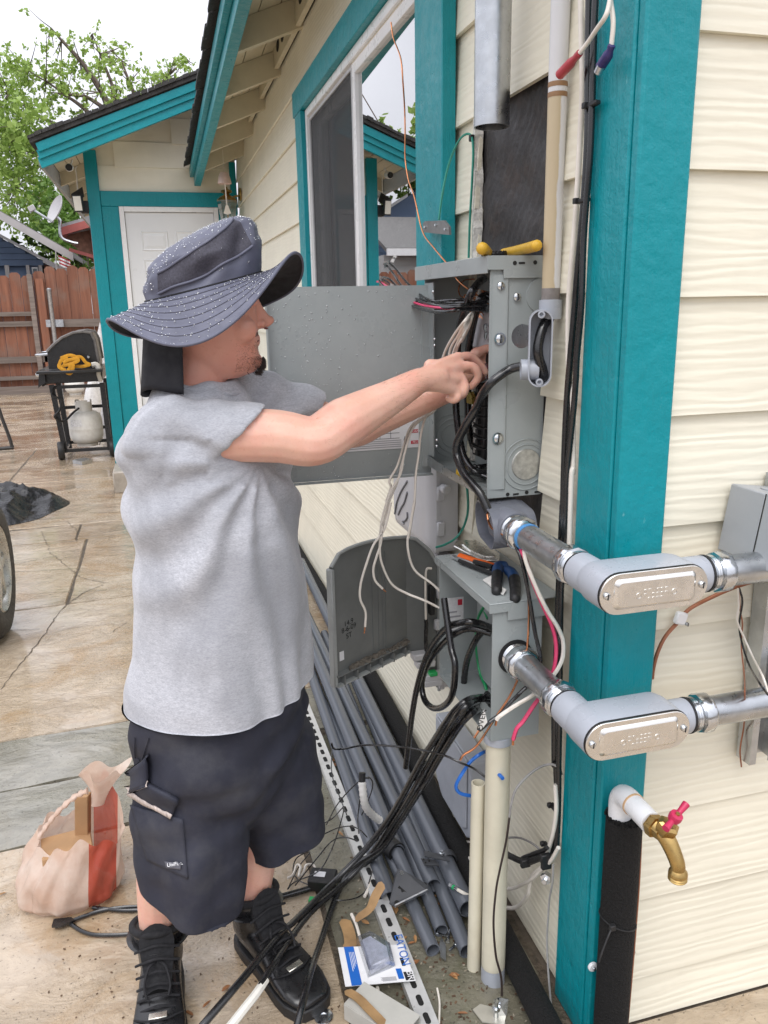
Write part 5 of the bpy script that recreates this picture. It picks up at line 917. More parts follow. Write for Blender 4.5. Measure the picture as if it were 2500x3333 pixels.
mb = MB(); mb.prism([(0, 0), (.128, 0), (.128, -.038), (.042, -.038), (.042, -.018), (0, -.018)], (LX0-.010, LY0-.0065, LZ1-.003), (1, 0, 0), (0, 0, 1), (0, .003, 0)); mb.build('top_lip', PANELG, lw, smooth=0)
mb = MB(); mb.lathe([(.040, 0), (.040, .002)], (.690, LY0-.0005, .851), (0, -1, 0), 28); mb.build('gasket', BLKM, lw)
MB().box(LX1-.032, LX1-.0045, 1.55, LY1-.05, LZ0+.02, LZ1-.03).build('inner_plate', PANELG, lw, smooth=0)
lb_ = V((0.6786,1.806,0.8192)); MB().box(lb_.x-.022, lb_.x+.022, LY1-.0045, LY1-.0035, lb_.z-.055, lb_.z+.048).build('data_label', mat('label_paper2', (.70, .70, .71), .4, var=.12, scale=90), lw, smooth=0)
MB().box(lb_.x+.006, lb_.x+.018, LY1-.0052, LY1-.0047, lb_.z+.026, lb_.z+.042).build('label_logo', bpy.data.materials['label_red'], lw, smooth=0)
for i in range(5): MB().box(lb_.x-.018, lb_.x+.004+.01*(i % 2), LY1-.0052, LY1-.0047, lb_.z-.045+.013*i, lb_.z-.041+.013*i).build('print_line', bpy.data.materials['label_grey_ink'], lw, smooth=0)
MB().box(LX1-.034, LX1-.02, 1.545, 1.60, .845, .868).build('ground_lug', ZINC, lw, bevel=.003)
for k, pts in enumerate(([(0.725,1.764,0.8747),(0.725,1.733,0.8613),(0.72,1.691,0.8486)], [(0.72,1.704,0.8825),(0.72,1.744,0.8377),(0.72,1.762,0.7981),(0.72,1.764,0.7539),(0.72,1.753,0.7122),(0.72,1.733,0.6799),(0.72,1.702,0.6639),(0.72,1.689,0.6471)])):
    gw = thing('green_ground_wire', pts[0], ('short' if k == 0 else 'long')+' bright green ground wire inside the lower grey enclosure', 'wire'); wire('insulation', pts, .0042, mat('bright_green', (.01, .30, .10), .4) if k == 0 else bpy.data.materials['bright_green'], gw)
# black cables of the lower enclosure
def cable(label, pts, r, m=None, nm='power_cable', grp=None, cat='cable', tip=None):
    t = thing(nm, pts[-1], label, cat, grp); wire('cable_jacket', pts, r, m or BLKW, t, 9)
    if tip: tip(t)
    return t
cable('black cable standing up and curling round before the lower enclosure', [(0.6,1.674,0.9226),(0.6,1.651,0.873),(0.6,1.622,0.8142),(0.6,1.597,0.7832),(0.6,1.611,0.71),(0.6,1.662,0.6498),(0.6,1.746,0.5964),(0.6,1.821,0.5791),(0.6,1.849,0.6142),(0.61,1.834,0.6733),(0.62,1.774,0.7457),(0.63,1.693,0.816),(0.66,1.66,0.8425),(0.7,1.624,0.8399)], .0082)
cable('black cable arching from the lower enclosure down to the pipes', [(0.7,1.625,0.8538),(0.66,1.602,0.8796),(0.63,1.608,0.8836),(0.61,1.678,0.8442),(0.6,1.759,0.7651),(0.59,1.805,0.6898),(0.58,1.83,0.6155),(0.57,1.842,0.5351),(0.56,1.842,0.4588),(0.555,1.859,0.365)], .0082)
cable('black cable curled tightly inside the lower enclosure', [(0.7,1.642,0.8495),(0.68,1.661,0.8152),(0.68,1.721,0.7353),(0.68,1.743,0.6741),(0.68,1.744,0.6316),(0.68,1.725,0.6207),(0.68,1.656,0.6401),(0.7,1.635,0.6776)], .0085)
GC = 'cables sweeping across the floor'
cable('black cable sweeping from the enclosure across the floor, crossing the near shoe', [(0.7,1.604,0.682),(0.69,1.661,0.6558)]+[(0.6107,1.543,0.72),(0.5833,1.545,0.7),(0.5714,1.58,0.65),(0.5617,1.639,0.57),(0.548,1.7,0.48),(0.5232,1.769,0.35),(0.4868,1.849,0.2),(0.4081,1.863,0.1),(0.3073,1.814,0.06),(0.2096,1.708,0.08),(0.1522,1.622,0.12),(0.06081,1.493,0.15),(-0.01327,1.425,0.14),(-0.0661,1.39,0.12)], .0085, None, 'power_cable', GC)
cable('black cable with white tape lying over the laces of the shoe', [(0.7,1.604,0.6715),(0.69,1.66,0.6449)]+[(0.6066,1.524,0.72),(0.5827,1.526,0.7),(0.5799,1.578,0.64),(0.5745,1.635,0.56),(0.5656,1.702,0.46),(0.5406,1.734,0.38),(0.5119,1.824,0.23),(0.4606,1.879,0.1),(0.3755,1.868,0.03),(0.2555,1.756,0.05),(0.1426,1.555,0.12),(0.08063,1.466,0.12),(0.02301,1.424,0.1),(-0.02323,1.396,0.08)], .0085, None, 'power_cable', GC)
cable('black cable trailing along the ground to the carrier bag', [(0.7,1.603,0.6595),(0.69,1.66,0.6329)]+[(0.615,1.54,0.7),(0.5971,1.557,0.67),(0.5901,1.612,0.6),(0.579,1.676,0.51),(0.5584,1.718,0.43),(0.5274,1.803,0.27),(0.4976,1.874,0.12),(0.4492,1.926,0.03),(0.3734,1.91,0.01),(0.29,1.896,0.01),(0.2152,1.888,0.01),(0.1528,1.885,0.01),(0.08204,1.888,0.01),(-0.02566,1.924,0.01),(-0.1141,1.965,0.01)], .0085, None, 'power_cable', GC)
cable('black cable dropping beside the strut and the near shoe', [(0.7,1.603,0.6489),(0.69,1.648,0.6281)]+[(0.6133,1.521,0.7),(0.6027,1.554,0.66),(0.5918,1.594,0.6),(0.5822,1.657,0.51),(0.568,1.71,0.42),(0.5493,1.73,0.37),(0.5208,1.819,0.22),(0.4834,1.862,0.12),(0.4135,1.889,0.06),(0.3646,1.869,0.02),(0.3146,1.783,0.012),(0.2671,1.665,0.04),(0.2212,1.535,0.09),(0.1897,1.453,0.1),(0.1633,1.401,0.08),(0.145,1.369,0.06)], .0085, None, 'power_cable', GC)
mb = MB(); mb.tube(cr([(0.11,1.502,0.122),(0.08533,1.47,0.122),(0.05794,1.444,0.118),(0.02717,1.423,0.105),(-0.01911,1.395,0.085)]), .0100, 8); solo(mb, 'white_tape', mat('white_tape', (.68, .66, .60), .5, var=.1), (0.08545,1.472,0.12), 'white tape wrapped on a black cable by the shoe', 'tape')
# ---- telephone boxes on the wall
nd = thing('telephone_box', (.80, 2.3, .9), 'light grey plastic telephone box under the panel door', 'utility box')
ny0, ny1, nx, nz0, nz1 = 2.106, 2.50, .722, .885, 1.22
rr2 = lambda x, ins: [(x, ny0+ins+.03-.03*math.cos(t), nz0+ins+.03-.03*math.sin(t)) for t in [math.pi/2*k/5 for k in range(6)]]+[(x, ny1-ins-.03+.03*math.sin(t), nz0+ins+.03-.03*math.cos(t)) for t in [math.pi/2*k/5 for k in range(6)]]+[(x, ny1-ins, nz1), (x, ny0+ins, nz1)]
mb = MB(); mb.loft([rr2(.797, 0), rr2(.742, 0)]); mb.build('box_base', NIDG, nd, smooth=40)
mb = MB(); mb.loft([rr2(.7415, -.004), rr2(.730, -.004), rr2(.716, .008), rr2(.708, .03)]); mb.build('box_lid', NIDG, nd, smooth=40)
for z in (1.07, .965): 
    mb = MB(); mb.obox((.742, ny0-.008, z), (.012, 0, 0), (0, .006, 0), (0, 0, .022)); mb.build('lid_latch', NIDG, nd, bevel=.004)
mb = MB(); mb.lathe([(.014, 0), (.014, .02), (.011, .023)], (.748, ny0-.006, 1.085), (.3, -1, 0), 14); mb.build('lock_knob', NIDG, nd)
for pts in ([(0.706,2.309,1.066),(0.706,2.378,1.018),(0.706,2.428,0.971),(0.706,2.455,0.9247)], [(0.706,2.31,1.031),(0.706,2.343,0.9909),(0.706,2.381,0.9626),(0.706,2.415,0.9317)], [(0.706,2.312,0.9657),(0.706,2.313,0.9493),(0.706,2.336,0.9324),(0.706,2.364,0.9225),(0.706,2.35,0.9177)]):
    wire('molded_mark', pts, .0032, mat('mark_grey', (.20, .20, .21), .6) if 'mark_grey' not in bpy.data.materials else bpy.data.materials['mark_grey'], nd)
n2 = thing('interface_box', (.80, 2.25, .45), 'grey network interface box with its dark ribbed cover swung open', 'utility box')
DKG = mat('dark_grey_plastic', (.155, .163, .16), .4, var=.12, scale=10); CVG = mat('cover_edge_grey', (.32, .335, .33), .45)
MB().box(.745, .797, 2.11, 2.42, .45, .87).build('box_base', NIDG, n2, bevel=.006)
ca, cb = V((.382, 1.95, 0)), V((.636, 2.10, 0)); cd_ = (cb-ca).normalized(); cn = V((cd_.y, -cd_.x, 0)); W_ = (cb-ca).length
prof = [(0, .592), (W_, .596)]+[(W_*(1-k/10), .952+.022*math.sin(math.pi*(k/10)*.8)-.03*max(0, (k/10-.85)/.15)**2) for k in range(11)]
mb = MB(); mb.prism(prof, (ca.x, ca.y, 0), cd_, (0, 0, 1), cn*-.004); cov = mb.build('open_cover', DKG, n2, smooth=0)
for seg in (prof[2:],):
    mb = MB(); mb.tube([ca+cd_*p[0]+V((0, 0, p[1]))+cn*.004 for p in seg], .005, 6); mb.build('cover_rim', CVG, cov)
mb = MB(); mb.beam(ca+V((0, 0, .592)), ca+V((0, 0, .93)), .014, .022, cn); mb.build('cover_rim', CVG, cov, bevel=.003)
for k in range(6):
    q_ = ca+cd_*W_*(k+.5)/6+V((0, 0, .606)); mb = MB(); mb.obox(q_+cn*.008, cd_*.002, cn*.010, (0, 0, .014)); mb.build('cover_rib', DKG, cov, smooth=0)
mb = MB(); mb.beam(ca+V((0, 0, .624))+cn*.008, cb+V((0, 0, .628))+cn*.008, .018, .004); mb.build('cover_ledge', DKG, cov, smooth=0)
mb = MB(); mb.beam(ca+V((0, 0, .594))+cn*.008, cb+V((0, 0, .598))+cn*.008, .018, .004); mb.build('cover_ledge', CVG, cov, smooth=0)
mb = MB()
for _ in range(90): q_ = ca+cd_*W_*rnd.uniform(.15, .98)+V((0, 0, .629+rnd.random()*.006))+cn*rnd.uniform(.002, .015); mb.obox(q_, (rnd.uniform(.002, .006), 0, .001), (0, rnd.uniform(.002, .005), 0), (0, 0, rnd.uniform(.002, .006)))
mb.build('dust_crumbs', mat('grey_crumbs', (.13, .115, .095), .95, var=.4, scale=90), cov, kind='stuff', smooth=0)
for x in (.52, .60, .66, .70): mb = MB(); mb.beam(ca+cd_*W_*x+V((0, 0, .64))+cn*.001, ca+cd_*W_*x+V((0, 0, .93))+cn*.001, .003, .003, cn); mb.build('molded_rib', DKG, cov, smooth=0)
mb = MB(); mb.prism([(0, .600), (.10, .452), (.10, .852), (.07, .905), (.03, .942), (0, .952)], (cb.x, cb.y, 0), (1, .02, 0), (0, 0, 1), (0, .004, 0)); side = mb.build('hinge_panel', DKG, n2, smooth=0)
mb = MB(); mb.tube([(cb.x+p[0], cb.y-.002, p[1]) for p in ((0, .952), (.03, .942), (.07, .905), (.10, .852), (.10, .452))], .0055, 6); mb.build('cover_rim', CVG, side)
MB().box(.700, .716, 2.075, 2.096, .71, .80).build('terminal_strip', BLKM, n2, bevel=.002)
wire('service_wire', [(0.7039,2.07,0.858),(0.6886,2.07,0.8569),(0.6851,2.07,0.8234),(0.6847,2.07,0.7548),(0.6856,2.07,0.7026)], .0035, WHTW, n2); wire('service_wire', [(0.6856,2.07,0.7026),(0.6867,2.07,0.685),(0.6853,2.07,0.6382),(0.6863,2.07,0.6025)], .0060, BLKW, n2)
for a in [(0.6822,2.06,0.5705),(0.7035,2.06,0.5314)]: MB().box(a[0]-.012, a[0]+.012, 2.05, 2.075, a[2]-.006, a[2]+.006).build('green_terminal', mat('bright_green2', (.02, .36, .10), .4) if 'bright_green2' not in bpy.data.materials else bpy.data.materials['bright_green2'], n2, bevel=.002)
for a in [(0.6695,2.065,0.5892),(0.6809,2.065,0.5637),(0.7069,2.065,0.5177),(0.704,2.065,0.4999)]: MB().box(a[0]-.028, a[0]+.03, 2.055, 2.09, a[2]-.010, a[2]+.010).build('terminal_block', NIDG, n2, bevel=.003)
for a in (((0.7317,2.085,0.7727)), ((0.7258,2.085,0.6739)), ((0.7405,2.085,0.4786))): MB().box(a[0]-.008, a[0]+.008, 2.078, 2.096, a[2]-.016, a[2]+.016).build('cover_clip', NIDG, n2, bevel=.003)
for i, (tx, u) in enumerate((('14.9', (0.4088,1.972,0.7547)), ('8-6-09', (0.4113,1.972,0.7381)), ('ST', (0.4075,1.972,0.7169)))):
    text_mesh('written_note', tx, .021, BLKM, cov, ca+cd_*.060+cn*.0012+V((0, 0, u[2])), (R(90), R(-4), math.atan2(cd_.y, cd_.x)))
MB().obox(ca+cd_*.03+cn*.001+V((0, 0, .672)), cd_*.008, cn*.0006, (0, 0, .013)).build('white_sticker', bpy.data.materials['label_paper'], cov, smooth=0)
cb2 = thing('splice_box', (.80, 1.97, .08), 'pale bluish grey plastic box low on the cream wall', 'utility box')
SPB = mat('bluish_grey_plastic', (.36, .38, .42), .4, var=.12, scale=7)
mb = MB(); P = [(1.83, .36), (2.13, .36), (2.13, .145), (2.07, .10), (1.86, .10), (1.83, .12)]; mb.prism(P, (.735, 0, 0), (0, 1, 0), (0, 0, 1), (.062, 0, 0)); mb.build('box_body', SPB, cb2, smooth=0, bevel=.006, seg=2)
mb = MB(); mb.prism([(1.85, .36), (2.11, .36), (2.11, .16), (2.06, .12), (1.88, .12), (1.85, .14)], (.729, 0, 0), (0, 1, 0), (0, 0, 1), (.005, 0, 0)); mb.build('box_lid', SPB, cb2, smooth=0, bevel=.002)
# ============================================================ CABLES ON THE POST, TAP, FLOOR CLUTTER
pb = thing('post_cables', (.77, 1.42, .0), 'black and cream cables strapped down the wall beside the teal post', 'cables')
wire('cream_cable', [(0.778,1.455,2.141),(0.778,1.451,2.119),(0.778,1.441,2.045),(0.778,1.432,1.97),(0.778,1.433,1.896),(0.778,1.435,1.821),(0.778,1.439,1.743),(0.778,1.447,1.663),(0.778,1.452,1.587)]+[(0.778,1.442,1.468),(0.778,1.424,1.429),(0.778,1.415,1.361),(0.778,1.408,1.267)]+[(0.775,1.406,1.272),(0.775,1.406,1.199),(0.775,1.404,1.118)], .0058, WHTW, pb, 8)
wire('black_cable', [(0.772,1.409,2.126),(0.772,1.41,2.105),(0.772,1.404,1.999),(0.772,1.395,1.889),(0.772,1.397,1.796),(0.772,1.404,1.72),(0.772,1.412,1.641),(0.772,1.416,1.588)]+[(0.77,1.421,1.496),(0.77,1.428,1.415),(0.77,1.43,1.303),(0.77,1.425,1.129)]+[(0.772,1.432,1.193),(0.772,1.433,1.113),(0.772,1.435,0.9972),(0.772,1.434,0.8616),(0.772,1.432,0.7563),(0.772,1.422,0.5934)]+[(0.775,1.438,0.7145),(0.775,1.422,0.6013),(0.775,1.406,0.4939),(0.775,1.413,0.3963),(0.775,1.433,0.3569)], .0072, BLKW, pb, 8)
wire('black_cable', [(0.766,1.375,2.114),(0.766,1.378,2.095),(0.766,1.377,2.009),(0.766,1.374,1.938),(0.766,1.373,1.848),(0.766,1.379,1.775),(0.766,1.383,1.699),(0.766,1.381,1.588)]+[(0.766,1.389,1.498),(0.766,1.39,1.446),(0.766,1.394,1.392)]+[(0.768,1.412,1.271),(0.768,1.412,1.198),(0.768,1.411,1.116),(0.768,1.417,1.004),(0.768,1.408,0.8388),(0.768,1.396,0.61)]+[(0.77,1.415,0.7275),(0.77,1.4,0.6152),(0.77,1.393,0.5038),(0.77,1.393,0.4041)], .0062, BLKW, pb, 8)
for u in ((0.768,1.396,1.776), (0.766,1.373,1.931), (0.77,1.409,0.4937), (0.77,1.436,0.3725)):
    mb = MB(); mb.obox(u, (.006, 0, 0), (0, .020, 0), (0, 0, .004)); o = mb.build('zip_tie', BLKM, pb, bevel=.002); MB().obox(V(u)+V((-.006, .014, .001)), (.005, 0, 0), (0, .005, 0), (0, 0, .005)).build('tie_head', BLKM, o, bevel=.001)
for nm, lb, cab, plug, col_, tip in (('coax_cable', 'white cable ending in a red plug by the post', [(0.75,1.299,2.087),(0.75,1.302,2.069),(0.74,1.295,2.044),(0.74,1.321,2.033),(0.74,1.349,2.021),(0.735,1.368,2.009)], [(0.735,1.368,2.009),(0.735,1.4,2.001),(0.735,1.438,1.993)], (.42, .045, .06), None), ('coax_cable', 'white cable ending in a dark violet plug on the post', [(0.755,1.314,2.093),(0.755,1.309,2.072),(0.755,1.297,2.036),(0.755,1.299,2.002)], [(0.752,1.293,2.001),(0.752,1.303,1.99),(0.752,1.326,1.978)], (.035, .025, .13), [(0.75,1.32,1.978),(0.75,1.33,1.97)])):
    t = thing(nm, cab[-1], lb, 'cable'); wire('cable_jacket', cab, .0042, WHTW, t, 8)
    P = cr(plug, 4); mb = MB(); n = len(P); mb.tube(P, [(.0062+.002*math.sin(3*k) if k < n*.35 else .0088) for k in range(n)], 12); mb.build('plug', mat(nm+'_plug', col_, .4), t)
    if tip: mb = MB(); mb.tube(tip, .0072, 12); mb.build('plug_tip', GALV, t)
gb = thing('green_ground_wire', (0.79,2.018,1.709), 'teal green ground wire looped above the panel with a small bar', 'wire')
wire('insulation', [(0.735,2.094,1.811),(0.745,2.092,1.881),(0.76,2.083,1.95),(0.775,2.051,1.998),(0.79,2.021,2.006),(0.79,1.995,1.973),(0.79,1.999,1.901),(0.79,2.012,1.808),(0.79,2.019,1.711)], .0030, mat('sea_green_wire', (.03, .27, .20), .4), gb)
c = V((0.792,2.011,1.995)); MB().obox(c, (.006, 0, 0), (0, .006, 0), (0, 0, .008)).build('cable_clip', BLKM, gb, bevel=.002)
P = [(0.735,2.23,1.815),(0.735,2.21,1.819),(0.735,2.056,1.806),(0.735,2.019,1.787),(0.735,2.015,1.767),(0.735,2.224,1.791)]; mb = MB(); n = len(P); mb.add([V(p) for p in P]+[V(p)+V((.006, 0, 0)) for p in P], [tuple(range(n)), tuple(range(2*n-1, n-1, -1))]+[(k, k+n, (k+1) % n+n, (k+1) % n) for k in range(n)]); mb.build('ground_bar', mat('dull_alloy', (.22, .22, .22), .5, .6, var=.2), gb, smooth=0)
for u in [(0.734,2.203,1.803),(0.734,2.114,1.8),(0.734,2.039,1.783)]: mb = MB(); mb.lathe([(.004, 0), (.003, .004)], u, (-1, -.2, 0), 10); mb.build('bar_screw', ZINC, gb)
wire('insulation', [(0.74,1.893,1.136),(0.74,1.886,1.124),(0.76,1.931,1.071),(0.77,1.965,1.032),(0.77,1.999,0.9872),(0.75,2.005,0.9609),(0.73,2.032,0.9381),(0.72,2.075,0.9191)], .0034, bpy.data.materials['sea_green_wire'], gb)
# pliers with yellow grips on top of the panel, tools on the lower lid
def capsule(mb, pts, rs, n=10, flat=1.0, upv=None): mb.ball(pts[0], rs[0], 10); mb.ball(pts[-1], rs[-1], 10); mb.tube(cr(pts, 5), [rs[0]+(rs[-1]-rs[0])*k/(5*(len(pts)-1)) if len(rs) == 2 else rs[min(k//5, len(rs)-1)] for k in range(5*(len(pts)-1)+1)], n, flat=flat, upv=upv)
YEL = mat('yellow_grip', (.62, .37, .03), .5, var=.12, scale=30)
tp = thing('pliers', (0.7279,1.643,1.695), 'yellow handled pliers resting on top of the breaker panel', 'pliers')
mb = MB(); capsule(mb, [(0.7843,1.783,1.708),(0.7771,1.706,1.708),(0.764,1.622,1.708),(0.7482,1.539,1.708)], [.011, .0115]); mb.build('grip', YEL, tp); mb = MB(); capsule(mb, [(0.776,1.848,1.708),(0.7261,1.743,1.708),(0.6792,1.648,1.708),(0.6641,1.621,1.708)], [.011, .013]); mb.build('grip', YEL, tp)
mb = MB(); P = cr([(0.7387,1.747,1.703),(0.7482,1.731,1.703),(0.7592,1.716,1.703)], 8); mb.tube(P, [.006+.0022*math.sin(2.4*k) for k in range(len(P))], 10); mb.build('spring', BLKM, tp)
tk = thing('utility_knife', (0.707,1.717,0.985), 'orange and grey utility knife lying on the lower enclosure lid', 'knife')
ORG = mat('safety_orange', (.72, .12, .01), .45)
mb = MB(); mb.tube([(0.671,1.756,0.996),(0.6897,1.711,0.996),(0.7069,1.682,0.996),(0.7182,1.653,0.996)], .0095, 8, flat=.7, upv=(0, 0, 1)); mb.build('knife_body', ORG, tk, smooth=50, bevel=0)
mb = MB(); mb.tube([(0.66,1.733,0.991),(0.6755,1.687,0.991),(0.6946,1.63,0.991),(0.7031,1.607,0.991)], .0055, 6); mb.build('knife_edge', BLKM, tk); mb = MB(); mb.tube([(0.6801,1.687,1.001),(0.6971,1.659,1.001),(0.7068,1.637,1.001)], .006, 6); mb.build('grip_inlay', BLKM, tk)
mb = MB(); mb.tube([(0.6598,1.771,0.99),(0.6667,1.738,0.99),(0.6834,1.694,0.99),(0.7024,1.638,0.99)], .006, 6); mb.build('knife_steel', ZINC, tk)
NAVY = mat('blue_grip', (.02, .07, .20), .5, var=.1)
bp_ = thing('pliers', (0.7383,1.677,0.985), 'blue and black handled pliers hanging over the lower enclosure lid', 'pliers')
for a, b_ in (([(0.7353,1.638,1),(0.7213,1.636,1),(0.7031,1.601,0.995)], [(0.7031,1.601,0.995),(0.6853,1.563,0.99),(0.664,1.513,0.99)]), ([(0.7317,1.604,1),(0.7317,1.583,1),(0.7269,1.56,0.995)], [(0.7269,1.56,0.995),(0.7118,1.522,0.99),(0.6876,1.469,0.985)])):
    mb = MB(); capsule(mb, a, [.012, .0135]); mb.build('grip', NAVY, bp_); mb = MB(); capsule(mb, b_, [.0135, .012]); mb.build('grip_end', BLKM, bp_)
mb = MB(); mb.tube([(0.7307,1.671,0.997),(0.7321,1.641,0.997),(0.7334,1.613,0.997)], .011, 8, flat=.5, upv=(0, 0, 1)); mb.build('jaw', GALV, bp_)
pl_ = thing('conduit_cover', (0.7269,1.797,0.985), 'loose stamped metal conduit cover plate on the lower enclosure lid', 'cover plate')
P = [(0.6942,1.857,0.988),(0.7164,1.888,0.988),(0.7578,1.874,0.988),(0.7708,1.764,0.988),(0.7683,1.741,0.988),(0.7515,1.708,0.988),(0.7203,1.726,0.988),(0.7067,1.778,0.988)]; mb = MB(); n = len(P); up_ = V((0, 0, .006)); mb.add([V(p) for p in P]+[V(p)+up_ for p in P], [tuple(range(n)), tuple(range(2*n-1, n-1, -1))]+[(k, (k+1) % n, (k+1) % n+n, k+n) for k in range(n)]); mb.build('plate', ALU, pl_, smooth=0, bevel=.002)
P = [(0.7119,1.843,0.994),(0.7374,1.843,0.994),(0.7495,1.743,0.994),(0.7457,1.717,0.994),(0.7244,1.724,0.994),(0.7103,1.781,0.994)]; mb = MB(); n = len(P); mb.add([V(p) for p in P]+[V(p)*1+V((0, 0, .006)) for p in P], [tuple(range(n)), tuple(range(2*n-1, n-1, -1))]+[(k, (k+1) % n, (k+1) % n+n, k+n) for k in range(n)]); mb.build('raised_panel', ALU, pl_, smooth=0, bevel=.003)
mb = MB(); P = [(0.6665,1.598,0.9845),(0.6974,1.615,0.9845),(0.6841,1.573,0.9845),(0.6878,1.515,0.9845),(0.6727,1.496,0.9845),(0.6644,1.516,0.9845),(0.6675,1.565,0.9845)]; n = len(P); mb.add([V(p)+V((0, 0, .002*(k % 2))) for k, p in enumerate(P)]+[V(p)+V((0, 0, .003+.002*(k % 2))) for k, p in enumerate(P)], [tuple(range(n)), tuple(range(2*n-1, n-1, -1))]+[(k, (k+1) % n, (k+1) % n+n, k+n) for k in range(n)]); solo(mb, 'paper_scrap', bpy.data.materials['paper_white'], P[0], 'crumpled white paper scrap under the blue pliers', 'paper', smooth=0)
mb = MB(); mb.tube(cr([(0.655,1.719,0.9509),(0.655,1.669,0.9477),(0.655,1.611,0.9454),(0.66,1.567,0.9403),(0.67,1.553,0.931)]), .0062, 8); solo(mb, 'rubber_seal', BLKM, (0.655,1.719,0.9509), 'black rubber strip poking from under the enclosure lid', 'seal')
# foam tube along the wall base, rising pipe cover, tap
ft = MB(); P = cr([(.705, 1.25, .036), (.718, 1.6, .036), (.735, 2.1, .036), (.757, 2.6, .035), (.765, 3.2, .035), (.765, 5.2, .035)], 6); ft.tube(P, .031, 20); solo(ft, 'foam_tube', FOAM, (.73, 1.9, .0), 'black foam insulated tube running along the base of the long wall', 'insulation', smooth=60)
tpz = thing('garden_tap', (.81, 1.2, 0), 'brass garden tap with red handle on white plastic pipe', 'tap')
WPVC = mat('white_pvc', (.72, .73, .74), .3, var=.04)
mb = MB(); mb.tube([(.813, 1.205, .0), (.813, 1.205, .603)], .0360, 28); fm = mb.build('foam_sleeve', FOAM, tpz, smooth=60)
mb = MB()
for k in range(130): a = rnd.random()*6.283; r_ = .024+.0125*rnd.random(); mb.obox((.813+r_*math.cos(a), 1.205+r_*math.sin(a), .603+rnd.random()*.006), (rnd.uniform(.001, .003), 0, 0), (0, rnd.uniform(.001, .003), 0), (0, 0, rnd.uniform(.001, .004)))
mb.build('foam_crumbs', FOAM, tpz, kind='stuff', smooth=0)
mb = MB(); mb.tube([(.803, 1.207, .55), (.803, 1.207, .63)], .0165, 20); mb.build('riser_pipe', WPVC, tpz, smooth=50)
mb = MB(); mb.tube(cr([(.803, 1.207, .608), (.803, 1.207, .640), (.803, 1.200, .655), (.803, 1.185, .661), (.803, 1.165, .661)], 5), .0225, 20); mb.build('elbow', WPVC, tpz, smooth=50)
mb = MB(); mb.lathe([(.0228, 0), (.0228, .004)], (.803, 1.166, .661), (0, -1, 0), 20); mb.build('glue_bead', mat('amber_glue', (.55, .36, .20), .4), tpz)
mb = MB(); mb.tube([(.803, 1.163, .661), (.803, 1.105, .661)], .0212, 20); mb.build('stub_pipe', WPVC, tpz, smooth=50)
F0 = V((.803, 1.103, .661)); mb = MB(); mb.lathe([(.0215, 0), (.0215, .014), (.017, .015), (.016, .03)], F0, (.12, -1, 0), 6); mb.build('tap_hex', BRASS, tpz, smooth=30)
fb0 = F0+V((.003, -.024, -.002)); 
mb = MB(); P = cr([fb0+V((0, .012, .004)), fb0+V((.004, -.006, -.002)), fb0+V((.010, -.022, -.022)), fb0+V((.015, -.034, -.046)), fb0+V((.016, -.036, -.066))], 6); n = len(P)-1; mb.tube(P, [.0175-.0055*k/n for k in range(n+1)], 18); mb.build('tap_body', BRASS, tpz, smooth=60)
e_ = fb0+V((.016, -.036, -.064)); mb = MB(); mb.lathe([(.012, .01), (.0165, .004), (.0172, 0)]+[(.0172 if k % 2 else .0156, -.0022*k) for k in range(1, 7)]+[(.011, -.014)], e_, (0, 0, 1), 24); mb.build('spout_thread', BRASS, tpz, smooth=30)
bn = fb0+V((.004, -.008, .012)); ba = V((.25, -.35, .9)).normalized(); mb = MB(); mb.lathe([(.016, -.010), (.0205, 0), (.0205, .012), (.014, .016)], bn, ba, 6); mb.build('bonnet', BRASS, tpz, smooth=30)
mb = MB(); mb.lathe([(.005, .014), (.005, .034)], bn, ba, 10); mb.build('stem', BRASS, tpz)
hc_ = bn+ba*.034; hd = V((.86, .35, .36)).normalized(); TAPR = mat('red_handle', (.50, .025, .09), .4, var=.12, scale=40)
mb = MB(); mb.lathe([(.011, -.007), (.0125, 0), (.0115, .007), (.007, .008)], hc_, ba, 16); mb.build('handle_hub', TAPR, tpz)
for s_ in (1, -1):
    mb = MB(); mb.tube([hc_+hd*s_*.009, hc_+hd*s_*.02+ba*.001, hc_+hd*s_*.033+ba*.003], [.0052, .0060, .0072], 10); mb.ball(hc_+hd*s_*.034+ba*.003, .0072, 10) if False else None; mb.build('handle_wing', TAPR, tpz)
mb = MB(); mb.lathe([(.0045, .007), (.004, .011)], hc_, ba, 8); mb.build('handle_screw', BRASS, tpz)
zt_ = thing('zip_tie', (.776, 1.17, .37), 'black cable tie cinched round the foam sleeve', 'cable tie')
mb = MB(); n = 26; mb.tube([(.813+.0372*math.cos(2*math.pi*k/n), 1.205+.0372*math.sin(2*math.pi*k/n), .362-.012*math.cos(2*math.pi*k/n)) for k in range(n)], .0016, 6, closed=True); mb.build('tie_band', BLKM, zt_)
wire('tie_tail', [(.782, 1.175, .375), (.770, 1.168, .365), (.752, 1.160, .335), (.745, 1.158, .315)], .0018, BLKM, zt_); MB().obox((.782, 1.175, .374), (.006, 0, 0), (0, .005, 0), (0, 0, .006)).build('tie_head', BLKM, zt_, bevel=.001)
for c, nm in ((V((.768, 1.243, .215)), 'a'), (V((.889, 1.262, .205)), 'b')):
    t = thing('pipe_strap', c, 'white strap end screwed to the teal post by the foam sleeve' if nm == 'a' else 'grey strap end screwed to the cream wall by the foam sleeve', 'strap')
    mb = MB(); mb.lathe([(.011, 0), (.011, .004), (.009, .006)], c+V((.016 if nm == 'a' else 0, 0, 0)), (0, -1, 0), 14); mb.build('strap_ear', WPVC if nm == 'a' else GALV, t); screw('strap_screw', c+V((.016 if nm == 'a' else 0, -.006, 0)), (0, -1, 0), .0035, GALV, t)
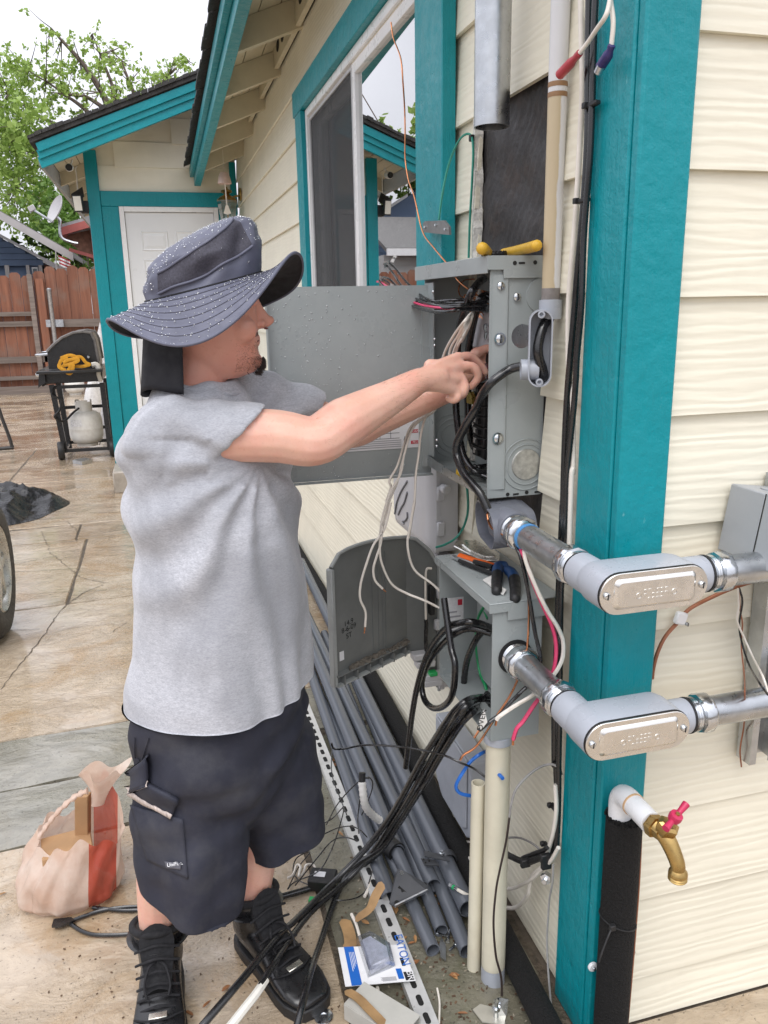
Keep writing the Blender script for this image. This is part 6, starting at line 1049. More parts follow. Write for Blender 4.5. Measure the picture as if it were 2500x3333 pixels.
wire_ = MB(); wire_.tube(cr([(.878, 1.238, 0), (.882, 1.24, .2), (.884, 1.242, .4), (.882, 1.245, .55)]), .0025, 6); solo(wire_, 'thin_cable', bpy.data.materials['brown_copper'], (.878, 1.238, 0), 'thin reddish cable running down the edge of the teal post', 'wire')
# cream riser pipes
CRP = mat('cream_pipe', (.64, .60, .47), .4, var=.07, scale=8, dirt=(.42, .36, .26), dscale=5, damt=.4)
cp = thing('riser_pipe', (.66, 1.478, 0), 'cream painted plastic riser pipe below the lower grey enclosure', 'pipe')
mb = MB(); mb.tube([(.655, 1.472, -.005), (.668, 1.497, .652)], .0285, 28); mb.build('pipe', CRP, cp, smooth=50)
mb = MB(); mb.lathe([(.033, 0), (.033, .018)], (.667, 1.496, .634), n=28); mb.build('collar', PVCG, cp, smooth=50)
mb = MB(); mb.lathe([(.0289, .0), (.0289, .045)], (.655, 1.472, -.004), n=28, caps=False); mb.build('bare_band', PVCG, cp, smooth=50)
cp2 = thing('riser_pipe', (.625, 1.53, 0), 'thin cream open-topped pipe standing beside the wider riser', 'pipe')
mb = MB(); mb.pipe((.622, 1.515, -.005), (.634, 1.53, .510), .0165, .0135, 20); mb.build('pipe', CRP, cp2, smooth=50)
wire('blue_lead', [(0.6573,1.53,0.5103),(0.6618,1.53,0.5243),(0.6602,1.5,0.5514),(0.6584,1.47,0.5645),(0.6596,1.45,0.5663)], .0046, BLUW, cp2); wire('blue_lead', [(0.7118,1.62,0.5328),(0.6548,1.56,0.5666),(0.6269,1.56,0.5495),(0.6038,1.56,0.5192),(0.5899,1.56,0.491),(0.5994,1.56,0.4701),(0.6278,1.56,0.4569),(0.6565,1.56,0.4517)], .0046, BLUW, cp2)
wire('black_lead', [(0.6525,1.53,0.5211),(0.6277,1.55,0.5381),(0.595,1.55,0.5589),(0.5644,1.58,0.5663),(0.5223,1.62,0.5639),(0.4691,1.66,0.5603),(0.4048,1.7,0.5519),(0.3571,1.74,0.5271),(0.3375,1.76,0.52),(0.3319,1.76,0.5367)], .0028, BLKW, cp2)
# thin two-tone wire down the riser; bundle of wall cables low down
lo = thing('wall_cables', (.76, 1.5, .2), 'knot of white and black cables tied low on the wall beside the post', 'cables')
wire('grey_wire', [(0.7781,1.4,0.585),(0.7683,1.4,0.6054),(0.7561,1.42,0.602),(0.7204,1.42,0.5929),(0.6811,1.42,0.5586),(0.6679,1.42,0.5191),(0.6642,1.42,0.4867)], .0030, mat('two_tone_grey', (.30, .29, .28), .4), lo); wire('dark_wire', [(0.6642,1.42,0.4867),(0.6575,1.42,0.4259),(0.6432,1.42,0.3511),(0.6352,1.42,0.2984),(0.6308,1.42,0.2136),(0.6386,1.42,0.1183),(0.6536,1.42,0.05047),(0.6561,1.42,-0.02603),(0.6569,1.42,-0.08578)], .0028, mat('dark_brown_wire', (.035, .022, .02), .4), lo)
wire('black_bundle', [(0.74,1.7,0.209),(0.74,1.61,0.2371),(0.745,1.566,0.2533),(0.75,1.507,0.2832),(0.755,1.462,0.325),(0.76,1.423,0.3654)], .0085, BLKM, lo); wire('black_bundle', [(0.755,1.535,0.2723),(0.755,1.478,0.3275),(0.755,1.433,0.3696),(0.755,1.408,0.3964)], .005, BLKM, lo)
wire('cream_cable', [(0.762,1.397,0.5647),(0.762,1.388,0.5087),(0.762,1.397,0.4428),(0.762,1.42,0.3735),(0.762,1.436,0.3281),(0.762,1.488,0.2579),(0.762,1.503,0.2201),(0.762,1.513,0.1805),(0.762,1.55,0.1231),(0.762,1.594,0.07486),(0.762,1.65,0.03)], .0052, WHTW, lo, 8); wire('cream_cable', [(0.757,1.362,0.4293),(0.757,1.391,0.3757),(0.757,1.433,0.3188),(0.757,1.478,0.2585),(0.757,1.534,0.1961),(0.757,1.586,0.1432),(0.757,1.642,0.09605)], .0046, WHTW, lo, 8)
wire('grey_wire', [(0.757,1.382,0.3706),(0.757,1.383,0.3205),(0.757,1.393,0.2716),(0.757,1.396,0.2179),(0.757,1.397,0.1577),(0.757,1.389,0.09505),(0.757,1.372,0.02247),(0.757,1.36,-0.01438)], .0026, bpy.data.materials['two_tone_grey'], lo); wire('grey_wire', [(0.77,1.678,0.223),(0.77,1.604,0.2786),(0.77,1.551,0.3096),(0.77,1.493,0.3345),(0.77,1.461,0.3392)], .003, bpy.data.materials['two_tone_grey'], lo)
for u in ((0.752,1.406,0.3532), (0.742,1.491,0.2951), (0.748,1.404,0.3726)): MB().obox(u, (.012, 0, 0), (0, .006, 0), (0, 0, .011)).build('zip_tie', BLKM, lo, bevel=.002)
c = V((0.752,1.404,0.318)); mb = MB(); mb.lathe([(.012, -.01), (.013, 0), (.013, .006), (.006, .007), (.006, .018)], c, (-.6, -.7, .1), 6); mb.build('ground_clamp', ZINC, lo)
wire('white_cable', [(0.79,2.148,0.02699),(0.78,2.138,-0.009322),(0.77,2.076,-0.01268),(0.75,1.957,0.003325),(0.73,1.823,0.06259),(0.71,1.703,0.1254)], .0044, WHTW, lo); wire('white_cable', [(0.79,2.105,0.03839),(0.78,2.086,0.005417),(0.77,2.026,-0.01108),(0.76,1.929,0.0344),(0.74,1.773,0.1457)], .0035, WHTW, lo)
cx_ = thing('coax_end', (0.653,1.737,0.05), 'white coaxial cable end with green tipped connector by the pipes', 'cable'); wire('cable_jacket', [(0.6472,1.7,0.075),(0.6645,1.683,0.07),(0.6973,1.678,0.05),(0.7118,1.668,0.05)], .0045, WHTW, cx_); mb = MB(); mb.tube([(0.6475,1.697,0.077),(0.6379,1.711,0.077),(0.6315,1.719,0.077)], .0062, 10); mb.build('connector', ZINC, cx_); mb = MB(); mb.tube([(0.6419,1.704,0.077),(0.6386,1.71,0.077)], .0066, 10); mb.build('green_ring', bpy.data.materials['bright_green'], cx_)
# ---- grey conduit pipes heaped on the ground
def floor_pipe(n, f, zn, zf, r, label, ln=3.05, ring=True):
    n, f = V(n), V(f); d = (f-n); d.z = 0; d.normalize(); far = n+d*ln; far.z = zf
    t = thing('plastic_pipe', (n.x, n.y, 0), label, 'pipe', 'grey conduit pipes on the ground'); mb = MB(); mb.pipe(n, far, r, r*.87, 24); mb.build('pipe', PVCD, t, smooth=50); return t
floor_pipe((0.6626,1.657,0.045), (0.6842,2.49,0.05), .045, .05, .0255, 'widest dark grey plastic pipe lying against the foam tube')
floor_pipe((0.6049,1.771,0.04), (0.6105,2.566,0.05), .04, .05, .0215, 'dark grey plastic pipe whose open end stops by the clamp')
floor_pipe((0.5433,1.921,0.05), (0.5563,2.574,0.055), .05, .055, .0245, 'dark grey plastic pipe ending in a black collar behind the bracket')
floor_pipe((0.4799,1.779,0.022), (0.5057,2.591,0.024), .022, .026, .0225, 'dark grey plastic pipe nearest the slotted strut')
floor_pipe((0.5361,1.576,0.02), (0.5341,1.818,0.02), .02, .02, .0185, 'short reaching grey pipe with its open end by the card', 2.2)
floor_pipe((0.5778,1.631,0.02), (0.5878,1.849,0.02), .02, .02, .0185, 'grey pipe end tucked between two longer pipes', 2.0)
floor_pipe((0.6177,1.548,0.02), (0.6333,1.851,0.02), .02, .02, .0205, 'grey pipe with the open end next to the cream riser', 2.6)
mb = MB(); a = V((0.5433,1.921,0.05)); mb.pipe(a, a+V((-.012, .035, 0)), .029, .02, 24); solo(mb, 'pipe_collar', BLKM, a, 'black locknut collar on the grey pipe behind the bracket', 'collar')
mb = MB(); b_ = V((0.549,1.787,0.035)); mb.tube([a, (a+b_)/2, b_], [.019, .0185, .0185], 20); solo(mb, 'pipe_nipple', PVCD, b_, 'short threaded grey nipple between collar and triangular bracket', 'pipe')
P = [(0.5127,1.806,0.09),(0.5272,1.792,0.09),(0.5819,1.745,0.07),(0.5722,1.727,0.066),(0.4771,1.714,0.05),(0.4657,1.731,0.05),(0.4988,1.796,0.07)]; mb = MB(); n = len(P); nn = (V(P[2])-V(P[0])).cross(V(P[4])-V(P[0])).normalized(); nn = nn if nn.z > 0 else -nn
tb_ = thing('bracket', P[4], 'black triangular steel bracket with a star shaped hole on the pipes', 'bracket')
mb.add([V(p) for p in P]+[V(p)-nn*.005 for p in P], [tuple(range(n))[::-1], tuple(range(2*n-1, n-1, -1))[::-1]]+[(k, (k+1) % n, (k+1) % n+n, k+n) for k in range(n)]); BRK = mat('gunmetal', (.062, .065, .072), .42, .2); mb.build('plate', BRK, tb_, smooth=0, bevel=.001)
cpt = sum((V(p) for p in P), V())/n; uu = (V(P[2])-V(P[0])).normalized(); ww = nn.cross(uu)
mb = MB(); mb.prism([((.021 if k % 2 == 0 else .016)*math.cos(2*math.pi*k/16), (.021 if k % 2 == 0 else .016)*math.sin(2*math.pi*k/16)) for k in range(16)], cpt+nn*.0006, uu, ww, nn*.0006); mb.build('star_hole', BLACKV, tb_, smooth=0)
for k, m in ((0, ZINC), (2, BLACKV), (4, BLACKV)):
    q_ = V(P[k])*.82+cpt*.18 if k != 0 else V(P[0])*.4+V(P[1])*.4+cpt*.2; mb = MB(); mb.lathe([(.007, 0), (.007, .001)], q_+nn*.0003, nn, 12); mb.build('bolt_hole', m, tb_)
mb = MB(); mb.beam(V(P[4])+nn*.003, V(P[3])+nn*.003, .004, .012, nn); mb.build('flange', GALV, tb_, smooth=0)
ck = thing('pipe_clamp', (0.6282,1.804,0.1), 'dark perforated pipe clamp bolted round the widest pipe', 'clamp')
c = V((0.6746,1.848,0.05)); d_ = (V((0.6842,2.49,0.05))-V((0.6626,1.657,0.045))).normalized(); mb = MB(); mb.pipe(c-d_*.012, c+d_*.012, .0262, .0232, 24); mb.build('band', BRK, ck, smooth=50)
for k, pts in enumerate(([(0.6052,1.858,0.088),(0.6439,1.833,0.088),(0.667,1.812,0.088),(0.6609,1.796,0.088),(0.632,1.815,0.088),(0.6008,1.836,0.088)], [(0.5917,1.843,0.078),(0.6289,1.822,0.078),(0.6322,1.8,0.078),(0.5926,1.812,0.078)])):
    mb = MB(); n = len(pts); mb.add([V(p) for p in pts]+[V(p)-V((0, 0, .003)) for p in pts], [tuple(range(n))[::-1], tuple(range(n, 2*n))]+[(k2, (k2+1) % n, (k2+1) % n+n, k2+n) for k2 in range(n)]); mb.build('ear', BRK, ck, smooth=0)
mb = MB(); mb.lathe([(.007, 0), (.007, .005), (.004, .006), (.004, .012)], (0.6485,1.826,0.09), (0, 0, 1), 6); mb.build('clamp_bolt', ZINC, ck)
for u in [(0.5967,1.833,0.0795),(0.5978,1.819,0.0795),(0.6098,1.822,0.0795),(0.6193,1.859,0.0795),(0.6248,1.85,0.0795)]:
    mb = MB(); mb.lathe([(.0028, 0), (.0028, .001)], V(u)+V((0, 0, .010 if u[2] > .2 else .0005)), (0, 0, 1), 8); mb.build('clamp_hole', BLACKV, ck)
# slotted strut on the floor
sa, sb = V((0.4574,1.405,0.022)), V((0.4471,2.612,0.022)); sd_ = (sb-sa).normalized(); sw = V((-sd_.y, sd_.x, 0)); sa2 = sa-sd_*.35; sb2 = sb+sd_*1.2
st_ = thing('strut_channel', (sa.x, sa.y, 0), 'long slotted galvanised strut channel lying beside the pipes', 'channel')
mb = MB(); mb.beam((sa2+sb2)/2-sd_*(sb2-sa2).length/2, sb2, .041, .003); STRM = mat('bright_strut', (.62, .62, .61), .38, .35, var=.12, scale=20); web = mb.build('slotted_web', STRM, st_, smooth=0)
for s_ in (1, -1): mb = MB(); mb.beam(sa2+sw*.021*s_-V((0, 0, .009)), sb2+sw*.021*s_-V((0, 0, .009)), .0025, .022); mb.build('side_flange', STRM, st_, smooth=0)
L_ = (sb2-sa2).length; k = 0; slot_me = None
while .03+k*.0508 < L_:
    q_ = sa2+sd_*(.03+k*.0508)+V((0, 0, .0018)); mb = MB(); mb.prism([(x+(.009 if x > 0 else -.009), y) for x, y in [(.0068*math.cos(t), .0068*math.sin(t)) for t in [2*math.pi*(j+.5)/14 for j in range(14)]]], q_, sd_, sw, (0, 0, .0006)); mb.build('slot_hole', BLACKV, web, smooth=0); k += 1
# retail card with blister
P = [V(p) for p in [(0.305,1.638,0.035),(0.4644,1.601,0.035),(0.462,1.486,0.035),(0.2966,1.517,0.035)]]; cdm = thing('package', P[3], 'white retail card with blue band and clear blister on the strut', 'package')
nn = (P[1]-P[0]).cross(P[3]-P[0]).normalized(); nn = nn if nn.z > 0 else -nn
def on_card(a, b, h=0): return (P[0]*(1-a)+P[1]*a)*(1-b)+(P[3]*(1-a)+P[2]*a)*b+nn*h
def card_quad(name, a0, a1, b0, b1, h, m, t=.0004):
    q = [on_card(a0, b0, h), on_card(a1, b0, h), on_card(a1, b1, h), on_card(a0, b1, h)]; mb = MB(); mb.add(q+[p-nn*t for p in q], [(0, 3, 2, 1), (4, 5, 6, 7)]+[(k, (k+1) % 4, (k+1) % 4+4, k+4) for k in range(4)]); return mb.build(name, m, cdm, smooth=0)
CARDW = mat('card_white', (.76, .76, .77), .35, var=.03); CARDB = mat('card_blue', (.01, .12, .48), .35, var=.05)
card_quad('card', 0, 1, 0, 1, 0, CARDW, .0012); card_quad('blue_band', .09, .24, 0, 1, .0006, CARDB); card_quad('blue_band', .77, .85, .66, .93, .0006, CARDB); card_quad('black_tag', .865, .985, .76, .98, .0006, BLKM); card_quad('hang_hole', .88, .93, .38, .60, .0006, BLACKV)
for i in range(6): card_quad('print_line', .52+.02*(i % 2), .74, .86-.0+.018*i, .869+.018*i, .0006, bpy.data.materials['label_grey_ink'])
for i in range(4): card_quad('print_line', .15+.022*i, .158+.022*i, .15, .15+.5-.06*i, .0009, CARDW)
M_ = Matrix.Identity(3); ex = (P[3]-P[0]).normalized(); ey = nn.cross(ex); 
for tx, sz, a, b, m in (('EATON', .030, .90, .17, CARDB), ('BR', .024, .905, .87, CARDW)):
    o = text_mesh('printed_word', tx, sz, m, cdm, on_card(a, b, .0012), (0, 0, 0)); o.rotation_euler = Matrix((ex, ey, nn)).transposed().to_euler()
BLIS = glass_mat('clear_blister', (.86, .88, .92), .12, .30)
ring_ = lambda s_, h: [on_card(a_, b2, h) for a_, b2 in [(.30+s_, -.12+s_), (.52, -.22+s_), (.62-s_, -.18+s_), (.80-s_, .10+s_), (.78-s_, .60-s_), (.34+s_, .84-s_)]]
mb = MB(); mb.loft([ring_(0, .001), ring_(.02, .02), ring_(.06, .028)], True); mb.build('blister', BLIS, cdm, smooth=0)
mb = MB(); mb.loft([ring_(.06, .003), ring_(.08, .015)], True); mb.build('foam_insert', mat('pale_insert', (.62, .63, .72), .5, var=.2, scale=60), cdm, smooth=0)
# grey plastic raceway end, tan strips, white stub cable, breaker with pigtail, bracket and coins
rc = thing('raceway_piece', (0.3237,1.487,0), 'short piece of light grey plastic raceway under the card', 'raceway')
q0 = V((0.2724,1.473,0.03)); q1 = V((0.3557,1.373,0.03)); dd = V((.55, -.70, 0)).normalized(); nnw = V((dd.y, -dd.x, 0)); RCW = mat('raceway_grey', (.45, .44, .40), .4, var=.08)
a0 = V((0.3107,1.484,0.045)); 
for off, wz in ((0, 0),): mb = MB(); mb.beam(a0, a0+dd*.16, .075, .003); mb.build('raceway_top', RCW, rc, smooth=0)
for s_ in (1, -1): mb = MB(); mb.beam(a0+nnw*.037*s_-V((0, 0, .022)), a0+dd*.16+nnw*.037*s_-V((0, 0, .022)), .003, .042); mb.build('raceway_side', RCW, rc, smooth=0)
STRIP = mat('tan_strip', (.33, .20, .09), .6, var=.25, scale=20)
def ribbon(pts, w_, label, mt, nm='fibre_strip', cat='strip', grp='tan strips on the ground'):
    P = cr(pts, 5); mb = MB(); n = len(P); vs = []
    for i, p in enumerate(P):
        d = (P[min(i+1, n-1)]-P[max(i-1, 0)]).normalized(); s_ = d.cross(V((0, 0, 1))).normalized(); t_ = w_*(1 if 0 < i < n-1 else .4); vs += [p-s_*t_, p+s_*t_+V((0, 0, .004))]
    mb.add(vs, [(2*i, 2*i+1, 2*i+3, 2*i+2) for i in range(n-1)]); mb.add([V(v)-V((0, 0, .001)) for v in vs], [(2*i+2, 2*i+3, 2*i+1, 2*i) for i in range(n-1)]); solo(mb, nm, mt, P[0], label, cat, grp, smooth=60)
ribbon([(0.4546,1.749,0.1),(0.4329,1.737,0.08),(0.4086,1.724,0.05),(0.372,1.732,0.02)], .013, 'curled tan strip leaning on the slotted strut', STRIP)
ribbon([(0.2918,1.488,0.052),(0.3135,1.458,0.054),(0.3304,1.421,0.055),(0.348,1.39,0.05),(0.3611,1.376,0.04)], .012, 'brown tape strip stuck across the raceway piece', STRIP)
ribbon([(0.3437,1.741,0.02),(0.346,1.697,0.02),(0.3407,1.653,0.02),(0.3276,1.638,0.02)], .016, 'crumpled tan strip on the concrete above the card', STRIP)
wsx = thing('wrapped_cable', (0.533,2.068,0.06), 'white taped cable stub with black end sticking up among pipes', 'cable'); P = cr([(0.5283,2.05,0.07),(0.5035,2.042,0.1),(0.4806,2.028,0.14),(0.4728,2.027,0.18),(0.4733,2.043,0.22)], 8); mb = MB(); mb.tube(P, [.0115+.0012*math.sin(2.3*k) for k in range(len(P))], 10); mb.build('white_wrap', mat('white_wrap', (.72, .71, .68), .5, var=.06), wsx); mb = MB(); mb.tube([P[-1], V((0.4768,2.052,0.245))], .0105, 10); mb.build('black_end', BLKM, wsx)
bk = thing('spare_breaker', (0.32,1.915,2.22e-16), 'loose black breaker with coiled wires and green tag on the concrete', 'breaker'); c = V((0.3186,1.904,0.022)); bx_ = V((.8, -.35, 0)).normalized(); by_ = V((.35, .8, 0)).normalized()
mb = MB(); mb.obox(c, bx_*.038, by_*.030, (0, 0, .018)); mb.build('breaker_body', BLKM, bk, bevel=.004); mb = MB(); mb.obox(c+V((0, 0, .0186))-bx_*.008, bx_*.016, by_*.010, (0, 0, .0006)); mb.build('breaker_label', bpy.data.materials['label_paper'], bk, smooth=0)
MB().obox(V((0.2866,1.851,0.006)), bx_*.018, by_*.009, (0, 0, .003)).build('green_tag', bpy.data.materials['bright_green2'], bk, smooth=0)
wire('pigtail', [(0.3059,1.95,0.02),(0.3051,1.975,0.02),(0.2826,1.968,0.03),(0.2712,1.952,0.02),(0.2542,1.929,0.03),(0.2658,1.965,0.03),(0.2584,1.989,0.02),(0.2418,1.953,0.02),(0.2241,1.942,0.02)], .0035, WHTW, bk)
for pts in ([(0.2796,1.895,0.02),(0.2549,1.938,0.01),(0.2458,1.981,0.01),(0.2654,2.033,0.01),(0.3012,2.008,0.04),(0.264,1.992,0.01),(0.2186,1.91,0.01)], [(0.308,1.853,0.01),(0.3423,1.816,0.02),(0.3903,1.821,0.01),(0.4268,1.84,0.01),(0.456,1.866,0.05)], [(0.2158,1.886,0.03),(0.2404,1.909,0.03),(0.3102,1.91,0.05),(0.3533,1.928,0.1),(0.4007,2.017,0.12),(0.4197,2.076,0.12),(0.3813,2.061,0.1),(0.3264,2.079,0.06),(0.2714,2.031,0.03)], [(0.3576,2.065,0.05),(0.4009,2.08,0.05),(0.4268,2.01,0.1),(0.443,1.959,0.12),(0.4616,1.946,0.1)], [(0.2365,1.882,0.04),(0.3135,1.952,0.06),(0.3648,1.986,0.08),(0.3996,1.965,0.1),(0.4319,1.938,0.1)], [(0.445,2.35,0.18),(0.424,2.26,0.12),(0.4303,2.168,0.09),(0.4338,2.093,0.08)], [(0.5054,2.085,0.2),(0.4844,2.071,0.2),(0.4604,2.055,0.1),(0.4482,1.996,0.08)], [(0.3551,2.012,0.12),(0.4075,2.099,0.12),(0.4531,2.061,0.2),(0.4941,2.062,0.22),(0.5088,2.054,0.2),(0.4967,2.056,0.15),(0.4712,2.052,0.1)]):
    wire('thin_lead', pts, .0019, BLKW, bk)
bb = thing('conduit_hanger', (0.6082,1.382,0), 'zinc conduit hanger bracket with bolt at the foot of the riser', 'bracket')
P = [(0.5717,1.395,0.006),(0.594,1.404,0.006),(0.6304,1.38,0.006),(0.6408,1.361,0.006),(0.6248,1.336,0.006),(0.5801,1.359,0.006)]; mb = MB(); n = len(P); mb.add([V(p) for p in P]+[V(p)+V((0, 0, .003)) for p in P], [tuple(range(n)), tuple(range(n, 2*n))]+[(k, (k+1) % n, (k+1) % n+n, k+n) for k in range(n)]); mb.build('base_plate', mat('pale_zinc', (.50, .48, .42), .4, .5, var=.15), bb, smooth=0)
P = [V(p) for p in [(0.6229,1.375,0.05),(0.6453,1.363,0.05),(0.64,1.36,0.008),(0.6155,1.367,0.008)]]; mb = MB(); mb.add(P+[p+V((0, -.003, .001)) for p in P], [(0, 1, 2, 3), (7, 6, 5, 4)]+[(k, k+4, (k+1) % 4+4, (k+1) % 4) for k in range(4)]); mb.build('upright_tab', ZINC, bb, smooth=0); mb = MB(); mb.lathe([(.006, 0), (.006, .02), (.010, .021), (.010, .028), (.006, .029), (.006, .045)], (0.6156,1.362,0.008), (0, 0, 1), 8); mb.build('bolt', ZINC, bb)
mb = MB(); mb.lathe([(.022, 0), (.022, .002), (.020, .003), (.009, .003), (.009, .001)], (0.2357,1.48,0.002), (0, 0, 1), 28); solo(mb, 'washer', ZINC, (0.2357,1.48,0.002), 'round zinc washer lying by the toe of the shoe', 'washer')
for pts, lb in (([(0.3694,1.766,0.01),(0.3728,1.727,0.01),(0.3716,1.681,0.01),(0.371,1.649,0.01)], 'white cable offcut standing between tan strip and card'), ([(0.3748,1.517,0.01),(0.3708,1.485,0.01),(0.3744,1.457,0.01),(0.3787,1.44,0.01)], 'cream cable offcut curving out from under the card'), ([(0.513,1.477,0.006),(0.5051,1.438,0.006),(0.4847,1.383,0.006)], 'thin pale wire offcut on the mossy concrete'), ([(0.4545,1.873,0.02),(0.4333,1.833,0.02),(0.4164,1.808,0.02)], 'white cable offcut lying on the strut')):
    mb = MB(); mb.tube(cr(pts), .0045 if 'thin' not in lb else .0025, 7); solo(mb, 'cable_offcut', WHTW, pts[0], lb, 'cable', 'cable offcuts on the ground')
# black twin lead on the left, torn end
tl = thing('twin_lead', (-0.3717,1.971,2.22e-16), 'black flat twin lead with torn splayed end beside the bag', 'cable')
for pts in ([(-0.1804,1.963,0.008),(-0.229,1.974,0.008),(-0.2824,1.978,0.008),(-0.324,1.971,0.008),(-0.3646,1.96,0.008),(-0.3995,1.951,0.008)], [(-0.3612,1.951,0.008),(-0.3299,1.916,0.008),(-0.2977,1.893,0.008),(-0.2458,1.876,0.008),(-0.2045,1.867,0.008)], [(-0.1802,1.949,0.008),(-0.2286,1.962,0.008),(-0.272,1.981,0.008),(-0.3076,1.997,0.008)]): wire('lead', pts, .0055, BLKW, tl)
mb = MB(); P = [(-0.406,1.945,0.012),(-0.4038,1.971,0.012),(-0.3595,1.965,0.012),(-0.3478,1.95,0.012),(-0.3824,1.938,0.012)]; n = len(P); mb.add([V(p) for p in P]+[V(p)+V((0, 0, .006)) for p in P], [tuple(range(n)), tuple(range(2*n-1, n-1, -1))]+[(k, (k+1) % n, (k+1) % n+n, k+n) for k in range(n)]); mb.build('torn_sleeve', BLKW, tl, smooth=0)
for k in range(7): a = V((-0.1914,1.863,0.01)); wire('frayed_strand', [a, a+V((rnd.uniform(-.02, .02), rnd.uniform(-.02, .02), rnd.uniform(0, .02)))], .0018, BRASS if k % 2 else BLKM, tl, 5, 0)
# ---- leaves, chips and crumbs on the ground
DRYL = [mat('dry_leaf_a', (.24, .10, .035), .6, var=.3, scale=60), mat('dry_leaf_b', (.34, .18, .07), .6, var=.3, scale=60)]
def dryleaf(p, s_, label, big=False):
    a = rnd.random()*6.28; mb = MB(); ca_, sa_ = math.cos(a), math.sin(a); w_ = rnd.uniform(.25, .5)
    pts = [(-1, 0, .2), (-.4, w_, .45), (.4, w_*.9, .35), (1, 0, .1), (.4, -w_*.9, .3), (-.4, -w_, .4)]
    vs = [(p[0]+s_*(x*ca_-y*sa_), p[1]+s_*(x*sa_+y*ca_), p[2]+s_*z*.5) for x, y, z in pts]+[(p[0]+s_*(-.05), p[1], p[2]+.001)]
    mb.add(vs, [(6, k, (k+1) % 6) for k in range(6)]+[(6, (k+1) % 6, k) for k in range(6)][:0]); solo(mb, 'dry_leaf', rnd.choice(DRYL), p, label, 'leaf', 'dry leaves on the ground', smooth=0)
for u in [(0.4414,2.162,0.004),(0.4153,2.112,0.004),(0.4884,1.755,0.004),(0.5065,1.711,0.004),(0.4839,1.566,0.004),(0.5662,1.503,0.004),(0.5471,1.396,0.004),(0.5712,1.781,0.004),(0.613,1.769,0.004),(0.6525,1.81,0.004),(0.6549,1.786,0.004),(0.4896,2.526,0.004),(0.4756,2.492,0.004),(0.4691,1.761,0.004),(0.3995,1.733,0.004),(0.4821,1.648,0.004),(0.4968,1.63,0.004),(0.5098,1.64,0.004),(0.6556,2.077,0.004),(0.6256,2.012,0.004),(0.5653,1.5,0.004),(0.8411,1.893,0.004),(0.6013,1.743,0.004)]: 
    near = min((('beside the loose breaker', (0.32,1.915,2.22e-16)), ('beside the far end of the slotted strut', (0.4538,2.33,0)), ('by the triangular bracket', (0.509,1.753,0)), ('between two grey pipe ends', (0.6172,1.757,0)), ('next to the retail card', (0.4809,1.596,0)), ('on the mossy concrete by the cream riser', (0.5638,1.471,0)), ('caught among the long grey pipes', (0.6461,2.048,-2.22e-16)), ('by the tan strip', (0.4005,1.737,0)), ('against the wall behind the riser', (0.8432,1.898,0))), key=lambda q: (V(q[1])-V(u)).length)[0]
    dryleaf(u, rnd.uniform(.010, .020), 'small curled brown leaf '+near)
for u in [(-0.5605,2.133,0.003),(0.02409,1.625,0.003),(-0.06433,1.578,0.003),(-0.0238,1.592,0.003)]: dryleaf(u, rnd.uniform(.008, .014), 'small brown leaf on the bare concrete')
mb = MB()
for _ in range(620):
    if rnd.random() < .6: x, y = rnd.uniform(.42, .74), rnd.uniform(1.25, 1.95)
    else: x, y = rnd.uniform(-.4, .5), rnd.uniform(1.2, 2.6)
    s_ = rnd.uniform(.0008, .0026 if x > .4 else .0018); q_ = V((x, y, .0015)); a = rnd.random()*3.14; mb.obox(q_, (s_*math.cos(a)*1.8, s_*math.sin(a)*1.8, 0), (-s_*math.sin(a), s_*math.cos(a), 0), (0, 0, s_*.5))
dbr = mb.build('ground_crumbs', mat('crumbs', (.10, .06, .035), .9, var=.6, scale=40), None, smooth=0); dbr['kind'] = 'stuff'
mb = MB()
for _ in range(110):
    x, y = rnd.uniform(.40, .72), rnd.uniform(1.3, 1.9); s_ = rnd.uniform(.0008, .002); a = rnd.random()*3.14; mb.obox((x, y, .002), (s_*math.cos(a)*2, s_*math.sin(a)*2, 0), (-s_*math.sin(a), s_*math.cos(a), 0), (0, 0, s_*.4))
pcr = mb.build('pale_shavings', mat('pale_chips', (.30, .26, .20), .8, var=.4, scale=40), None, smooth=0); pcr['kind'] = 'stuff'
for k, u in enumerate([(0.587,1.607,0.004),(0.6,1.587,0.004),(0.5701,1.638,0.004)]):
    t = thing('bolt', u, 'zinc bolt lying between the pipe ends', 'bolt', 'zinc bolts between pipe ends'); d = V((rnd.uniform(-1, 1), rnd.uniform(-1, 1), .15)).normalized(); mb = MB(); mb.lathe([(.003, 0), (.003, .03)], V(u)+V((0, 0, .004)), d, 8); mb.build('shank', ZINC, t); mb = MB(); mb.lathe([(.0065, -.005), (.0065, 0)], V(u)+V((0, 0, .005)), d, 6); mb.build('head', ZINC, t)
P = [(0.5741,1.62,0.01),(0.5751,1.588,0.01),(0.559,1.543,0.01),(0.5496,1.558,0.01),(0.5613,1.598,0.01)]; mb = MB(); n = len(P); mb.add([V(p) for p in P]+[V(p)+V((0, 0, .004)) for p in P], [tuple(range(n)), tuple(range(2*n-1, n-1, -1))]+[(k, (k+1) % n, (k+1) % n+n, k+n) for k in range(n)]); solo(mb, 'metal_scrap', GALV, P[0], 'pointed grey scrap between two pipe ends', 'scrap', smooth=0)
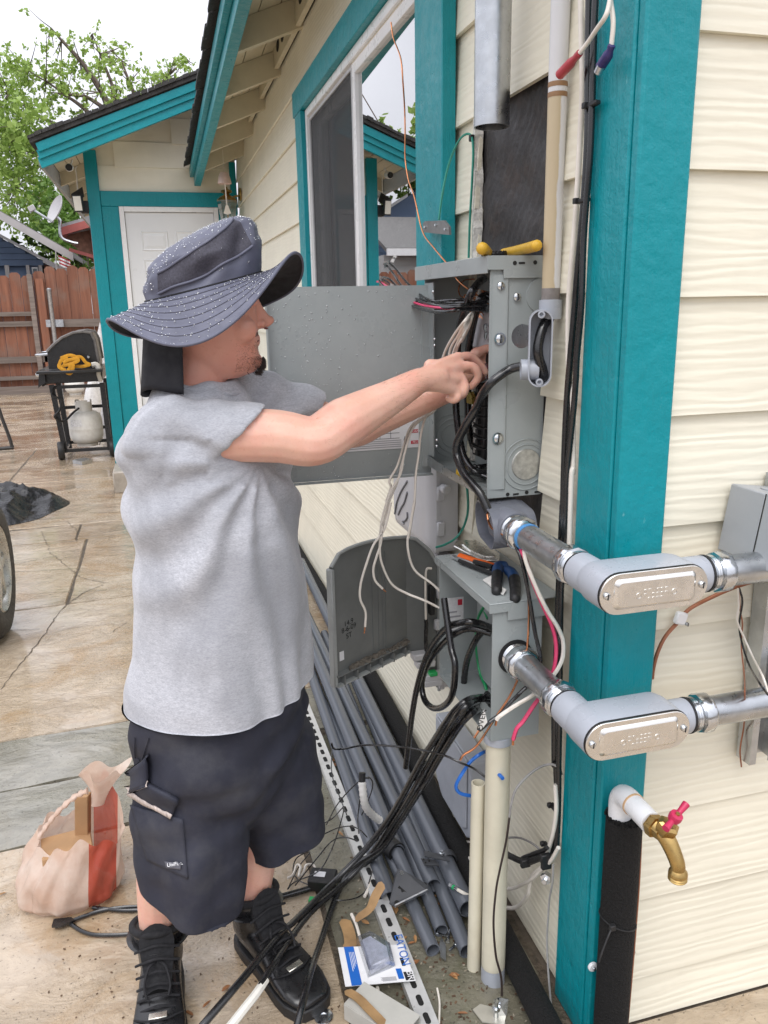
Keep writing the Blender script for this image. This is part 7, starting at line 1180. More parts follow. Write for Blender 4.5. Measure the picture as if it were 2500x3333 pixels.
# ---- carrier bag with cardboard
bgx, bgy = -.368, 2.085
bag = thing('carrier_bag', (bgx, bgy, 0), 'translucent pinkish carrier bag with red band holding cardboard', 'bag')
def bag_mat(name, redamt):
    m, t, b = base_mat(name); out = t.nodes['Material Output']; n = noise(t, 22, 5, .65, coords(t), .8)
    c = ramp(t, noise(t, 9, 4, .6, coords(t)), [(.35, (.70, .50, .385)), (.65, (.83, .70, .60))])
    g = t.nodes.new('ShaderNodeNewGeometry'); sp = t.nodes.new('ShaderNodeSeparateXYZ'); t.links.new(g.outputs['Position'], sp.inputs[0])
    band = math_node(t, 'MULTIPLY', math_node(t, 'GREATER_THAN', math_node(t, 'ADD', math_node(t, 'MULTIPLY', sp.outputs[0], 1.0), math_node(t, 'MULTIPLY', sp.outputs[2], -.10)), -.318), math_node(t, 'LESS_THAN', math_node(t, 'ADD', sp.outputs[0], math_node(t, 'MULTIPLY', sp.outputs[2], -.10)), -.248))
    c = mix_col(t, math_node(t, 'MULTIPLY', band, redamt), c, (.55, .055, .02)); t.links.new(c, b.inputs['Base Color']); b.inputs['Roughness'].default_value = .2; bump(t, b, n, .45, .010)
    tr = t.nodes.new('ShaderNodeBsdfTransparent'); mx = t.nodes.new('ShaderNodeMixShader'); mx.inputs[0].default_value = .88; tl_ = t.nodes.new('ShaderNodeBsdfTranslucent'); t.links.new(c, tl_.inputs[0]); m2 = t.nodes.new('ShaderNodeMixShader'); m2.inputs[0].default_value = .35
    t.links.new(b.outputs[0], m2.inputs[1]); t.links.new(tl_.outputs[0], m2.inputs[2]); t.links.new(tr.outputs[0], mx.inputs[1]); t.links.new(m2.outputs[0], mx.inputs[2]); t.links.new(mx.outputs[0], out.inputs[0]); return m
BAGM = bag_mat('thin_pink_plastic', .9); BAGP = bag_mat('thin_plain_plastic', 0.0)
def bagf(u, v):
    a = 2*math.pi*u; h = v
    rim = .185+.02*math.sin(3*a)                      # height of the mouth; lifts to a knot at the far right
    lift = max(0, math.cos(a-.75))**3*.12; z = (rim+lift)*h
    r = .128*(1-.10*h+.10*math.sin(math.pi*min(1, h*1.15)))*(1-.30*h*max(0, math.cos(a-.75))**2)
    if h < .12: r *= .86+.14*h/.12
    r *= 1+.03*math.sin(7*a+9*h)+.02*math.sin(13*a-6*h); q_ = V((math.cos(a)*2.2, math.sin(a)*2.2, h*2.4)); q_.z *= .35; r *= 1+.06*abs(tn.noise(q_*1.2))-.07*abs(tn.noise(q_*2.2))
    return (bgx+r*1.05*math.cos(a)+.05*h*h, bgy+r*.86*math.sin(a)+.02*h, .003+z+.010*math.sin(11*a)*h)
mb = MB(); mb.grid(bagf, 140, 44); mb.build('bag_skin', BAGM, bag, smooth=70)
k0 = V((-0.2775,2.12,0.2997))-V((0, 0, .0)); mb = MB()
def knot(u, v): a = 2*math.pi*u; r = .018+.045*v*v*(1+.4*math.sin(3*a)); return k0+V((r*math.cos(a)+.03*v, .6*r*math.sin(a), -.055+.105*v+.014*math.sin(4*a)*v))
mb.grid(knot, 40, 10); mb.build('bag_handle', BAGP, bag, smooth=70)
ho = [V(p) for p in [(-0.4295,2.06,0.2135),(-0.3991,2.06,0.2517),(-0.3638,2.06,0.2889),(-0.324,2.06,0.3188),(-0.2914,2.06,0.33)]]; mb = MB(); P = cr(ho, 6); mb.tube(P, [.012+.004*math.sin(1.9*k) for k in range(len(P))], 8, flat=.5); mb.build('bag_handle', BAGP, bag, smooth=70)
CARD = mat('cardboard', (.40, .24, .12), .8, var=.12, scale=10)
mb = MB(); c = V((-0.3225,2.12,0.2334)); mb.obox(c+V((0, .01, -.03)), (.018, -.004, .0), (.004, .012, 0), (.008, 0, .075)); mb.build('cardboard_tube', CARD, bag, smooth=0, bevel=.002)
mb = MB(); mb.obox((bgx+.0, bgy, .085), (.065, .01, 0), (-.008, .05, 0), (0, .012, .072)); mb.build('cardboard_box', CARD, bag, smooth=0, bevel=.003)
LOGO = mat('print_red', (.52, .07, .05), .5); LOGY = mat('print_yellow', (.60, .45, .10), .5)
# ============================================================ THE PERSON
from mathutils import noise as mnoise
def remeshed(mb, voxel, its, fac=.5):
    """fuse overlapping closed shapes into one continuous skin and relax it"""
    me = bpy.data.meshes.new('tmp_skin'); me.from_pydata(mb.v, [], mb.f); ob = bpy.data.objects.new('tmp_skin', me); sc.collection.objects.link(ob)
    r = ob.modifiers.new('r', 'REMESH'); r.mode = 'VOXEL'; r.voxel_size = voxel; s_ = ob.modifiers.new('s', 'SMOOTH'); s_.factor = fac; s_.iterations = its
    bpy.context.view_layer.update(); out = bpy.data.meshes.new_from_object(ob.evaluated_get(bpy.context.evaluated_depsgraph_get())); bpy.data.objects.remove(ob); bpy.data.meshes.remove(me)
    n = len(out.vertices); co = np.empty(n*3); out.vertices.foreach_get('co', co); no = np.empty(n*3); out.vertices.foreach_get('normal', no)
    return out, co.reshape(-1, 3), no.reshape(-1, 3)
def finish(me, co, name, mats, parent, smooth=True):
    p = parent
    while p.parent: p = p.parent
    me.vertices.foreach_set('co', (co-np.array(p.location)).ravel()); me.materials.clear()
    for m in (mats if isinstance(mats, list) else [mats]): me.materials.append(m)
    me.polygons.foreach_set('use_smooth', [True]*len(me.polygons)); me.update(); o = bpy.data.objects.new(name, me); sc.collection.objects.link(o); o.parent = parent; return o
man = thing('person', (.0, 1.68, 0), 'person in grey shirt, cargo shorts and brimmed hat wiring the open panel', 'person')
# ---- skin material: ruddier on face and neck
def skin_mat():
    m, t, b = base_mat('skin'); v = coords(t); g = t.nodes.new('ShaderNodeSeparateXYZ'); t.links.new(v, g.inputs[0])
    n = noise(t, 11, 4, .6, v); c = ramp(t, n, [(.3, (.72, .40, .30)), (.7, (.80, .50, .395))])
    c = mix_col(t, ramp(t, noise(t, 8, 4, .6, v), [(.48, 0.0), (.68, .42)]), c, (.72, .27, .21))
    c = mix_col(t, ramp(t, noise(t, 3.5, 3, .5, v), [(.5, 0.0), (.7, .35)]), c, (.86, .62, .50))
    fx_ = math_node(t, 'MULTIPLY', math_node(t, 'GREATER_THAN', g.outputs[2], 1.43), math_node(t, 'LESS_THAN', g.outputs[0], .30)); c = mix_col(t, math_node(t, 'MULTIPLY', fx_, .55), c, (.60, .23, .165))
    c = mix_col(t, ramp(t, noise(t, 160, 2, .5, v), [(.58, 0.0), (.75, .18)]), c, (.42, .16, .11))
    t.links.new(c, b.inputs['Base Color']); b.inputs['Roughness'].default_value = .42; b.inputs['Subsurface Weight'].default_value = .25; b.inputs['Subsurface Radius'].default_value = (.012, .004, .002); b.inputs['Subsurface Scale'].default_value = .4
    bump(t, b, math_node(t, 'ADD', noise(t, 220, 3, .6, v), math_node(t, 'MULTIPLY', noise(t, 60, 3, .6, v), .8)), .25, .0012); return m
SKIN = skin_mat()
def limb(mb, pts, rs, n=14, sm=6):
    P = cr(pts, sm); m = len(P)-1; k = len(pts)-1; mb.tube(P, [rs[min(int(i/m*k), k-1)]*(1-(i/m*k-min(int(i/m*k), k-1)))+rs[min(int(i/m*k), k-1)+1]*(i/m*k-min(int(i/m*k), k-1)) for i in range(m+1)], n)
    for p, r in ((P[0], rs[0]), (P[-1], rs[-1])): mb.ball(p, r*.98, 12)
RS, RE, RW = V((-0.007221,1.6,1.369)), V((0.286,1.57,1.335)), V((0.5416,1.675,1.436))
LS, LE, LW = V((.165, 1.88, 1.40)), V((0.4223,1.9,1.306)), V((0.6942,1.85,1.401))
B = MB()
def lerp(a, b, t): return V(a)*(1-t)+V(b)*t
limb(B, [lerp(RS, RE, .22)+V((0, .015, -.006)), lerp(RS, RE, .40), lerp(RS, RE, .75)+V((0, 0, .004)), RE, lerp(RE, RW, .28)+V((0, -.004, .004)), lerp(RE, RW, .7), RW], [.046, .055, .054, .051, .052, .038, .0285])
limb(B, [LS, lerp(LS, LE, .4), LE, lerp(LE, LW, .3), lerp(LE, LW, .7), LW], [.05, .056, .050, .049, .038, .030])
# right hand
WR = RW
K = [(0.659,1.745,1.476),(0.6601,1.725,1.458),(0.652,1.708,1.431),(0.6368,1.7,1.408)]
for k, r in zip(K, (.0150, .0150, .0142, .0130)): B.tube([WR, lerp(WR, k, .5)+V((0, -.002, .004)), k], [.0245, .0185, r], 12); B.ball(k, r*1.02, 12)
B.tube([WR, lerp(WR, (V(K[1])+V(K[2]))/2, .55)], [.028, .025], 14)
for pts, rs in (([(0.659,1.745,1.476),(0.6847,1.75,1.48),(0.6993,1.752,1.473),(0.7192,1.752,1.456),(0.7302,1.75,1.44)], [.0118, .0108, .0104, .0096, .0082]), ([(0.6582,1.72,1.458),(0.6811,1.72,1.459),(0.694,1.718,1.449),(0.6984,1.72,1.431),(0.6848,1.728,1.411)], [.0122, .0110, .0112, .0102, .0088]), ([(0.6508,1.705,1.431),(0.6583,1.698,1.416),(0.6536,1.7,1.398),(0.6414,1.715,1.391)], [.0120, .0114, .0104, .009]), ([(0.6368,1.7,1.408),(0.6394,1.692,1.395),(0.6314,1.7,1.386),(0.6234,1.715,1.39)], [.0108, .0104, .0094, .008]), ([(0.5814,1.715,1.463),(0.6346,1.765,1.458),(0.6812,1.785,1.451),(0.7117,1.785,1.443)], [.017, .0145, .0118, .0095])):
    limb(B, pts, rs, 12, 5)
# left hand reaching in behind it
KL = [(0.7327,1.815,1.482),(0.7593,1.83,1.476),(0.7768,1.845,1.454),(0.7814,1.855,1.431)]
for k, r in zip(KL, (.0150, .0150, .0142, .013)): B.tube([LW, lerp(LW, k, .5), k], [.022, .018, r], 12); B.ball(k, r, 12)
for i, k in enumerate(KL):
    k = V(k); limb(B, [k, k+V((.030, -.006, .010-.006*i)), k+V((.046, -.016, -.012-.004*i)), k+V((.040, -.026, -.028))], [.012, .011, .0102, .0085], 12, 4)
limb(B, [LW+V((.01, -.012, .015)), LW+V((.045, -.03, .04)), LW+V((.08, -.035, .045)), LW+V((.105, -.03, .030))], [.017, .0135, .0115, .0092], 12, 4)
# legs
RA, LA = V((-.121, 1.692, .10)), V((.108, 1.728, .10))
limb(B, [(-.035, 1.67, .70), (-.075, 1.655, .46), (-.100, 1.675, .33), (-.118, 1.688, .20), RA, (-.122, 1.688, .07)], [.085, .062, .056, .046, .039, .036])
limb(B, [(.125, 1.74, .70), (.150, 1.73, .46), (.135, 1.735, .33), (.116, 1.730, .20), LA, (.110, 1.722, .07)], [.085, .062, .056, .045, .038, .036])
# head: horizontal sections with the profile of the face, turned a little away
HC = V((.108, 1.72, 1.59)); hf = V((.985, .17, 0)).normalized(); hs = V((-hf.y, hf.x, 0))
prof = [  # z, front, back, half width, squareness
    (1.455, .050, -.020, .038), (1.466, .086, -.030, .046), (1.480, .096, -.045, .054), (1.494, .098, -.062, .060), (1.510, .094, -.078, .065), (1.524, .093, -.086, .068), (1.538, .095, -.092, .070), (1.556, .094, -.096, .072), (1.58, .094, -.099, .074), (1.605, .093, -.100, .076), (1.63, .097, -.100, .077), (1.66, .090, -.094, .073), (1.685, .066, -.076, .058), (1.70, .03, -.04, .03)]
rings = []
for z, f0, b0, w0 in prof:
    ring = []
    for k in range(28):
        a = 2*math.pi*k/28; ca, sa = math.cos(a), math.sin(a)
        f = (f0 if ca > 0 else -b0)*math.copysign(abs(ca)**.85, ca); s_ = w0*math.copysign(abs(sa)**.9, sa)*(1-.16*max(0, ca)**2)
        ring.append(V((HC.x, HC.y, z))+hf*f+hs*s_)
    rings.append(ring)
B.loft(rings)
hp = lambda f, s_, z: V((HC.x, HC.y, z))+hf*f+hs*s_
B.loft([[hp(f, s_, z) for f, s_ in ((.085, -w_), (.085, w_), (n_, w_*.55), (n_+.004, 0), (n_, -w_*.55))] for z, n_, w_ in ((1.622, .098, .008), (1.600, .107, .010), (1.582, .119, .014), (1.570, .126, .018), (1.561, .124, .019), (1.554, .110, .016))])
for s_ in (-1, 1): B.ball(hp(.103, .015*s_, 1.564), (.0095, .0085, .0085), 10)
B.ball(hp(.1255, 0, 1.571), .010, 10)
B.ball(hp(.092, 0, 1.536), (.010, .022, .0075), 12); B.ball(hp(.092, 0, 1.526), (.0095, .020, .0075), 12)          # lips
B.ball(hp(.090, 0, 1.488), (.014, .022, .017), 12)                                                            # chin
for s_ in (-1, 1): B.ball(hp(.045, .055*s_, 1.555), (.035, .022, .03), 12); B.ball(hp(.078, .03*s_, 1.612), (.016, .018, .010), 10); B.ball(hp(-.008, .076*s_, 1.585), (.018, .008, .030), 10)
B.tube([(.055, 1.735, 1.37), (.060, 1.732, 1.44), (.078, 1.726, 1.50), (.085, 1.722, 1.55)], [.088, .070, .062, .062], 20)
B.tube([(.03, 1.66, 1.365), (.075, 1.735, 1.385), (.12, 1.82, 1.375)], [.045, .065, .05], 16); B.tube([lerp(RS, RE, .22)+V((0, .015, -.006)), (.03, 1.66, 1.365)], [.045, .04], 12); B.tube([LS, (.12, 1.82, 1.375)], [.048, .05], 12)
B.loft([[V((.085+.13*math.cos(a)*s_, 1.735+.17*math.sin(a)*s_, z)) for a in [2*math.pi*k/20 for k in range(20)]] for z, s_ in ((.74, .75), (1.0, .75), (1.25, .75), (1.36, .5))])
me, co, no = remeshed(B, .0038, 6, .5)
body = finish(me, co, 'body', SKIN, man)
# mouth line, nostril, stubble and goatee
mb = MB()
LIPS = mat('lip', (.42, .13, .10), .4); 
wire('mouth', [hp(.086, -.026, 1.5285), hp(.0935, -.014, 1.531), hp(.0965, .0, 1.5315), hp(.0935, .014, 1.531)], .0018, mat('mouth_dark', (.14, .035, .03), .5), man, 6)
for s_ in (-1,): 
    mb = MB(); mb.ball(hp(.112, .012*s_, 1.5545), (.005, .003, .0022), 8); mb.build('nostril', bpy.data.materials['mouth_dark'], man)
HAIRM = mat('dark_hair', (.028, .017, .012), .6, var=.3, scale=60)
HAIRL = mat('light_brown_hair', (.22, .11, .06), .6)
def hairs(name, n, fn, ln, r, par, mt=None):
    mb = MB()
    for _ in range(n):
        p, d = fn(); l = ln*rnd.uniform(.5, 1.2); s_ = d.orthogonal().normalized()*r; t_ = d.cross(s_).normalized()*r; e = p+d*l+V((0, 0, -l*.25))
        mb.add([p-s_, p+s_, p+t_, e], [(0, 1, 3), (1, 2, 3), (2, 0, 3)])
    return mb.build(name, mt or HAIRM, par, kind='stuff', smooth=0)
def goat():
    a = rnd.gauss(0, .34); z = rnd.uniform(1.462, 1.496); f = .1010+.004*math.cos(a*2)-.7*max(0, 1.480-z)
    p = hp(f*math.cos(a*.8), f*math.sin(a*.9)*.55, z); return p, (hf*(1)+hs*math.sin(a)+V((0, 0, -.9))).normalized()
hairs('goatee', 800, goat, .0085, .0007, man)
def stub():
    a = rnd.uniform(-1.3, 1.0); z = rnd.choice((rnd.uniform(1.470, 1.50), rnd.uniform(1.540, 1.549), rnd.uniform(1.475, 1.53))); 
    i = max(j for j in range(len(prof)-1) if prof[j][0] <= z); t = (z-prof[i][0])/(prof[i+1][0]-prof[i][0]); f0 = prof[i][1]*(1-t)+prof[i+1][1]*t; w0 = prof[i][3]*(1-t)+prof[i+1][3]*t
    ca, sa = math.cos(a), math.sin(a); p = hp(f0*abs(ca)**.85*.995, w0*math.copysign(abs(sa)**.9, sa)*(1-.16*ca*ca)*.995, z); return p, (hf*ca+hs*sa+V((0, 0, -.5))).normalized()
hairs('stubble', 2600, stub, .0020, .00026, man)
def armh():
    t = rnd.random(); A, C_ = (RE, RW) if rnd.random() < .75 else (LE, LW); c = lerp(A, C_, t); ax = (C_-A).normalized(); u = ax.orthogonal().normalized(); w_ = ax.cross(u); a = rnd.random()*6.28; r = .0515*(1-t)+.0315*t+.0006
    d = u*math.cos(a)+w_*math.sin(a); return c+d*r, (d*.5+ax*.8+V((0, 0, -.3))).normalized()
hairs('arm_hair', 1100, armh, .011, .00016, man, HAIRL)
# ---- shirt
def heather(name, c0, c1, wet):
    m, t, b = base_mat(name); v = coords(t, (1, 1, 3.2), (0, .25, 0)); n = noise(t, 190, 3, .7, v); n2 = noise(t, 60, 3, .6, v)
    c = ramp(t, math_node(t, 'ADD', math_node(t, 'MULTIPLY', n, .7), math_node(t, 'MULTIPLY', n2, .3)), [(.36, c0), (.64, c1)])
    c = mix_col(t, ramp(t, noise(t, 3.2, 4, .55, coords(t), .6), [(.46, 0.0), (.62, wet)]), c, mul(c0, .66))  # random dark patches: damp cloth plus the shirt's light-and-dark contrast, painted into colour
    t.links.new(c, b.inputs['Base Color']); b.inputs['Roughness'].default_value = .9; b.inputs['Sheen Weight'].default_value = .25; bump(t, b, noise(t, 420, 3, .6, coords(t)), .35, .0012); return m
SHIRT = heather('heather_grey', (.34, .35, .385), (.56, .57, .61), .55)
fd = V((.86, -.51, 0)).normalized(); sdv = V((.51, .86, 0)).normalized()
S = MB(); rings = []
for z, cx, cy, a, b_ in ((.69, .072, 1.715, .232, .196), (.735, .073, 1.715, .230, .196), (.80, .076, 1.715, .226, .192), (.88, .086, 1.715, .217, .180), (1.0, .094, 1.718, .209, .171), (1.12, .094, 1.722, .208, .168), (1.22, .086, 1.728, .206, .166), (1.31, .078, 1.732, .200, .156), (1.365, .073, 1.735, .184, .130), (1.405, .071, 1.737, .145, .098), (1.435, .070, 1.735, .10, .082), (1.452, .072, 1.733, .078, .074)):
    rings.append([V((cx, cy, z))+sdv*a*math.copysign(abs(math.cos(t))**.86, math.cos(t))+fd*b_*math.copysign(abs(math.sin(t))**.9, math.sin(t)) for t in [2*math.pi*k/40 for k in range(40)]])
S.loft(rings)
def sleeve(Sx, Ex, off, t_end, k, rs):
    ax = (Ex-Sx).normalized(); u = V((0, 0, 1)); u = (u-ax*u.dot(ax)).normalized(); w_ = ax.cross(u); L_ = (Ex-Sx).length; rings = []
    for j in range(9):
        f = j/8; r = rs[0]*(1-f)+rs[1]*f; c = Sx+V(off)*(1-f)+ax*L_*(t_end*f)
        rings.append([c+(u*math.cos(a)+w_*math.sin(a))*r*(1+.03*math.sin(3*a+5*f))+ax*(k*f*f*r*math.cos(a)) for a in [2*math.pi*m/24 for m in range(24)]])
    S.loft(rings); S.ball(Sx+V(off), rs[0]*.97, 14)
sleeve(RS, RE, (-.004, .03, -.016), .47, .86, (.076, .071)); sleeve(LS, LE, (-.03, -.03, -.005), .66, .3, (.090, .074))
me, co, no = remeshed(S, .006, 5, .5)
# clean hem
co[:, 2] = np.maximum(co[:, 2], .760)
# folds
f_ = np.zeros(len(co)); arm = np.array(V((0.1732,1.58,1.296)))
for i in range(len(co)):
    p = co[i]; q = V(p); w1 = mnoise.noise(q*5.5)*.05; d = p-arm
    r_ = math.hypot(d[0]+.0, d[2]); th = math.atan2(d[2], d[0]); fan = math.sin(th*13+mnoise.noise(q*4)*2.4)*math.exp(-((r_-.22)/.20)**2)*.010*(1 if p[2] < 1.36 else .4)
    drap = math.sin((p[0]*.75+p[1]*.65)*58+mnoise.noise(V((p[0]*4, p[1]*4, p[2]*1.6)))*5)*.006*max(0, min(1, (1.12-p[2])*3))
    hz_ = math.sin((p[2]*.8-p[0]*.55)*75+mnoise.noise(q*7)*3.5)*.0036*max(0, 1-abs(p[2]-1.28)/.18)
    sl = np.dot(p-np.array(RS), np.array((RE-RS).normalized())); dist = np.linalg.norm(p-np.array(RS)-np.array((RE-RS).normalized())*sl)
    slv = math.sin(sl*95-p[2]*45+mnoise.noise(q*8)*2.5)*.0032*max(0, 1-sl/.13) if (0 < sl < .13 and dist < .11) else 0
    hemk = .25 if (sl > .09 and dist < .10 and p[2] > 1.22) else 1; f_[i] = (fan+drap+hz_+mnoise.noise(q*9)*.003+mnoise.noise(q*20)*.0014)*hemk+slv
nf = no.copy(); nf[co[:, 2] < .7605, 2] = 0; co = co+nf*(f_*(co[:, 2] < 9))[:, None]
shirt = finish(me, co, 't_shirt', SHIRT, man)
mb = MB(); n = 40; mb.tube([V((.074, 1.733, 1.446))+sdv*.079*math.cos(2*math.pi*k/n)+fd*.078*math.sin(2*math.pi*k/n)+V((0, 0, -.020*math.sin(2*math.pi*k/n))) for k in range(n)], .0095, 8, closed=True, flat=.7); mb.build('collar', SHIRT, shirt, smooth=80)
# ---- shorts
SHM = mat('navy_twill', (.021, .023, .038), .75, var=.22, scale=5, bmp=.35, bscale=500, bdist=.001, dirt=(.065, .066, .075), dscale=7, damt=.7)
T = MB()
T.loft([[V((cx, cy, z))+V((.72, .69, 0))*a*math.cos(t)+V((.69, -.72, 0))*b_*math.sin(t) for t in [2*math.pi*k/32 for k in range(32)]] for z, cx, cy, a, b_ in ((.40, .068, 1.69, .07, .05), (.47, .066, 1.695, .14, .10), (.54, .066, 1.70, .195, .15), (.62, .066, 1.705, .225, .184), (.70, .068, 1.71, .222, .186), (.80, .070, 1.715, .205, .175))])
leg = lambda pts: T.loft([[V((cx+rx*math.cos(t), cy+ry*math.sin(t), z+tilt*math.sin(t)+tx*math.cos(t))) for t in [2*math.pi*k/28 for k in range(28)]] for z, cx, cy, rx, ry, tilt, tx in pts])
leg([(.19, -.026, 1.622, .106, .104, .035, -.035), (.30, -.026, 1.63, .113, .112, .03, -.03), (.40, -.022, 1.64, .122, .124, .01, 0), (.52, -.012, 1.66, .130, .137, 0, 0), (.70, .01, 1.69, .14, .15, 0, 0)])
leg([(.20, .186, 1.755, .104, .100, .01, .012), (.32, .184, 1.755, .110, .107, .01, .01), (.42, .176, 1.75, .120, .120, 0, 0), (.54, .160, 1.745, .130, .134, 0, 0), (.70, .13, 1.74, .135, .15, 0, 0)])
me, co, no = remeshed(T, .006, 6, .5)
for i in range(len(co)):                                   # crisp slanting hems
    p = co[i]
    if p[2] < .40:
        if p[0]+.55*(p[1]-1.69) < .082: hz_ = .300+.035*((p[1]-1.625)/.104)-.035*((p[0]+.026)/.106)
        else: hz_ = .308+.01*((p[1]-1.755)/.1)+.012*((p[0]-.186)/.104)
        if p[2] < hz_: co[i, 2] = hz_; no[i, 2] = 0
for i in range(len(co)):
    p = co[i]; q = V(p); low = max(0, min(1, (.66-p[2])*3)); f = math.sin((p[0]*1.0-p[1]*.25)*46+p[2]*5+mnoise.noise(V((p[0]*5, p[1]*5, p[2]*2.2)))*4.5)*.0085*low+math.sin((p[2]-p[0]*.5)*60+mnoise.noise(q*5)*4)*.005*(1-low)+mnoise.noise(q*7)*.010+mnoise.noise(q*18)*.0045
    co[i] = p+no[i]*f
shorts = finish(me, co, 'cargo_shorts', SHM, man)
from mathutils.bvhtree import BVHTree
bvh = BVHTree.FromPolygons([tuple(v) for v in co], [tuple(p.vertices) for p in me.polygons])
def surf_on_shorts(pt, back=.0):
    """nearest shorts surface along the view side"""
    o = V((0, 0, CAM_H)); l, n_, i_, d_ = bvh.ray_cast(o, (V(pt)-o).normalized())
    if l is None: l, n_, i_, d_ = bvh.find_nearest(V(pt))
    return l, (n_ if n_.dot(o-l) > 0 else -n_)
def patch(name, quadpts, mt, par, off, nu=14, nv=8, th=.004):
    A, Bq, Cq, Dq = [V(p) for p in quadpts]; mb = MB(); vs = []
    for j in range(nv+1):
        for i in range(nu+1):
            p = (A*(1-i/nu)+Bq*(i/nu))*(1-j/nv)+(Dq*(1-i/nu)+Cq*(i/nu))*(j/nv); s_, n_ = surf_on_shorts(p); vs.append(s_+n_*off)
    vs = np.array([tuple(v) for v in vs]).reshape(nv+1, nu+1, 3)
    for _ in range(4): vs[1:-1, 1:-1] = (vs[:-2, 1:-1]+vs[2:, 1:-1]+vs[1:-1, :-2]+vs[1:-1, 2:]+4*vs[1:-1, 1:-1])/8
    mb.add([tuple(v) for v in vs.reshape(-1, 3)], [((j+1)*(nu+1)+i, (j+1)*(nu+1)+i+1, j*(nu+1)+i+1, j*(nu+1)+i) for j in range(nv) for i in range(nu)]); o = mb.build(name, mt, par, smooth=80)
    sd2 = o.modifiers.new('thick', 'SOLIDIFY'); sd2.thickness = th; sd2.offset = -1; return o
patch('cargo_pocket', [(-0.134,1.53,0.6078),(-0.03584,1.53,0.5533),(-0.03683,1.53,0.4065),(-0.1138,1.53,0.4704)], SHM, shorts, .006, 18, 14, .01)
patch('pocket_flap', [(-0.1356,1.52,0.6928),(-0.03991,1.52,0.6099),(-0.05603,1.52,0.5644),(-0.1411,1.52,0.6483)], SHM, shorts, .011, 18, 8, .01)
patch('reflective_strip', [(-0.1393,1.515,0.6653),(-0.04964,1.515,0.5831),(-0.05545,1.515,0.5726),(-0.1404,1.515,0.6533)], mat('pinkish_silver_strip', (.52, .44, .40), .4, var=.45, scale=70, stretch=(3, 1, .4)), shorts, .0135, 26, 2, .002)
tgp = patch('brand_tag', [(-0.07538,1.515,0.473),(-0.04486,1.515,0.462),(-0.04613,1.515,0.446),(-0.07343,1.515,0.4564)], mat('tag_grey', (.10, .10, .12), .6), shorts, .010, 8, 4, .002)
s_, n_ = surf_on_shorts((-0.06061,1.515,0.4595)); ex = V((1, .1, -.12)).normalized(); nn = (-V((-0.06061,1.515,0.4595))+V((0, 0, 1.6))).normalized(); ex = (ex-nn*ex.dot(nn)).normalized(); ey = nn.cross(ex)
o = text_mesh('brand_word', 'UniFirst', .0105, WHITEV, tgp, s_+nn*.016-ey*.004, (0, 0, 0)); o.rotation_euler = Matrix((ex, ey, nn)).transposed().to_euler()
for pts in ([(-0.1178,1.6,0.7209),(-0.121,1.59,0.6837),(-0.1122,1.58,0.6783)], [(-0.08809,1.56,0.7382),(-0.1018,1.565,0.6997),(-0.11,1.565,0.6773)]):
    q = []
    for p in cr(pts, 5): a_, b2 = surf_on_shorts(p); q.append(a_+b2*.003)
    mb = MB(); mb.tube(q, .0014, 6); mb.build('pocket_seam', SHM, shorts)
# ---- hat
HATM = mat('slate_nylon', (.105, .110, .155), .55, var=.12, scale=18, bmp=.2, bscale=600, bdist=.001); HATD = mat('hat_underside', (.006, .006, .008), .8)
MESHM = mat('hat_mesh', (.050, .048, .066), .7, var=.35, scale=260, bmp=.5, bscale=500, bdist=.001)
tl_ = R(13.5); hx = V((math.cos(tl_), .10, math.sin(tl_))).normalized(); hy = V((-.10, 1, .0)).normalized(); hzv = hx.cross(hy).normalized(); hy = hzv.cross(hx); HT = V((.098, 1.715, 1.640))
def hat_pt(a, s, crown):
    ca, sa = math.cos(a), math.sin(a)
    if crown:
        prf = [(0, 1.0, 0), (.2, 1.03, .026), (.4, 1.02, .053), (.6, .96, .079), (.75, .86, .097), (.87, .66, .110), (.95, .38, .116), (1.0, .0, .118)]
        i = max(j for j in range(len(prf)-1) if prf[j][0] <= s or j == 0); i = min(i, len(prf)-2); t = (s-prf[i][0])/(prf[i+1][0]-prf[i][0]); r = prf[i][1]*(1-t)+prf[i+1][1]*t; h = prf[i][2]*(1-t)+prf[i+1][2]*t
        q = V((ca*3, sa*3, s*4)); dent = -.014*max(0, math.sin(2.2*s*math.pi))*math.exp(-((a-4.35-.9*s)/.28)**2)-.010*math.exp(-((a-5.05-.5*s)/.2)**2)*math.sin(math.pi*s)+mnoise.noise(q)*.007*math.sin(math.pi*min(1, s*1.1))
        dent *= min(1, r*1.6); return HT+hx*(ca*(.120*r+dent)+.034*s)+hy*sa*(.102*r+dent)+hzv*(h*(.92+.20*ca*r)+dent*.4)
    R0 = (.120, .102); w_ = .086*(1+.05*math.sin(3*a+1)); side = sa*sa*(1-.62*ca)
    drop = (.026+.056*side)*s**1.25-.022*max(0, ca)**2*s*s-.010*max(0, -ca)**2*s*s+.006*math.sin(3*a+.6)*s*s+.003*math.sin(5*a)*s-.040*s**1.6*max(0, math.cos(a+.80))**3+.040*s**1.4*max(0, math.cos(a-.75))**2
    st = .0011*math.sin(s*math.pi*2*7)
    return HT+hx*ca*(R0[0]+w_*s)+hy*sa*(R0[1]+w_*s*.97)+hzv*(-drop+st)
hat = MB(); hat.grid(lambda u, v: hat_pt(2*math.pi*u, v, True), 96, 40)
hat = hat.build('hat', HATM, man, smooth=80); sd3 = hat.modifiers.new('t', 'SOLIDIFY'); sd3.thickness = .003
mb = MB(); mb.grid(lambda u, v: hat_pt(2*math.pi*u, v, False), 96, 44); br = mb.build('hat_brim', HATM, hat, smooth=80)
mb = MB(); mb.grid(lambda u, v: hat_pt(-2*math.pi*u, v, False)-hzv*.0045, 96, 12); mb.build('brim_underside', HATD, hat, smooth=80)
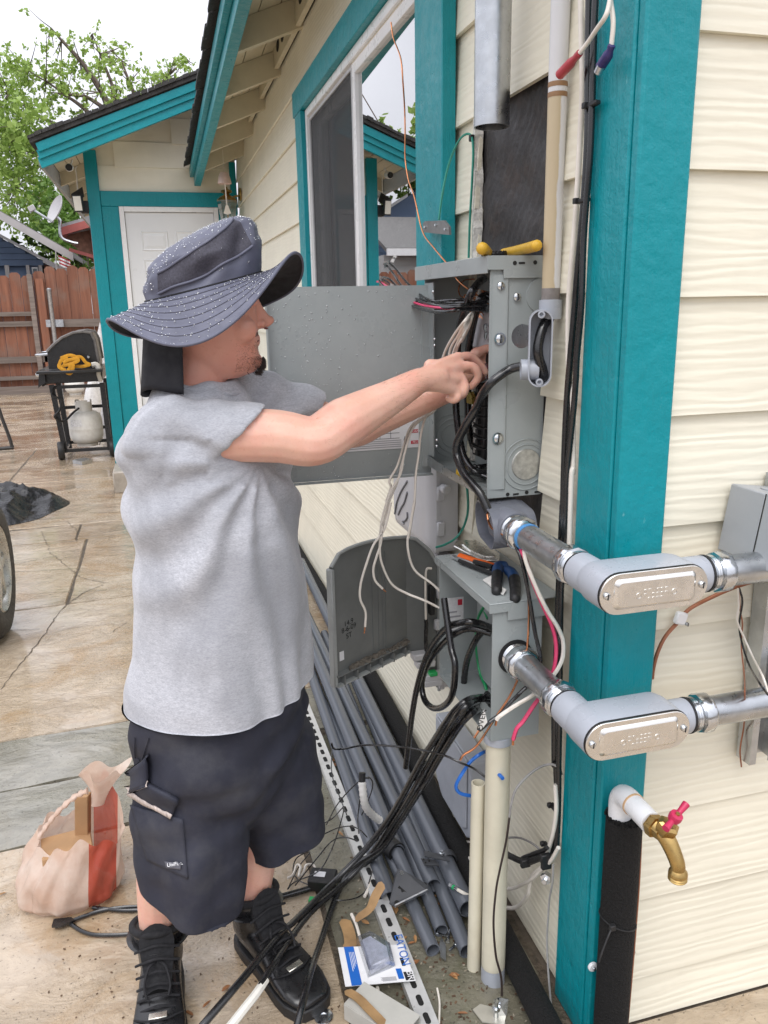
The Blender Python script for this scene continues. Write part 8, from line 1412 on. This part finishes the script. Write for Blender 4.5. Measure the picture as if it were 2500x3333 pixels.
for s_ in (.17, .31, .45, .59, .73, .87): mb = MB(); mb.tube([hat_pt(2*math.pi*k/80, s_, False)+hzv*.0003 for k in range(80)], .0009, 4, closed=True); mb.build('brim_stitching', MESHM, hat)
mb = MB(); mb.tube([hat_pt(2*math.pi*k/96, 1.0, False)-hzv*.002 for k in range(96)], .0032, 6, closed=True); mb.build('brim_binding', HATM, hat, smooth=80)
mb = MB(); mb.tube([hat_pt(2*math.pi*k/96, 0.0, False)+hzv*.001+ (hat_pt(2*math.pi*k/96, 0.02, False)-HT)*.01 for k in range(96)], .0022, 5, closed=True); mb.build('hat_seam', HATD, hat, smooth=80)
def meshpanel(u, v):
    a = 3.75+1.75*u; s = .10+.10*u+(.34+.16*u)*v+.16*u; s = min(.93, s); p = hat_pt(a, s, True); d = (p-HT).normalized(); return p+d*.0022
mb = MB(); mb.grid(lambda u, v: meshpanel(u, v), 40, 14); mb.build('mesh_panel', MESHM, hat, smooth=80)
for e in (0, 1): mb = MB(); mb.tube([meshpanel(k/30, e)+(meshpanel(k/30, e)-HT).normalized()*.001 for k in range(31)], .0026, 6); mb.build('panel_piping', HATM, hat, smooth=80)
def flap(u, v):
    a = 2.15+2.05*u; p0 = HT+hx*math.cos(a)*.124+hy*math.sin(a)*.086-hzv*.008; w_ = .25*math.sin(9*u)
    return p0+V((math.cos(a)*.022*v+.006*w_*v, math.sin(a)*.020*v+.012*w_*v, -(.175)*v-.012*math.sin(7*u)*v))
mb = MB(); mb.grid(lambda u, v: flap(u, v), 40, 14); fo = mb.build('neck_flap', mat('black_flap', (.006, .006, .010), .7, var=.2), hat, smooth=80); sd4 = fo.modifiers.new('t', 'SOLIDIFY'); sd4.thickness = .002
mb = MB()
for _ in range(1700):
    a = rnd.random()*6.283; cw_ = rnd.random() < .42; s = rnd.random() if not cw_ else rnd.uniform(.05, 1)**.6; p = hat_pt(a, s, cw_); q = hat_pt(a+.02, s, cw_); q2 = hat_pt(a, min(1, s+.02) if s < .97 else s-.02, cw_); n_ = (q-p).cross(q2-p)
    if n_.length < 1e-9: continue
    n_ = n_.normalized(); n_ = n_ if n_.dot(hzv+ (p-HT)*2) > 0 else -n_
    bead_sphere(mb, p+n_*.0004, rnd.uniform(.0008, .0024), n_, .8)
mb.build('rain_beads', DROP, hat, kind='stuff')
# ---- shoes
SHOE = mat('black_leather', (.010, .010, .011), .32, var=.3, scale=30, coat=.25, bmp=.25, bscale=120, bdist=.001); SUED = mat('black_suede', (.010, .010, .012), .85, var=.3, scale=60); SOLE = mat('black_rubber_sole', (.013, .013, .014), .5, bmp=.3, bscale=200)
def shoe(heel, toe, label, ankle):
    h, t = V(heel), V(toe); h.z = t.z = 0; ax = (t-h).normalized(); L_ = (t-h).length; sx = V((ax.y, -ax.x, 0))*1.18; P = lambda f, s_, z: h+ax*f*L_+sx*s_+V((0, 0, z))
    m_ = MB(); rings = []
    for f, w_, z0, z1 in ((.02, .024, .03, .075), (.06, .034, .026, .10), (.16, .039, .024, .105), (.30, .040, .024, .108), (.45, .042, .024, .100), (.58, .046, .024, .085), (.70, .050, .024, .070), (.82, .050, .024, .060), (.92, .042, .024, .052), (.98, .026, .026, .042)):
        rings.append([P(f, w_*math.copysign(abs(math.cos(a))**.8, math.cos(a)), (z0+z1)/2+(z1-z0)/2*math.copysign(abs(math.sin(a))**.75, math.sin(a))) for a in [2*math.pi*k/20 for k in range(20)]])
    m_.loft(rings)
    m_.loft([[P(.17+.0*z, 0, 0)+ax*(f0*math.cos(a))+sx*(w_*math.sin(a))+V((0, 0, z+(.018*math.cos(a) if z > .12 else 0)))+V((0,0,0)) for a in [2*math.pi*k/20 for k in range(20)]] for z, f0, w_ in ((.07, .062, .044), (.11, .062, .046), (.145, .063, .050), (.166, .066, .054), (.174, .058, .048))])
    me, co_, no_ = remeshed(m_, .0045, 4, .5); so_ = finish(me, co_, 'shoe', SHOE, man); so_['label'] = label
    out = [(0, .026), (.05, .036), (.2, .042), (.4, .0425), (.58, .048), (.72, .0525), (.84, .052), (.93, .044), (.985, .030), (1.0, .012)]
    poly = [(f*L_, w_) for f, w_ in out]+[(f*L_, -w_) for f, w_ in reversed(out)]; m2 = MB(); m2.prism(poly, h+V((0, 0, -.002)), ax, sx, (0, 0, .032)); m2.build('sole', SOLE, so_, smooth=40, bevel=.003)
    m2 = MB(); m2.tube([P(.17, 0, .172)+ax*.061*math.cos(2*math.pi*k/28)+sx*.050*math.sin(2*math.pi*k/28)+V((0, 0, .018*math.cos(2*math.pi*k/28))) for k in range(28)], .009, 8, closed=True); m2.build('padded_collar', SUED, so_, smooth=60)
    m2 = MB(); m2.loft([[P(f, w_*s_, z+.004-.012*s_*s_) for s_ in (-1, -.5, 0, .5, 1)]+[P(f-.03, w_*s_, z-.008-.012*s_*s_) for s_ in (1, .5, 0, -.5, -1)] for f, z, w_ in ((.56, .094, .022), (.48, .112, .026), (.42, .140, .030), (.37, .180, .034), (.35, .204, .030), (.345, .212, .022))]); m2.build('tongue', SUED, so_, smooth=60)
    for i in range(6):
        f = .66-.052*i; z = .078+.0125*i+.004*i*i*.25; w_ = .026+.001*i; m2 = MB(); m2.tube(cr([P(f-.02, -w_-.012, z-.012), P(f, -w_*.5, z+.002), P(f+.004, 0, z+.006), P(f, w_*.5, z+.002), P(f-.02, w_+.012, z-.012)], 4), .0032, 6); m2.build('lace', SUED, so_, smooth=60)
    for sg in (-1, 1): m2 = MB(); m2.tube(cr([P(.42, 0, .134), P(.50, .016*sg, .140), P(.57, .024*sg, .112), P(.62, .020*sg, .094)], 5), .0028, 6); m2.build('lace', SUED, so_, smooth=60)
    m2 = MB(); m2.obox(P(.715, 0, .0745), ax*.008, sx*.017, (ax*-.30+V((0, 0, 1)))*.0018); m2.build('lace_tag', mat('silver_tag', (.70, .68, .60), .25, .9) if 'silver_tag' not in bpy.data.materials else bpy.data.materials['silver_tag'], so_, bevel=.001)
    m2 = MB(); m2.tube([P(.15, 0, .138)+ax*.074*math.cos(a)+sx*.0545*math.sin(a)+V((0, 0, .010*math.cos(a))) for a in [-2.3+4.6*k/20 for k in range(21)]], .012, 8, flat=.3, upv=(0, 0, 1)); m2.build('ankle_strap', SHOE, so_, smooth=60)
    m2 = MB(); m2.tube(cr([P(.60, -.047, .034), P(.68, -.044, .062), P(.74, -.022, .0725), P(.755, 0, .075), P(.74, .022, .0725), P(.68, .044, .062), P(.60, .047, .034)], 5), .0022, 5); m2.build('toe_seam', SUED, so_, smooth=60)
shoe((-.118, 1.750, 0), (-.134, 1.430, 0), 'black high-top shoe pointing straight out', RA)
shoe((.086, 1.780, 0), (.226, 1.488, 0), 'black high-top shoe turned out beside the strut', LA)
# screwdriver tip held at the breakers
scd = thing('pocket_tool', (0.7344,1.76,1.435), 'small clear handled tool gripped at the panel breakers', 'tool'); mb = MB(); mb.tube([V((0.7479,1.775,1.425)), V((0.7473,1.775,1.46))], .010, 10); mb.build('tool_handle', glass_mat('clear_purple', (.5, .45, .6), .1, .25), scd)
mb = MB(); mb.tube([V((0.7479,1.775,1.425)), V((0.7479,1.775,1.425))+V((.055, .005, -.005))], .003, 8); mb.build('tool_shaft', ZINC, scd)
